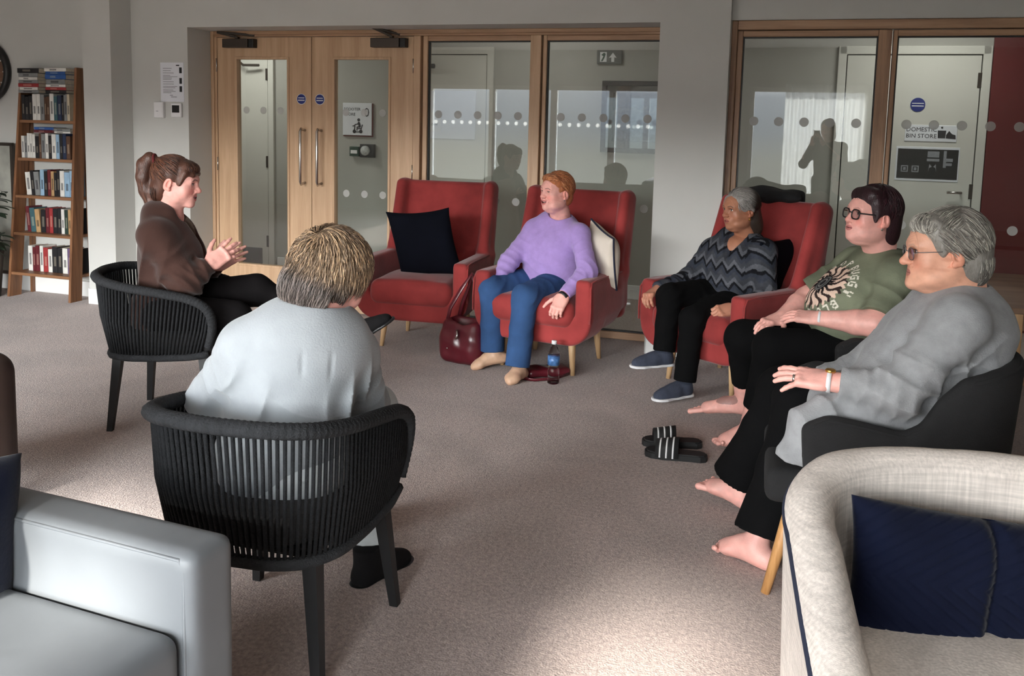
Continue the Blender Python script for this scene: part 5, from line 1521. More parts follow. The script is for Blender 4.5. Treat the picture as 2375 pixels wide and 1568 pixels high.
def top_sdf(lo, hi, h=0.006): return SDF(lo, hi, h)
def glasses(P, mat, metal=False, wide=0.024, tall=0.019, thick=0.0022, tint=(0.9, 0.9, 0.92)):
    """spectacles in the head frame of person P"""
    g = MB()
    def h(x, y, z): return tuple(P.hp(x, y, z) - P.o)
    for q in (-1, 1):
        pts = []
        for k in range(24):
            a = 2 * math.pi * k / 24
            ca, sa = math.cos(a), math.sin(a)
            x = q * 0.033 + wide * math.copysign(abs(ca) ** 0.7, ca); z = -0.001 + tall * math.copysign(abs(sa) ** 0.7, sa)
            pts.append(h(x, 0.103 - 0.10 * max(0, abs(x) - 0.030), z))
        g.tube(pts, thick, 6, closed=True)
        xo = q * (0.033 + wide)
        g.tube([h(xo, 0.100, 0.006), h(q * 0.070, 0.085, 0.008), h(q * 0.081, 0.03, 0.010), h(q * 0.083, -0.012, 0.020)], thick * 0.95, 6)
    g.tube([h(-0.010, 0.104, 0.004), h(0, 0.108, 0.007), h(0.010, 0.104, 0.004)], thick, 6)
    o = g.obj('glasses', mat, P.t, smooth=True)
    for q in (-1, 1):
        l = MB(); pts = []
        for k in range(20):
            a = 2 * math.pi * k / 20; ca, sa = math.cos(a), math.sin(a)
            x = q * 0.033 + wide * math.copysign(abs(ca) ** 0.7, ca); z = -0.001 + tall * math.copysign(abs(sa) ** 0.7, sa)
            pts.append(h(x, 0.103 - 0.10 * max(0, abs(x) - 0.030), z))
        l.add(pts, [tuple(range(20))]); l.obj('lens', glass_mat('lens_glass', tint, 0.8), o)
    return o
def band(P, name, c, axis, r, w, mat, flat=0.75, side=None):
    """bracelet / watch strap round a wrist"""
    R = frame(nrm(axis), side if side is not None else (0, 0, 1)); c = np.array(c) - P.o
    n = 28; V = []; Q = []
    for k in range(n):
        a = 2 * math.pi * k / n
        for dy, dr in ((-w / 2, 0), (-w / 2, 0.003), (w / 2, 0.003), (w / 2, 0)):
            V.append(c + R @ np.array([(r + dr) * math.cos(a), dy, (r * flat + dr) * math.sin(a)]))
    for k in range(n):
        k2 = (k + 1) % n
        for j in range(4): Q.append((k * 4 + j, k * 4 + (j + 1) % 4, k2 * 4 + (j + 1) % 4, k2 * 4 + j))
    return new_obj(name, np_mesh(name, np.array(V), np.array(Q), mat, False), P.t)
def ring_on(P, a, b, mat, r=0.0095):
    d = nrm(np.array(b) - np.array(a)); c = np.array(a) * 0.6 + np.array(b) * 0.4
    return band(P, 'ring', c, d, r, 0.005, mat, 1.0)

def torso(s, pel, neck, shR, shL, f, wh=0.17, dh=0.13, wb=0.16, db=0.14, wc=0.165, dc=0.125, bust=0.06, belly=0.03, shr=0.056, k=0.07):
    pel = np.array(pel, float); neck = np.array(neck, float); shR = np.array(shR, float); shL = np.array(shL, float)
    up = nrm(neck - pel); lat = nrm(shR - shL)
    R = np.stack([lat, np.cross(up, lat), up], 1)
    fw = R[:, 1]
    if fw.dot(np.array(f)) < 0: fw = -fw
    L = np.linalg.norm(neck - pel)
    s.ell(pel, (wh, dh, 0.15), R, k=0.0)
    s.ell(pel + up * L * 0.36 + fw * belly, (wb, db, 0.17), R, k=k)
    s.ell(pel + up * L * 0.68, (wc, dc, 0.17), R, k=k)
    mid = (shR + shL) / 2
    if bust:
        for q in (-1, 1):
            s.ell(pel + up * L * 0.62 + fw * (dc * 0.62) + lat * q * wc * 0.42, (0.075, bust, 0.075), R, k=0.06)
    for sh in (shR, shL):
        s.cone(neck - up * 0.035 - fw * 0.01, sh, 0.058, shr, k=0.05)
        s.cone(pel + up * L * 0.6, sh, wc * 0.55, shr * 0.9, k=0.05)
    return R, fw, up, L
def sleeve(s, sh, el, wr, r=(0.062, 0.054, 0.050, 0.040), k=0.035, end=0.0, creases=0.005, seed=0):
    sh = np.array(sh, float); el = np.array(el, float); wr = np.array(wr, float)
    w2 = wr + nrm(wr - el) * end
    s.cone(sh, el, r[0], r[1], k=k)
    s.cone(el, w2, r[2], r[3], k=0.03, flat=(False, True))
    if creases:
        folds(s, el, 0.13, nrm(wr - el) + nrm(sh - el) * 0.3, 95, creases, 1.2, seed)
        folds(s, (sh + el) / 2, 0.14, el - sh, 70, creases * 0.7, 1.6, seed + 1)
        folds(s, (w2 + el) / 2, 0.13, wr - el, 80, creases * 0.8, 1.4, seed + 2)
def bounds(pts, m):
    P = np.array(pts, float); return P.min(0) - m, P.max(0) + m
def legs_sdf(hips, knees, hems, r_th=(0.092, 0.07), r_sh=(0.066, 0.056), pel=None, rp=(0.16, 0.12, 0.11), f=(0, 1, 0), h=0.007, crease=0.004, k=0.04, flat=True):
    pts = list(hips) + list(knees) + list(hems)
    lo, hi = bounds(pts, 0.22); s = SDF(lo, hi, h)
    if pel is not None:
        R = frame((f[0], f[1], 0)); s.ell(pel, rp, R, k=0)
    for i in range(2):
        a, b, c = (np.array(q[i], float) for q in (hips, knees, hems))
        s.cone(a, b, r_th[0], r_th[1], k=k)
    t = None
    for i in range(2):
        a, b, c = (np.array(q[i], float) for q in (hips, knees, hems))
        rs = r_sh[i] if isinstance(r_sh[0], (tuple, list)) else r_sh
        if len(rs) == 3:
            m = b * 0.5 + c * 0.5
            s.cone(b, m, rs[0], rs[1], k=0.03); s.cone(m, c, rs[1], rs[2], k=0.03, flat=(False, flat))
        else: s.cone(b, c, rs[0], rs[1], k=0.03, flat=(False, flat))
        if crease:
            folds(s, b, 0.15, nrm(c - b) + nrm(a - b), 80, crease, 1.3, i)
            folds(s, (b + c) / 2, 0.16, nrm(c - b) * 0.5 + np.array([0.4, 0.4, 0]), 55, crease * 0.8, 1.5, i + 2)
            folds(s, (a + b) / 2, 0.15, nrm(b - a), 60, crease * 0.8, 1.5, i + 3)
    return s
def shoe_mesh(P, name, ankle, toe, mat, sole_mat, size=1.0, boot=0.0, h=0.004, sole_t=0.012, tilt=None):
    ankle = np.array(ankle, float); toe = np.array(toe, float)
    f = nrm(toe - ankle - np.array([0, 0, (toe - ankle)[2]])) if tilt is None else nrm(tilt)
    R = frame(f); rt, fw, up = R.T
    L = 0.245 * size
    heel = ankle - up * 0.052 * size - fw * 0.055 * size
    def q(y, z, x=0): return heel + fw * y * L + up * z + rt * x
    s = SDF(*bounds([q(-0.1, -0.03), q(1.1, 0.05), q(0.1, 0.12 + boot)], 0.07), h)
    s.cone(q(0.14, 0.022), q(0.50, 0.020), 0.036, 0.038, k=0.02, asp=1.0, axis=up)
    s.cone(q(0.50, 0.018), q(0.86, 0.012), 0.040, 0.034, k=0.02, asp=0.85, axis=up)
    s.cone(q(0.22, 0.055 + boot), q(0.72, 0.020), 0.034, 0.030, k=0.03)
    s.cone(q(0.20, 0.03), q(0.20, 0.062 + boot), 0.038, 0.040, k=0.02, flat=(False, True))
    s.rbox(q(0.45, -0.10), (0.2, 0.3, 0.10), 0.0, R, op='sub')
    V, Q = s.mesh(); o = P.add(name, V, Q, mat)
    s = SDF(*bounds([q(-0.1, -0.03), q(1.1, 0.02)], 0.07), h)
    for a, b, ra, rb_ in ((0.12, 0.45, 0.040, 0.040), (0.45, 0.80, 0.040, 0.046), (0.80, 0.88, 0.046, 0.040)):
        s.cone(q(a, -sole_t * 0.3), q(b, -sole_t * 0.3), ra, rb_, k=0.02)
    s.rbox(q(0.45, -0.10 - sole_t * 0.5), (0.2, 0.3, 0.10 - sole_t * 0.35), 0.0, R, op='sub')
    s.rbox(q(0.45, 0.10 + sole_t * 0.3), (0.2, 0.3, 0.10), 0.0, R, op='sub')
    V, Q = s.mesh(); P.add('sole', V, Q, sole_mat, parent=o)
    return o, q, R

SK_PALE = lin(226, 170, 152); SK_PINK = lin(232, 172, 160); SK_OLD = lin(222, 166, 140); SK_BROWN = lin(172, 118, 92)

# ================================================================== woman in lavender
P = Person('woman with short ginger hair in lavender jumper and jeans, laughing in red armchair', (0.0, 5.05, 0))
pel = (0.165, 5.395, 0.50); neck = (0.186, 5.330, 0.876); shR = (0.032, 5.370, 0.799); shL = (0.295, 5.180, 0.805); f = (-0.54, -0.84, 0)
elR = (-0.119, 5.280, 0.612); wrR = (-0.187, 5.220, 0.511); elL = (0.340, 5.040, 0.611); wrL = (0.201, 4.920, 0.485)
P.head((0.153, 5.260, 1.039), (-0.80, -0.60, 0.06), (0.04, -0.02, 1), neck, SK_PINK, scale=0.93, smile=1.0, open=0.9, eye=0.35, blush=0.8, brow=lin(70, 44, 36), jowl=0.9, lip=lin(186, 84, 88), w=1.02, old=True, neck_r=0.058)
P.body.append((lambda v, q: (v, q, skincol(v, SK_PINK)))(*arm_mesh(elL, wrL, np.array((0.152, 4.860, 0.392)) - np.array(wrL), (-0.35, -0.90, 0.2), 1, curls=(25, 45, 35), spread=2)))
P.body.append((lambda v, q: (v, q, skincol(v, SK_PINK)))(*arm_mesh(elR, wrR, (-0.1, -0.3, -0.9), (-0.7, -0.6, 0.2), -1, r=(0.030, 0.024), curls=(20, 35, 30))))
SK_STOCK = lin(206, 168, 140)
for kn, an, to in (((-0.207, 5.160, 0.392), (-0.183, 5.110, 0.087), (-0.317, 5.080, 0.009)), ((-0.026, 4.960, 0.336), (-0.035, 4.890, 0.059), (-0.092, 4.780, 0.015))):
    v, q = leg_mesh(kn, an, to, bare=False, size=0.95); P.body.append((v, q, skincol(v, SK_STOCK, mottle=0.03)))
P.core(SK_PINK, ([pel, neck, P.c], 0.035), ([neck, shR, elR, wrR], 0.020), ([neck, shL, elL, wrL], 0.020), ([pel, (-0.208, 5.170, 0.415), (-0.183, 5.110, 0.087)], 0.028), ([pel, (-0.023, 4.980, 0.407), (-0.035, 4.890, 0.059)], 0.028))
P.finish_body(SK_PINK)
lo, hi = bounds([pel, neck, shR, shL, elR, wrR, elL, wrL], 0.2); s = SDF(lo, hi, 0.0055)
R, fw, up, L = torso(s, pel, neck, shR, shL, f, wh=0.205, dh=0.18, wb=0.19, db=0.165, wc=0.175, dc=0.13, bust=0.075, belly=0.05, shr=0.050)
sleeve(s, shR, elR, wrR, (0.060, 0.058, 0.054, 0.038), seed=1, creases=0.004); sleeve(s, shL, elL, wrL, (0.058, 0.058, 0.054, 0.038), seed=4, creases=0.004, end=-0.01)
folds(s, np.array(pel) + up * 0.12 + fw * 0.13, 0.17, up, 60, 0.005, 2.0, 2)
s.ell(np.array(neck) + up * 0.035 + fw * 0.01, (0.070, 0.070, 0.05), R, k=0.008, op='sub')
s.rbox(np.array(pel) - up * 0.21 , (0.4, 0.4, 0.12), 0, R, op='sub')
V, Q = s.mesh()
M_lav = pmat('lavender_knit', lin(166, 140, 200), 0.95, 0.08, 30, 0.35, 260, weave=0.2, wscale=260, sheen=0.3, spec=0.1)
P.add('jumper', V, Q, M_lav)
ck = MB(); c0 = np.array(neck) - up * 0.012 + fw * 0.012 - P.o
ck.tube([tuple(c0 + R @ np.array([0.066 * math.cos(a), 0.066 * math.sin(a) , -0.022 * math.sin(a)])) for a in np.linspace(0, 2 * math.pi, 36, endpoint=False)], 0.0075, 8, closed=True)
ck.obj('neckband', M_lav, P.t, smooth=True)
s = legs_sdf([(0.019, 5.400, 0.472), (0.175, 5.280, 0.484)], [(-0.209, 5.160, 0.464), (-0.014, 4.970, 0.459)], [(-0.199, 5.120, 0.103), (-0.048, 4.900, 0.076)], (0.098, 0.078), (0.072, 0.070), pel=np.array(pel) - (0, 0, 0.05), rp=(0.17, 0.13, 0.08), f=f, crease=0.005)
V, Q = s.mesh()
M_denim = pmat('blue_denim', lin(54, 84, 128), 0.9, 0.22, 9, 0.4, 350, weave=0.15, wscale=350, spec=0.2)
P.add('jeans', V, Q, M_denim)
def b_(sd):
    sd.ell((0, -0.020, 0.040), (0.086, 0.104, 0.097))
    sd.ell((0, -0.060, -0.030), (0.070, 0.060, 0.060), k=0.03)
    sd.cone((-0.045, 0.050, 0.084), (0.045, 0.050, 0.084), 0.026, 0.026, 0.03)
    sd.ell((0, 0.105, -0.005), (0.068, 0.070, 0.082), k=0.012, op='sub')
    for q_ in (-1, 1): sd.ell((q_ * 0.085, 0.005, -0.035), (0.030, 0.040, 0.050), k=0.01, op='sub')
    sd.warp((0, -0.02, 0.04), 0.16, lambda x, y, z: 0.003 * np.sin(90 * y + 40 * x + 3 * np.sin(60 * z)))
hs = P.hair_shell(b_, 0.003, lin(172, 104, 66), 0.2, 4)
fl = lambda p, r: (p[0] * 0.9, -0.8 + 0.2 * p[1], -0.75 if p[2] < 0.6 else 0.1)
ds = [d for d in fib_dirs(2200) if d[2] > -0.55 and not (d[1] > 0.45 and d[2] < 0.62) and not (d[1] > 0.05 and d[2] < 0.1)]
hc = hair_clumps('c', None, P.R, P.c, np.array((0, -0.02, 0.04)) * 0.93, np.array((0.085, 0.103, 0.096)) * 0.93, ds, fl, 0.06, 0.0028, 3, [lin(190, 118, 76), lin(158, 92, 58), lin(206, 140, 96)], wave=0.3)
fr = fringe(P, (0, 0.048, 0.081), (0.071, 0.046, 0.036), lambda p, r: (p[0] * 0.8 - 0.5, -0.3, 0.2), [lin(190, 118, 76), lin(158, 92, 58), lin(206, 140, 96)], rad=0.0026)
V, Q, C = join([hs, hc, fr]); P.add('hair', V, Q, M_hair, C)
band(P, 'watch', np.array(wrL) - nrm(np.array(wrL) - np.array(elL)) * -0.004, np.array(wrL) - np.array(elL), 0.031, 0.020, M_black, 0.9)
ew = P.hp(-0.083, -0.004, -0.036) - P.o
MB().tube([tuple(ew), tuple(ew + np.array((0, 0, -0.006)))], 0.004, 8).obj('earring', M_chrome, P.t, smooth=True)

# ================================================================== woman in the zigzag jumper
P = Person('woman with grey swept back hair in dark zigzag jumper, black trousers and slate trainers', (0.8, 4.7, 0))
pel = (1.185, 5.01, 0.50); neck = (1.223, 5.000, 0.839); shR = (1.060, 5.090, 0.738); shL = (1.298, 4.860, 0.772); f = (-0.81, -0.55, 0)
elR = (0.916, 5.020, 0.575); wrR = (0.722, 4.880, 0.540); elL = (1.294, 4.760, 0.530); wrL = (1.101, 4.660, 0.488)
P.head((1.171, 4.940, 0.993), (-0.90, -0.44, -0.02), (-0.03, -0.02, 1), neck, SK_BROWN, scale=0.94, blush=0.3, brow=lin(46, 34, 30), nose=1.12, lip=lin(150, 78, 72), sock=0.9, old=True, jowl=0.7, neck_r=0.056)
for a in (arm_mesh(elR, wrR, np.array((0.646, 4.800, 0.510)) - np.array(wrR), (-0.5, -0.2, 0.85), -1, curls=(30, 45, 30), spread=3), arm_mesh(elL, wrL, np.array((0.951, 4.620, 0.465)) - np.array(wrL), (-0.25, -0.65, 0.7), 1, curls=(35, 60, 40), spread=2, thumb=(0.35, 0.85, -0.35))):
    P.body.append((a[0], a[1], skincol(a[0], lin(188, 130, 106))))
# neckline skin
s = SDF(*bounds([neck], 0.22), 0.005)
s.ell(np.array(neck) - (0, 0, 0.05), (0.085, 0.075, 0.06), frame(f)).ell(np.array(neck) + nrm(f) * 0.075 - (0, 0, 0.085), (0.075, 0.062, 0.085), frame(f), k=0.05).cone(np.array(neck) - (0, 0, 0.04), np.array(neck) + (0, 0, 0.03), 0.06, 0.054, 0.03)
v, q = s.mesh(); P.body.append((v, q, skincol(v, SK_BROWN)))
P.core(SK_BROWN, ([pel, neck, P.c], 0.035), ([neck, shR, elR, wrR], 0.020), ([neck, shL, elL, wrL], 0.020), ([pel, (0.779, 4.800, 0.509), (0.751, 4.740, 0.226)], 0.025), ([pel, (0.883, 4.660, 0.412), (0.847, 4.610, 0.121)], 0.025))
P.finish_body(SK_BROWN)
lo, hi = bounds([pel, neck, shR, shL, elR, wrR, elL, wrL], 0.22); s = SDF(lo, hi, 0.004)
R, fw, up, L = torso(s, pel, neck, shR, shL, f, wh=0.18, dh=0.15, wb=0.18, db=0.15, wc=0.175, dc=0.135, bust=0.08, belly=0.05)
sleeve(s, shR, elR, wrR, (0.066, 0.062, 0.060, 0.046), seed=2); sleeve(s, shL, elL, wrL, (0.068, 0.062, 0.060, 0.046), seed=5, end=-0.02)
folds(s, np.array(pel) + up * 0.10 + fw * 0.13, 0.18, up, 60, 0.006, 2.0, 1)
# V neck
s.ell(np.array(neck) + up * 0.03, (0.075, 0.075, 0.05), R, k=0.006, op='sub')
s.cone(np.array(neck) + fw * 0.11 + up * 0.03, np.array(neck) + fw * 0.205 - up * 0.13, 0.070, 0.010, k=0.006, op='sub')
s.rbox(np.array(pel) - up * 0.20, (0.4, 0.4, 0.12), 0, R, op='sub')
V, Q = s.mesh()
lc = (V - np.array(pel)) @ R
def zig(a, b, per, amp):
    t = np.abs(((a / per) % 1) - 0.5) * 2
    return b + amp * t
lat = np.where(np.abs(lc[:, 0]) > 0.16, lc[:, 1] + np.sign(lc[:, 0]) * 0.16, lc[:, 0])
zb = zig(lat, lc[:, 2], 0.072, 0.045)
ph = (zb / 0.092) % 1
C = np.tile(np.array(lin(64, 66, 72)), (len(V), 1))
C[(ph < 0.20)] = lin(26, 26, 30)
C[(ph > 0.20) & (ph < 0.45)] = lin(90, 92, 98)
C[(ph > 0.75)] = lin(56, 60, 70)
C *= (1 + 0.18 * vnoise(V, 60, 3))[:, None]
M_zig = pmat('patterned_knit', (1, 1, 1), 0.95, 0.15, 60, 0.5, 220, attr=True, weave=0.2, wscale=220, spec=0.1)
P.add('jumper', V, Q, M_zig, C)
M_blk = pmat('black_jersey', lin(11, 11, 12), 0.95, 0.15, 12, 0.2, 250, spec=0.12)
hipR = (1.14, 5.07, 0.50); hipL = (1.20, 4.93, 0.48)
s = legs_sdf([hipR, hipL], [(0.778, 4.800, 0.518), (0.883, 4.660, 0.422)], [(0.751, 4.740, 0.226), (0.848, 4.610, 0.099)], (0.095, 0.074), ((0.066, 0.060), (0.064, 0.060)), pel=np.array(pel) - (0, 0, 0.03), rp=(0.18, 0.14, 0.1), f=f)
V, Q = s.mesh(); P.add('trousers', V, Q, M_blk)
M_slate = pmat('slate_mesh_fabric', lin(58, 64, 80), 0.9, 0.12, 30, 0.4, 400, weave=0.2, wscale=400)
M_sole = pmat('white_rubber', lin(222, 222, 224), 0.6, 0.04, 20, 0.1)
for an, to in (((0.752, 4.740, 0.209), (0.578, 4.680, 0.158)), ((0.842, 4.610, 0.078), (0.683, 4.520, 0.015))):
    o, q, R2 = shoe_mesh(P, 'shoe', an, to, M_slate, M_sole, 1.0)
    lb = MB()
    for k_ in range(4):
        y = 0.42 + 0.07 * k_
        lb.tube([tuple(q(y, 0.048 - 0.012 * k_, -0.022) - P.o), tuple(q(y + 0.02, 0.060 - 0.011 * k_, 0) - P.o), tuple(q(y, 0.048 - 0.012 * k_, 0.022) - P.o)], 0.003, 5)
    lb.obj('laces', M_slate, o)
def b_(sd):
    sd.ell((0, -0.020, 0.036), (0.086, 0.108, 0.094))
    sd.ell((0, -0.075, -0.045), (0.080, 0.062, 0.085), k=0.03)
    sd.ell((0.0, -0.105, -0.10), (0.070, 0.050, 0.070), k=0.03)
    for q_ in (-1, 1): sd.cone((q_ * 0.062, 0.040, 0.060), (q_ * 0.082, -0.02, 0.005), 0.020, 0.022, 0.02)
    sd.ell((0, 0.105, -0.006), (0.066, 0.068, 0.086), k=0.012, op='sub')
    sd.ell((0, 0.03, -0.115), (0.12, 0.075, 0.065), k=0.01, op='sub')
    for q_ in (-1, 1): sd.ell((q_ * 0.085, -0.006, -0.025), (0.022, 0.030, 0.030), k=0.01, op='sub')
    sd.warp((0, -0.02, 0.02), 0.18, lambda x, y, z: 0.0035 * np.sin(70 * z + 50 * y + 3 * np.sin(60 * x)))
def hcol(V):
    d = np.clip((V[:, 1] + 0.045 + 0.35 * (V[:, 2] - 0.03)) / 0.05, 0, 1)[:, None]
    return np.array(lin(150, 146, 142)) * d + np.array(lin(52, 42, 36)) * (1 - d)
v, q, C = P.hair_shell(b_, 0.003, (1, 1, 1), 0.2, 4)
loc = (v - P.c) @ P.R / P.hs
hs = (v, q, C * hcol(loc))
fl = lambda p, r: (p[0] * 0.6, -1.0, -0.55)
ds = [d for d in fib_dirs(2200) if d[2] > -0.35 and not (d[1] > 0.50 and d[2] < 0.55) and not (d[1] > 0.1 and d[2] < 0.15)]
hc = hair_clumps('c', None, P.R, P.c, np.array((0, -0.02, 0.036)) * 0.94, np.array((0.086, 0.107, 0.094)) * 0.94, ds, fl, 0.085, 0.0028, 3, [(1, 1, 1)], wave=0.4)
l2 = (hc[0] - P.c) @ P.R / P.hs
hc = (hc[0], hc[1], hc[2] * hcol(l2))
fl2 = lambda v_: hcol((v_ - P.c) @ P.R / P.hs)
fr = [fringe(P, (q_ * 0.068, 0.012, 0.034), (0.026, 0.050, 0.050), lambda p, r: (0.1 * q_, -1, -0.7), [(0.8, 0.8, 0.8), (1.1, 1.1, 1.1), (1.4, 1.4, 1.4)], n=500, rad=0.0026, wave=0.4, ymin=-1, colf=fl2) for q_ in (-1, 1)]
V, Q, C = join([hs, hc] + fr); P.add('hair', V, Q, M_hair, C)
M_gold = pmat('gold', lin(212, 170, 96), 0.3, 0.05, 20, 0, metal=1.0)
ew = P.hp(-0.084, -0.006, -0.038) - P.o
MB().tube([tuple(ew), tuple(ew + np.array((0, 0, -0.016)))], [0.003, 0.0055], 8).obj('earring', M_gold, P.t, smooth=True)
nk = np.array(neck) - P.o
MB().tube([tuple(nk + R @ np.array([0.064 * math.cos(a), 0.02 + 0.072 * math.sin(a), -0.005 - 0.045 * max(0, math.sin(a))])) for a in np.linspace(0, 2 * math.pi, 40, endpoint=False)], 0.0016, 5, closed=True).obj('necklace', M_gold, P.t)

# ================================================================== woman in the green T-shirt
P = Person('woman with dark cropped hair and black glasses in printed green T-shirt and black leggings', (1.0, 3.95, 0))
pel = (1.52, 3.84, 0.50); neck = (1.555, 3.850, 0.919); shR = (1.496, 4.020, 0.839); shL = (1.553, 3.680, 0.842); f = (-0.98, -0.2, 0)
elR = (1.288, 4.060, 0.670); wrR = (1.146, 3.940, 0.600); elL = (1.424, 3.570, 0.657); wrL = (1.227, 3.670, 0.655)
P.head((1.461, 3.790, 1.079), (-0.955, -0.26, 0.14), (0.10, 0.0, 1), neck, SK_PINK, scale=0.99, blush=0.7, brow=lin(120, 80, 66), browa=0.5, jowl=0.6, w=1.04, chin=0.004, lip=lin(186, 104, 104), neck_r=0.066)
for a in (arm_mesh(elR, wrR, np.array((0.998, 3.860, 0.561)) - np.array(wrR), (-0.45, -0.25, 0.85), -1, r=(0.044, 0.030), upper=shR, ru=0.052, curls=(12, 22, 15), spread=4),
          arm_mesh(elL, wrL, np.array((1.071, 3.760, 0.650)) - np.array(wrL), (0.1, -0.45, 0.88), 1, r=(0.050, 0.032), upper=shL, ru=0.055, curls=(8, 14, 10), spread=3, thumb=(0.55, 0.8, -0.2))):
    P.body.append((a[0], a[1], skincol(a[0], SK_PINK, mottle=0.08)))
knR, knL = (1.000, 4.020, 0.478), (1.076, 3.800, 0.493)
anR, toR = (1.046, 4.120, 0.146), (0.824, 4.240, 0.063); anL, toL = (1.005, 3.860, 0.082), (0.864, 3.870, 0.032)
def tattoo(v, an, to):
    c = skincol(v, SK_PINK, mottle=0.08)
    ctr = np.array(an) * 0.62 + np.array(to) * 0.38 + np.array((0, -0.02, 0.02))
    d = np.linalg.norm((v - ctr) * np.array((1.0, 1.2, 1.6)), axis=1)
    m = (vnoise(v, 75, 21) - 1.6 * d / 0.12 + 0.85 > 0)[:, None]
    return np.where(m, c * 0.45 + np.array(lin(70, 74, 80)) * 0.25, c)
v, q = leg_mesh(knR, anR, toR, r=(0.062, 0.042), bare=-1, size=1.0, h=0.0026); P.body.append((v, q, tattoo(v, anR, toR)))
v, q = leg_mesh(knL, anL, toL, r=(0.062, 0.042), bare=1, size=1.0, h=0.0026); P.body.append((v, q, skincol(v, SK_PINK)))
P.core(SK_PINK, ([pel, neck, P.c], 0.035), ([neck, shR, elR], 0.022), ([neck, shL, elL], 0.022), ([pel, knR, anR], 0.03), ([pel, knL, anL], 0.03))
P.finish_body(SK_PINK)
lo, hi = bounds([pel, neck, shR, shL, elR, elL], 0.27); s = SDF(lo, hi, 0.0036)
R, fw, up, L = torso(s, pel, neck, shR, shL, f, wh=0.19, dh=0.17, wb=0.20, db=0.20, wc=0.195, dc=0.155, bust=0.105, belly=0.115, shr=0.066)
for sh, el, q_ in ((shR, elR, 3), (shL, elL, 6)):
    sh = np.array(sh); el = np.array(el); e2 = sh + (el - sh) * 0.86
    s.cone(sh, e2, 0.070, 0.074, k=0.04, flat=(False, True)); folds(s, (sh + e2) / 2, 0.14, (el - sh) + np.array((0, 0, 0.1)), 60, 0.006, 1.5, q_)
folds(s, np.array(pel) + up * 0.10 + fw * 0.10, 0.22, up + 0.4 * R[:, 0], 46, 0.007, 1.6, 1)
folds(s, np.array(shL) - up * 0.1 + fw * 0.05, 0.17, R[:, 0] - 0.6 * up, 52, 0.006, 1.3, 3)
s.ell(np.array(neck) + up * 0.03 + fw * 0.015, (0.085, 0.085, 0.055), R, k=0.01, op='sub')
s.rbox(np.array(pel) - up * 0.20, (0.5, 0.5, 0.12), 0, R, op='sub')
V, Q = s.mesh()
# printed motif on the chest: dark centre, wavy pale rays, white lettering round it
green = np.array(lin(112, 117, 98)); C = np.tile(green, (len(V), 1))
C *= (1 + 0.20 * vnoise(V, 22, 5) + 0.10 * vnoise(V, 60, 6))[:, None]
pc = np.array((1.262, 3.822, 0.750))
pn_ = nrm(fw * 0.80 + up * 0.55 - R[:, 0] * 0.12); pt_ = nrm(R[:, 0] - pn_ * pn_.dot(R[:, 0])); pu_ = nrm(up - pn_ * pn_.dot(up)); pu_ = nrm(pu_ - pt_ * pt_.dot(pu_))
pc = pc + 0.036 * pu_ - 0.014 * pt_
lc = np.stack([(V - pc) @ pt_, (V - pc) @ pn_, (V - pc) @ pu_], 1)
# measured along the cloth: x across the chest, z up; only the front
px_, pz_ = lc[:, 0] + 0.0, lc[:, 2]
front = (V - np.array(pel)) @ fw > 0.05
rr_ = np.hypot(px_, pz_); th_ = np.arctan2(pz_, px_)
wv = np.sin(13 * th_ + 2.2 * np.sin(rr_ * 75) + 0.6 * np.sin(5 * th_))
ray = front & (rr_ < 0.118 + 0.008 * np.sin(26 * th_)) & (rr_ > 0.040)
C[ray & (wv > -0.30)] = lin(226, 198, 180)
C[ray & (wv <= -0.30)] = lin(58, 46, 44)
C[front & (rr_ < 0.054 + 0.012 * np.sin(17 * th_))] = lin(26, 22, 24)
el1 = (px_ / 0.030) ** 2 + (pz_ / 0.044) ** 2
C[front & (el1 < 1)] = lin(104, 106, 106); C[front & (el1 < 0.62)] = lin(44, 42, 44); C[front & (el1 < 0.34) & (el1 > 0.2)] = lin(140, 138, 136)
FONT = {'B': ('1110', '1001', '1110', '1001', '1110'), 'U': ('1001', '1001', '1001', '1001', '0110'), 'G': ('0111', '1000', '1011', '1001', '0111'), 'Y': ('1001', '1001', '0110', '0110', '0110'), 'L': ('1000', '1000', '1000', '1000', '1111'), 'E': ('1111', '1000', '1110', '1000', '1111'), 'P': ('1110', '1001', '1110', '1000', '1000'), 'O': ('0110', '1001', '1001', '1001', '0110')}
letters = [('B', 64), ('U', 50), ('G', 36), ('G', 22), ('Y', 4), ('B', -26), ('L', -42), ('U', -58), ('P', 88), ('O', 108), ('L', -86), ('E', 128)]
side_ = 1 if np.dot(R[:, 0], np.array(shL) - np.array(shR)) > 0 else -1
for chx, deg in letters:
    a = math.radians(deg); cx_, cz_ = 0.143 * math.cos(a) * side_, 0.143 * math.sin(a)
    er = np.array((math.cos(a) * side_, math.sin(a))); et = np.array((math.sin(a) * side_, -math.cos(a)))
    u_ = ((px_ - cx_) * et[0] + (pz_ - cz_) * et[1]) / 0.0062 + 2; w_ = 2.5 - ((px_ - cx_) * er[0] + (pz_ - cz_) * er[1]) / 0.0068
    iu = np.floor(u_).astype(int); iw = np.floor(w_).astype(int)
    ok = front & (iu >= 0) & (iu < 4) & (iw >= 0) & (iw < 5)
    G = np.array([[int(c_) for c_ in row] for row in FONT[chx]])
    hit = ok.copy(); hit[ok] = G[iw[ok], iu[ok]] > 0
    C[hit] = lin(228, 224, 210)
M_tee = pmat('washed_green_cotton', (1, 1, 1), 0.95, 0.10, 25, 0.25, 240, attr=True, spec=0.1)
P.add('t_shirt', V, Q, M_tee, C)
c0 = np.array(neck) - up * 0.016 + fw * 0.020 - P.o
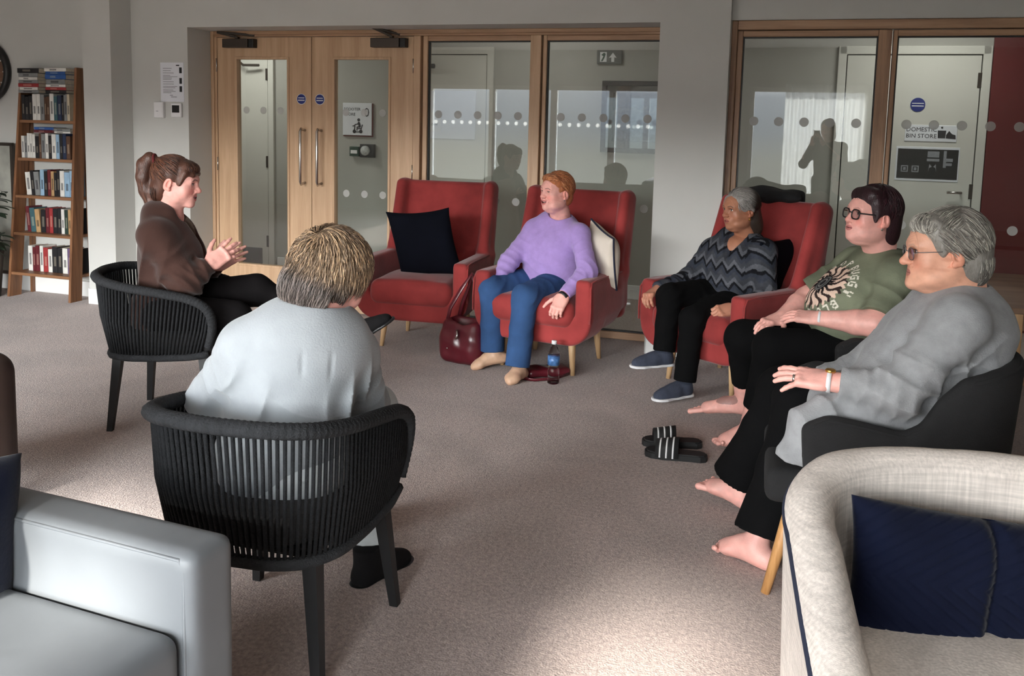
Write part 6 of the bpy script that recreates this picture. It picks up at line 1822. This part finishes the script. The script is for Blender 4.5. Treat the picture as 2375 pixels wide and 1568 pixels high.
MB().tube([tuple(c0 + R @ np.array([0.080 * math.cos(a), 0.080 * math.sin(a), 0.0]) + np.array(up) * (0.02 * -np.sign(np.dot(R[:, 1], fw)) * math.sin(a))) for a in np.linspace(0, 2 * math.pi, 40, endpoint=False)], 0.009, 8, closed=True).obj('neckband', pmat('green_rib', lin(92, 98, 78), 0.95, 0.15, 30, 0.3, 200), P.t, smooth=True)
s = legs_sdf([(1.49, 3.94, 0.49), (1.49, 3.73, 0.49)], [knR, knL], [np.array(knR) * 0.30 + np.array(anR) * 0.70, np.array(knL) * 0.3 + np.array(anL) * 0.7], (0.105, 0.086), (0.078, 0.056), pel=(1.53, 3.84, 0.47), rp=(0.20, 0.15, 0.10), f=f, crease=0.002)
V, Q = s.mesh(); P.add('leggings', V, Q, M_blk)
def b_(sd):
    sd.ell((0, -0.024, 0.044), (0.092, 0.112, 0.100))
    sd.ell((0, -0.070, -0.030), (0.080, 0.066, 0.078), k=0.04)
    sd.cone((-0.050, 0.048, 0.090), (0.050, 0.048, 0.086), 0.028, 0.028, 0.03)
    sd.ell((0, -0.085, -0.075), (0.066, 0.052, 0.062), k=0.03)
    for q_ in (-1, 1): sd.cone((q_ * 0.070, 0.030, 0.055), (q_ * 0.076, 0.022, -0.012), 0.018, 0.011, 0.02)
    sd.ell((0, 0.108, -0.020), (0.068, 0.076, 0.084), k=0.012, op='sub')
    for q_ in (-1, 1): sd.ell((q_ * 0.088, -0.006, -0.030), (0.026, 0.032, 0.042), k=0.01, op='sub')
    sd.ell((0, 0.02, -0.11), (0.11, 0.07, 0.055), k=0.01, op='sub')
    sd.warp((0, -0.02, 0.04), 0.18, lambda x, y, z: 0.0015 * np.sin(160 * x + 60 * y + 2 * np.sin(60 * z)))
hs = P.hair_shell(b_, 0.003, lin(40, 18, 24), 0.25, 4)
fl = lambda p, r: (p[0] * 1.0, -0.35 + 0.9 * (p[1] > 0.2), -0.9)
ds = [d for d in fib_dirs(2400) if d[2] > -0.6 and not (d[1] > 0.35 and d[2] < 0.62) and not (d[1] > -0.02 and d[2] < 0.15)]
hc = hair_clumps('c', None, P.R, P.c, np.array((0, -0.024, 0.044)), np.array((0.092, 0.112, 0.100)), ds, fl, 0.06, 0.0024, 3, [lin(46, 20, 28), lin(34, 14, 20), lin(62, 26, 34)], wave=0.05, lift=0.002)
V, Q, C = join([hs, hc]); P.add('hair', V, Q, M_hair, C)
glasses(P, M_black, thick=0.0032, wide=0.0245, tall=0.020)
band(P, 'bracelet', np.array(wrL) + nrm(np.array(elL) - np.array(wrL)) * 0.004, np.array(wrL) - np.array(elL), 0.034, 0.010, M_white, 0.86)
ew = P.hp(-0.087, -0.004, -0.040) - P.o
MB().tube([tuple(ew), tuple(ew + np.array((-0.004, 0, -0.010)))], 0.0035, 8).obj('earring', M_chrome, P.t, smooth=True)

# ================================================================== grey haired woman on the right
P = Person('elderly woman with short grey hair and glasses in pale grey top and black flared trousers', (0.8, 3.0, 0))
pel = (1.325, 2.735, 0.52); neck = (1.352, 2.730, 0.959); shR = (1.364, 2.940, 0.852); shL = (1.254, 2.540, 0.884); f = (-0.95, 0.3, 0)
elL = (1.093, 2.540, 0.678); wrL = (0.917, 2.620, 0.681); elR = (1.171, 3.020, 0.609); wrR = (1.024, 3.020, 0.574)
P.head((1.272, 2.710, 1.074), (-0.985, 0.12, -0.06), (-0.04, 0, 1), neck, SK_OLD, scale=1.0, blush=0.5, brow=lin(140, 124, 112), browa=0.4, old=True, jowl=0.75, chin=0.014, nose=1.25, w=1.03, lip=lin(168, 100, 92), h=0.0016, sock=0.7, neck_r=0.064)
a = arm_mesh(elL, wrL, np.array((0.763, 2.690, 0.681)) - np.array(wrL), (0.10, -0.50, 0.86), 1, h=0.0022, r=(0.036, 0.029), curls=((0, 12, 18), (2, 14, 20), (4, 12, 16), (10, 10, 10)), spread=5, pinky=16, thumb=(0.6, 0.75, -0.3), tcurl=6)
P.body.append((a[0], a[1], skincol(a[0], SK_PINK, mottle=0.10)))
a = arm_mesh(elR, wrR, (-0.9, 0.1, -0.1), (0, 0, 1), -1, r=(0.046, 0.030))
P.body.append((a[0], a[1], skincol(a[0], SK_PINK)))
knL, knR = (0.918, 2.900, 0.531), (0.923, 3.120, 0.502)
anL, toL = (0.774, 2.800, 0.063), (0.672, 2.900, 0.014); anR, toR = (0.824, 3.200, 0.085), (0.690, 3.290, 0.074)
v, q = leg_mesh(knL, anL, toL, r=(0.055, 0.038), bare=1, h=0.0024); P.body.append((v, q, skincol(v, SK_PINK, mottle=0.10)))
v, q = leg_mesh(knR, anR, toR, r=(0.055, 0.038), bare=-1, h=0.0024); P.body.append((v, q, skincol(v, SK_PINK, mottle=0.10)))
P.core(SK_PINK, ([pel, neck, P.c], 0.035), ([neck, shR, elR, wrR], 0.020), ([neck, shL, elL, wrL], 0.022), ([pel, knR, anR], 0.03), ([pel, knL, anL], 0.03))
P.finish_body(SK_OLD)
lo, hi = bounds([pel, neck, shR, shL, elR, wrR, elL, wrL, (0.800, 2.580, 0.442)], 0.24); s = SDF(lo, hi, 0.005)
R, fw, up, L = torso(s, pel, neck, shR, shL, f, wh=0.20, dh=0.19, wb=0.20, db=0.20, wc=0.195, dc=0.175, bust=0.09, belly=0.07, shr=0.070)
sleeve(s, shL, elL, wrL, (0.082, 0.074, 0.066, 0.046), seed=2, end=-0.034, creases=0.007); sleeve(s, shR, elR, wrR, (0.08, 0.07, 0.064, 0.046), seed=5)
# tunic skirt spread over the lap and hanging beside the near thigh
s.cone((1.155, 2.680, 0.579), (1.009, 2.740, 0.570), 0.13, 0.11, k=0.08)
s.cone((1.025, 2.620, 0.589), (0.885, 2.640, 0.517), 0.080, 0.075, k=0.06, asp=0.75, axis=(0.25, 0.97, 0))
s.cone((0.883, 2.600, 0.551), (0.827, 2.590, 0.428), 0.075, 0.070, k=0.05, flat=(False, True), asp=0.6, axis=(0.25, 0.97, 0))
for c_, rr2, d_, fr_, am, sd_ in ((np.array(elL) + (0.03, 0, 0.05), 0.20, (0.5, 0, 0.9), 62, 0.009, 1), (np.array(shL) - (0, 0, 0.16), 0.20, (0.8, 0.1, 0.5), 42, 0.009, 4), (np.array((0.885, 2.580, 0.525)), 0.20, (0.9, 0, 0.35), 48, 0.010, 2), (np.array(pel) + (0.08, -0.15, 0.2), 0.22, (0.5, 0, 0.8), 38, 0.009, 6), (np.array((1.305, 2.600, 0.729)), 0.2, (0.6, 0, -0.8), 44, 0.008, 8)):
    folds(s, c_, rr2, d_, fr_, am, 1.2, sd_)
s.ell(np.array(neck) + up * 0.03 + fw * 0.01, (0.082, 0.082, 0.05), R, k=0.01, op='sub')
V, Q = s.mesh()
M_grey = pmat('pale_grey_marl', lin(146, 147, 149), 0.95, 0.16, 26, 0.35, 230, weave=0.12, wscale=260, sheen=0.2, spec=0.1)
P.add('tunic', V, Q, M_grey)
hl = np.array((0.791, 2.800, 0.108)); hr = np.array((0.805, 3.200, 0.138))
s = legs_sdf([(1.27, 2.64, 0.50), (1.30, 2.86, 0.50)], [knL, knR], [hl, hr], (0.105, 0.082), ((0.078, 0.068, 0.092), (0.078, 0.070, 0.098)), pel=(1.33, 2.74, 0.47), rp=(0.20, 0.16, 0.1), f=f, crease=0.004)
V, Q = s.mesh(); P.add('trousers', V, Q, M_blk)
def b_(sd):
    sd.ell((0, -0.028, 0.040), (0.090, 0.112, 0.098))
    sd.ell((0, -0.078, -0.030), (0.076, 0.064, 0.080), k=0.04)
    sd.cone((-0.045, 0.046, 0.086), (0.045, 0.046, 0.086), 0.025, 0.025, 0.03)
    for q_ in (-1, 1): sd.cone((q_ * 0.068, 0.030, 0.050), (q_ * 0.075, 0.014, 0.006), 0.013, 0.007, 0.02)
    sd.ell((0, 0.110, -0.010), (0.068, 0.066, 0.085), k=0.012, op='sub')
    for q_ in (-1, 1): sd.ell((q_ * 0.088, -0.010, -0.030), (0.028, 0.034, 0.045), k=0.01, op='sub')
    sd.ell((0, 0.01, -0.12), (0.11, 0.085, 0.060), k=0.01, op='sub')
    sd.warp((0, -0.02, 0.04), 0.18, lambda x, y, z: 0.0025 * np.sin(110 * y - 70 * z + 3 * np.sin(60 * x)))
hs = P.hair_shell(b_, 0.0028, lin(128, 124, 118), 0.25, 4)
def fl(p, r):
    if p[2] > 0.45: return (p[0] * 0.8, 0.9 if p[1] > -0.1 else -0.8, -0.5)
    return (p[0] * 0.3, -0.75, -0.75)
ds = [d for d in fib_dirs(4200) if d[2] > -0.62 and not (d[1] > 0.55 and d[2] < 0.50) and not (d[1] > 0.05 and d[2] < -0.08)]
hc = hair_clumps('c', None, P.R, P.c, np.array((0, -0.028, 0.036)), np.array((0.090, 0.112, 0.098)), ds, fl, 0.058, 0.0021, 3, [lin(150, 146, 138), lin(112, 108, 102), lin(184, 180, 170), lin(132, 126, 118)], wave=0.25, lift=0.007)
n1 = nape(P, (0, -0.078, -0.032), (0.079, 0.067, 0.083), [lin(150, 146, 138), lin(112, 108, 102), lin(176, 172, 162)], lift=0.002)
fd_ = [d for d in fib_dirs(1100) if d[1] > -0.2 and d[2] > -0.15]
fr = hair_clumps('f', None, P.R, P.c, np.array((0, 0.044, 0.082)), np.array((0.072, 0.046, 0.036)), fd_, lambda p, r: (p[0] * 0.5 - 0.2, 0.45, -0.6), 0.040, 0.0020, 6, [lin(160, 156, 148), lin(120, 116, 110), lin(190, 186, 176)], wave=0.15, lift=0.003)
V, Q, C = join([hs, hc, n1, fr]); P.add('hair', V, Q, M_hair, C)
glasses(P, pmat('thin_grey_frame', lin(120, 112, 112), 0.35, 0.05, 20, 0, metal=0.7), thick=0.0014, wide=0.023, tall=0.018, tint=(0.80, 0.78, 0.84))
ax_ = np.array(wrL) - np.array(elL)
wv_ = np.array(wrL) - nrm(ax_) * 0.002
band(P, 'watch_strap', wv_, ax_, 0.0345, 0.013, M_white, 0.92)
wt = wv_ - P.o + np.array((0.0, -0.004, 0.034))
wf = MB(); Rw = Matrix([list(r_) for r_ in frame(ax_)]).to_4x4(); Rw.translation = Vector(wt)
wf.lathe([(0.0, -0.004), (0.015, -0.004), (0.016, 0.002), (0.013, 0.005), (0.0, 0.005)], 20, Rw); wf.obj('watch_face', M_gold, P.t, smooth=True)
fd = frame(np.array((0.763, 2.690, 0.681)) - np.array(wrL), (0.10, -0.50, 0.86))
rp_ = np.array(wrL) + fd @ np.array((-0.009, 0.100, 0.000))
band(P, 'ring', rp_, fd[:, 1], 0.0098, 0.008, M_chrome, 1.0)

# ================================================================== woman seen from behind
P = Person('person seen from behind with tousled blonde grey short hair in pale grey sweatshirt', (-0.55, 2.6, 0))
pel = (-0.655, 2.34, 0.51); neck = (-0.567, 2.320, 0.931); shL = (-0.732, 2.280, 0.826); shR = (-0.487, 2.420, 0.778); f = (0.28, 0.96, 0)
elL = (-0.865, 2.380, 0.653); elR = (-0.470, 2.560, 0.590); wrL = (-0.74, 2.62, 0.60); wrR = (-0.55, 2.78, 0.58)
P.head((-0.530, 2.370, 0.998), (0.55, 0.80, -0.36), (0.34, 0.12, 1), neck, SK_PINK, scale=0.98, blush=0.4, neck_r=0.060)
for a in (arm_mesh(elL, wrL, (0.5, 0.8, -0.2), (0, 0, 1), 1), arm_mesh(elR, wrR, (-0.5, 0.8, -0.2), (0, 0, 1), -1)):
    P.body.append((a[0], a[1], skincol(a[0], SK_PINK)))
s = SDF(*bounds([neck], 0.17), 0.004)
s.ell(np.array(neck) - (0, 0.01, 0.045), (0.10, 0.075, 0.055), frame(f)).cone(np.array(neck) - (0, 0, 0.04), np.array(neck) + (0.01, 0.01, 0.04), 0.068, 0.060, 0.03)
v, q = s.mesh(); P.body.append((v, q, skincol(v, SK_PINK)))
P.core(SK_PINK, ([pel, neck, P.c], 0.035), ([neck, shR, elR, wrR], 0.020), ([neck, shL, elL, wrL], 0.020), ([pel, (-0.70, 2.82, 0.51), (-0.62, 2.90, 0.09)], 0.03), ([pel, (-0.49, 2.80, 0.50), (-0.479, 2.660, 0.106)], 0.03))
P.finish_body(SK_PINK)
lo, hi = bounds([pel, neck, shR, shL, elR, wrR, elL, wrL], 0.22); s = SDF(lo, hi, 0.0045)
R, fw, up, L = torso(s, pel, neck, shR, shL, f, wh=0.185, dh=0.15, wb=0.175, db=0.145, wc=0.180, dc=0.135, bust=0.06, belly=0.03, shr=0.060)
s.ell(np.array(pel) + up * L * 0.78 - fw * 0.02, (0.145, 0.105, 0.10), R, k=0.06)
sleeve(s, shL, elL, wrL, (0.070, 0.066, 0.060, 0.044), seed=3, creases=0.006); sleeve(s, shR, elR, wrR, (0.068, 0.064, 0.058, 0.044), seed=7, creases=0.006)
folds(s, np.array(shR) - up * 0.10 - fw * 0.08, 0.17, R[:, 0] + 0.25 * up, 55, 0.011, 1.0, 2)
folds(s, np.array(shL) - up * 0.13 - fw * 0.07, 0.16, R[:, 0] - 0.3 * up, 50, 0.010, 1.0, 5)
folds(s, np.array(pel) + up * 0.12 - fw * 0.12, 0.20, up + 0.3 * R[:, 0], 40, 0.008, 1.4, 1)
for q_ in (-0.045, 0.030):
    lt_ = R[:, 0] + 0.15 * up
    s.warp(np.array(neck) + R[:, 0] * q_ - fw * 0.125 - up * 0.11, 0.055, lambda x, y, z: 0.0045 * np.exp(-((x * lt_[0] + y * lt_[1] + z * lt_[2]) / 0.006) ** 2))
s.ell(np.array(neck) + up * 0.045 + fw * 0.01, (0.098, 0.082, 0.066), R, k=0.012, op='sub')
V, Q = s.mesh()
M_sweat = pmat('pale_sweatshirt', lin(155, 160, 164), 0.95, 0.05, 18, 0.3, 200, sheen=0.3, spec=0.1)
P.add('sweatshirt', V, Q, M_sweat)
knL, knR = (-0.70, 2.82, 0.51), (-0.49, 2.80, 0.50); anR = (-0.479, 2.660, 0.106); anL = (-0.62, 2.90, 0.09)
s = legs_sdf([(-0.74, 2.38, 0.50), (-0.57, 2.36, 0.50)], [knL, knR], [(-0.63, 2.89, 0.13), np.array(anR) + (0, 0, 0.0)], (0.098, 0.078), (0.068, 0.056), pel=(-0.655, 2.33, 0.47), rp=(0.18, 0.14, 0.1), f=f)
V, Q = s.mesh(); P.add('trousers', V, Q, pmat('pale_grey_trousers', lin(196, 202, 204), 0.95, 0.06, 18, 0.3, 220, spec=0.1))
M_boot = pmat('black_suede', lin(24, 23, 24), 0.85, 0.15, 20, 0.2, 200, spec=0.15)
shoe_mesh(P, 'boot', np.array((-0.479, 2.640, 0.048)), (-0.375, 2.800, -0.044), M_boot, M_black, 1.02, boot=0.05, sole_t=0.02)
shoe_mesh(P, 'boot', (-0.62, 2.90, 0.075), (-0.56, 3.1, 0.03), M_boot, M_black, 1.0, boot=0.05, sole_t=0.02)
def b_(sd):
    sd.ell((0, -0.024, 0.036), (0.094, 0.110, 0.100))
    sd.ell((0, -0.075, -0.040), (0.082, 0.058, 0.078), k=0.04)
    sd.ell((0, -0.062, -0.105), (0.060, 0.036, 0.040), k=0.03)
    sd.ell((0, 0.112, -0.010), (0.070, 0.070, 0.085), k=0.012, op='sub')
    for q_ in (-1, 1): sd.ell((q_ * 0.088, -0.004, -0.035), (0.026, 0.034, 0.045), k=0.01, op='sub')
    sd.warp((0, -0.03, 0.02), 0.18, lambda x, y, z: 0.005 * np.sin(60 * x + 40 * z + 3 * np.sin(50 * y)))
hs = P.hair_shell(b_, 0.003, lin(112, 92, 72), 0.25, 4)
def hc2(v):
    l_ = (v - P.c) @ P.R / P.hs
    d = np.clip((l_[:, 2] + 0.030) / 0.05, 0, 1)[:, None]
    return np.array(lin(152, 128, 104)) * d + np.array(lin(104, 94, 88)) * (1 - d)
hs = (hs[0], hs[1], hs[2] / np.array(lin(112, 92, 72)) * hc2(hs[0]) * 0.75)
crown = nrm((0.02, -0.72, 0.62))
def fl(p, r):
    d = p - crown; sw = np.cross(p, crown)
    g = np.exp(-(np.linalg.norm(d) / 0.8) ** 2)
    return nrm(d) + 1.5 * g * sw + np.array((0, 0, -0.5))
ds = [d for d in fib_dirs(7600, 0.3) if d[2] > -0.75 and not (d[1] > 0.50 and d[2] < 0.60) and not (d[1] > 0.05 and d[2] < -0.05)]
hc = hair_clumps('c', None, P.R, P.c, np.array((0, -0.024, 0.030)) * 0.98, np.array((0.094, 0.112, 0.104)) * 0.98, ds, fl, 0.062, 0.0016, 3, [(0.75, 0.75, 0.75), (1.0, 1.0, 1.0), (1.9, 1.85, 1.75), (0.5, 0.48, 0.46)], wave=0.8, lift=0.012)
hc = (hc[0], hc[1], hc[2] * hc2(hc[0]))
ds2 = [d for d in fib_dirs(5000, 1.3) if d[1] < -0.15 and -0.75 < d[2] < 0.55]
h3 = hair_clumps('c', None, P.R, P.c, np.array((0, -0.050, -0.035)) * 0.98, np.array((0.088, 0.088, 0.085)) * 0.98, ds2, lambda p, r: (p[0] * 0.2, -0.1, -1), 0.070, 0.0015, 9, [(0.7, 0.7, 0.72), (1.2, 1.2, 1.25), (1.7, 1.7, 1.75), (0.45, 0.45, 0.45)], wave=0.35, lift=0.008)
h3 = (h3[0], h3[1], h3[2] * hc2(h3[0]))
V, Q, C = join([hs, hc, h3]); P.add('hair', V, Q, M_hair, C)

# ================================================================== ponytailed woman on the left
P = Person('woman with brown ponytail in dark brown hooded jacket, gesturing with raised hand', (-1.2, 4.2, 0))
pel = (-1.735, 4.15, 0.51); neck = (-1.683, 4.150, 0.954); shR = (-1.703, 4.020, 0.882); shL = (-1.781, 4.320, 0.849); f = (1, 0.05, 0)
elR = (-1.565, 4.000, 0.675); wrR = (-1.473, 4.060, 0.754); elL = (-1.667, 4.400, 0.602); wrL = (-1.519, 4.260, 0.716)
P.head((-1.652, 4.140, 1.120), (0.985, 0.06, -0.10), (0.06, 0, 1), neck, SK_PINK, scale=0.95, blush=0.8, brow=lin(60, 40, 34), smile=0.5, open=0.4, lip=lin(186, 96, 98), eye=0.8)
a = arm_mesh(elR, wrR, np.array((-1.383, 4.140, 0.826)) - np.array(wrR), (0.25, -0.88, 0.35), -1, h=0.0024, curls=((2, 8, 8), (6, 12, 10), (12, 16, 12), (18, 20, 12)), spread=7, thumb=(0.75, 0.65, -0.2)); P.body.append((a[0], a[1], skincol(a[0], SK_PINK)))
a = arm_mesh(elL, wrL, np.array((-1.444, 4.300, 0.761)) - np.array(wrL), (0.2, 0.9, 0.3), 1, curls=(8, 14, 10), spread=6); P.body.append((a[0], a[1], skincol(a[0], SK_PINK)))
P.core(SK_PINK, ([pel, neck, P.c], 0.035), ([neck, shR, elR, wrR], 0.020), ([neck, shL, elL, wrL], 0.020), ([pel, (-1.360, 4.060, 0.507), (-1.18, 4.08, 0.12)], 0.028), ([pel, (-1.328, 4.290, 0.594), (-0.885, 4.360, 0.396)], 0.026))
P.finish_body(SK_PINK)
lo, hi = bounds([pel, neck, shR, shL, elR, wrR, elL, wrL], 0.22); s = SDF(lo, hi, 0.0055)
R, fw, up, L = torso(s, pel, neck, shR, shL, f, wh=0.175, dh=0.145, wb=0.17, db=0.145, wc=0.17, dc=0.135, bust=0.07, belly=0.03, shr=0.070)
sleeve(s, shR, elR, wrR, (0.080, 0.078, 0.074, 0.044), seed=1, creases=0.010, end=-0.005); sleeve(s, shL, elL, wrL, (0.078, 0.074, 0.07, 0.044), seed=3, creases=0.008)
s.ell(np.array(neck) - fw * 0.080 + up * 0.0, (0.115, 0.055, 0.065), R, k=0.04)
s.ell(np.array(neck) - fw * 0.035 + up * 0.035, (0.100, 0.085, 0.050), R, k=0.03)
s.cone(np.array(neck) + R[:, 0] * 0.075 + up * 0.015, np.array(neck) + fw * 0.12 - up * 0.16 + R[:, 0] * 0.055, 0.024, 0.020, k=0.02)
s.cone(np.array(neck) - R[:, 0] * 0.075 + up * 0.015, np.array(neck) + fw * 0.12 - up * 0.16 - R[:, 0] * 0.055, 0.024, 0.020, k=0.02)
s.ell(np.array(neck) + up * 0.05 + fw * 0.025, (0.066, 0.070, 0.075), R, k=0.015, op='sub')
s.cone(np.array(neck) + fw * 0.10, np.array(neck) + fw * 0.185 - up * 0.20, 0.045, 0.030, k=0.012, op='sub')
folds(s, np.array(pel) + up * 0.22 - fw * 0.02 + np.array((0, -0.15, 0)), 0.22, (0.9, 0, -0.25), 42, 0.011, 1.2, 2)
folds(s, np.array(elR) - (0, 0, 0.02), 0.15, (0.8, 0, 0.6), 60, 0.010, 1.3, 5)
s.rbox(np.array(pel) - up * 0.19, (0.4, 0.4, 0.12), 0, R, op='sub')
V, Q = s.mesh()
lc = (V - np.array(neck)) @ R
ff = (V - np.array(neck)) @ fw
C = np.tile(np.array(lin(62, 43, 38)), (len(V), 1)) * (1 + 0.08 * vnoise(V, 18, 2))[:, None]
inner = (np.abs(lc[:, 0]) < 0.045) & (ff > 0.05) & (lc[:, 2] < 0.01) & (lc[:, 2] > -0.24)
C[inner] = lin(112, 98, 88)
P.add('jacket', V, Q, pmat('brown_fleece', (1, 1, 1), 0.95, 0.10, 12, 0.25, 160, attr=True, sheen=0.3, spec=0.12), C)
knL = (-1.328, 4.290, 0.594); ftL = (-0.885, 4.360, 0.396)
s = legs_sdf([(-1.68, 4.04, 0.52), (-1.68, 4.26, 0.54)], [(-1.360, 4.060, 0.507), knL], [(-1.18, 4.08, 0.10), ftL], (0.094, 0.078), (0.062, 0.050), pel=(-1.72, 4.15, 0.49), rp=(0.17, 0.14, 0.10), f=f)
V, Q = s.mesh(); P.add('trousers', V, Q, pmat('charcoal_trousers', lin(23, 21, 22), 0.95, 0.15, 12, 0.2, 200, spec=0.1))
shoe_mesh(P, 'shoe', np.array(ftL) + (0.03, 0, -0.005), np.array(ftL) + (0.2, 0.02, 0.03), M_boot, M_black, 0.95, tilt=(0.75, 0.1, 0.5))
shoe_mesh(P, 'shoe', (-1.17, 4.08, 0.066), (-1.0, 4.08, 0.02), M_boot, M_black, 0.95)
def b_(sd):
    sd.ell((0, -0.022, 0.040), (0.084, 0.106, 0.096))
    sd.cone((-0.040, 0.055, 0.080), (0.040, 0.055, 0.080), 0.028, 0.028, 0.03)
    sd.cone((-0.040, 0.086, 0.052), (0.040, 0.086, 0.052), 0.011, 0.011, 0.03)
    for q_ in (-1, 1):
        sd.cone((q_ * 0.066, 0.056, 0.058), (q_ * 0.071, 0.036, 0.000), 0.012, 0.005, 0.02)
    sd.ell((0, -0.070, -0.045), (0.066, 0.050, 0.066), k=0.03)
    # ponytail
    sd.chain([(0, -0.105, 0.098), (0, -0.138, 0.104), (0, -0.160, 0.070), (0, -0.158, 0.010), (0, -0.140, -0.055), (0, -0.112, -0.115), (0.005, -0.09, -0.150)], [0.020, 0.027, 0.035, 0.038, 0.036, 0.028, 0.008], 0.015)
    sd.ell((0, 0.115, -0.025), (0.066, 0.058, 0.076), k=0.010, op='sub')
    for q_ in (-1, 1): sd.ell((q_ * 0.088, -0.012, -0.020), (0.024, 0.024, 0.036), k=0.01, op='sub')
    sd.warp((0, -0.05, 0.02), 0.22, lambda x, y, z: 0.003 * np.sin(90 * x + 30 * z + 2 * np.sin(40 * y)))
hs = P.hair_shell(b_, 0.003, lin(78, 48, 36), 0.3, 4)
top = nrm((0, -0.85, 0.62))
fl = lambda p, r: (top - p) if p[1] < 0.45 else np.array((p[0] * 0.3, 0.5, -0.8))
ds = [d for d in fib_dirs(2200) if d[2] > -0.45 and not (d[1] > 0.62 and d[2] < 0.42) and not (d[1] > 0.0 and d[2] < 0.0)]
hc = hair_clumps('c', None, P.R, P.c, np.array((0, -0.022, 0.040)) * 0.95, np.array((0.084, 0.106, 0.096)) * 0.95, ds, fl, 0.075, 0.0024, 3, [lin(86, 52, 38), lin(58, 36, 28), lin(120, 76, 54)], wave=0.08, lift=0.002)
np_ = nape(P, (0, -0.070, -0.045), (0.067, 0.051, 0.067), [lin(86, 52, 38), lin(58, 36, 28)], n=900, lift=0.002)
r_ = np.random.default_rng(5); tv = []
for k_ in range(170):
    a0 = r_.uniform(0, 6.28); rr2 = r_.uniform(0.5, 1.0); pts = []
    for (y, z, w_) in ((-0.112, 0.103, 0.018), (-0.140, 0.106, 0.028), (-0.162, 0.070, 0.037), (-0.160, 0.010, 0.041), (-0.142, -0.055, 0.039), (-0.115, -0.115, 0.032), (-0.092, -0.158, 0.016)):
        pts.append(P.hp(rr2 * w_ * math.cos(a0), y + rr2 * w_ * math.sin(a0) * 0.9, z))
        a0 += r_.uniform(-0.25, 0.25)
    m_ = MB().tube([tuple(p) for p in pts], [0.0012, 0.0022, 0.0026, 0.0026, 0.0025, 0.002, 0.0006], 4)
    v = np.array(m_.v); qf = [f_ for f_ in m_.f if len(f_) == 4]
    tv.append((v, np.array(qf), np.tile(np.array(lin(84, 52, 38)) * r_.uniform(0.6, 1.7), (len(v), 1))))
fd_ = [d for d in fib_dirs(900) if d[1] > 0.15 and d[2] > -0.2]
fr = hair_clumps('f', None, P.R, P.c, np.array((0, 0.052, 0.074)) * 0.95, np.array((0.071, 0.048, 0.036)) * 0.95, fd_, lambda p, r: (p[0] * 0.25 + 0.1, 0.5, -0.9), 0.045, 0.0022, 6, [lin(86, 52, 38), lin(58, 36, 28), lin(110, 70, 50)], wave=0.08, lift=0.002)
V, Q, C = join([hs, hc, fr, np_] + tv); P.add('hair', V, Q, M_hair, C)
tc_ = [tuple(P.hp(0.024 * math.cos(a), -0.112 - 0.006 * math.sin(a), 0.100 + 0.024 * math.sin(a)) - P.o) for a in np.linspace(0, 2 * math.pi, 20, endpoint=False)]
MB().tube(tc_, 0.007, 8, closed=True).obj('hair_tie', pmat('dark_red_band', lin(92, 26, 28), 0.9, 0.2, 30, 0.2), P.t, smooth=True)

# ================================================================== person holding the phone (behind the viewpoint, seen only as a reflection in the glass)
P = Person('standing person in dark clothes holding a phone, seen only reflected in the right hand glass', (0.0, -0.42, 0))
P.head((0.02, -0.40, 1.49), (0.0, 1, -0.08), (0, 0, 1), (0.02, -0.46, 1.34), SK_PINK, h=0.003)
for q_, sh in ((1, (-0.16, -0.47, 1.27)), (-1, (0.20, -0.47, 1.27))):
    el = (sh[0] - q_ * 0.07, -0.30, 1.05); wr = (-q_ * 0.06 + 0.0, -0.10, 1.33)
    v, q = arm_mesh(el, wr, (q_ * 0.25, 0.5, 0.8), (-q_ * 0.9, -0.3, 0.2), q_, h=0.004, curls=(20, 40, 30)); P.body.append((v, q, skincol(v, SK_PINK)))
P.finish_body(SK_PINK)
pel = (0.02, -0.48, 0.86); neck = (0.02, -0.47, 1.33); shR = (0.19, -0.47, 1.27); shL = (-0.15, -0.47, 1.27)
s = SDF((-0.5, -0.75, 0.6), (0.55, 0.0, 1.45), 0.009)
torso(s, pel, neck, shR, shL, (0, 1, 0))
sleeve(s, shL, (-0.23, -0.30, 1.05), (-0.065, -0.115, 1.30), creases=0); sleeve(s, shR, (0.27, -0.30, 1.05), (0.065, -0.115, 1.30), creases=0)
V, Q = s.mesh(); P.add('jumper', V, Q, M_dkfab)
s = legs_sdf([(-0.07, -0.48, 0.84), (0.11, -0.48, 0.84)], [(-0.08, -0.47, 0.47), (0.12, -0.47, 0.47)], [(-0.08, -0.49, 0.07), (0.12, -0.49, 0.07)], (0.10, 0.07), (0.07, 0.06), pel=(0.02, -0.48, 0.86), rp=(0.17, 0.13, 0.12), crease=0, h=0.01)
V, Q = s.mesh(); P.add('trousers', V, Q, M_blk)
for x in (-0.08, 0.12): shoe_mesh(P, 'shoe', (x, -0.49, 0.075), (x, -0.3, 0.02), M_boot, M_black, 1.0, h=0.006)
def b_(sd):
    sd.ell((0, -0.020, 0.040), (0.088, 0.106, 0.098)); sd.ell((0, -0.06, -0.07), (0.088, 0.06, 0.11), k=0.04)
    sd.ell((0, 0.108, -0.01), (0.068, 0.07, 0.085), k=0.012, op='sub')
V, Q, C = P.hair_shell(b_, 0.005, lin(60, 44, 36)); P.add('hair', V, Q, M_hair, C)
t = thing('phone', 'dark phone held upright by the reflected standing person', 'phone', (0, -0.05, 1.40))
MB().box(-0.037, 0.037, -0.005, 0.004, -0.075, 0.075, 0.003).obj('case', M_black, t)
MB().box(-0.034, 0.034, -0.0065, -0.0045, -0.070, 0.070).obj('screen', M_black, t)
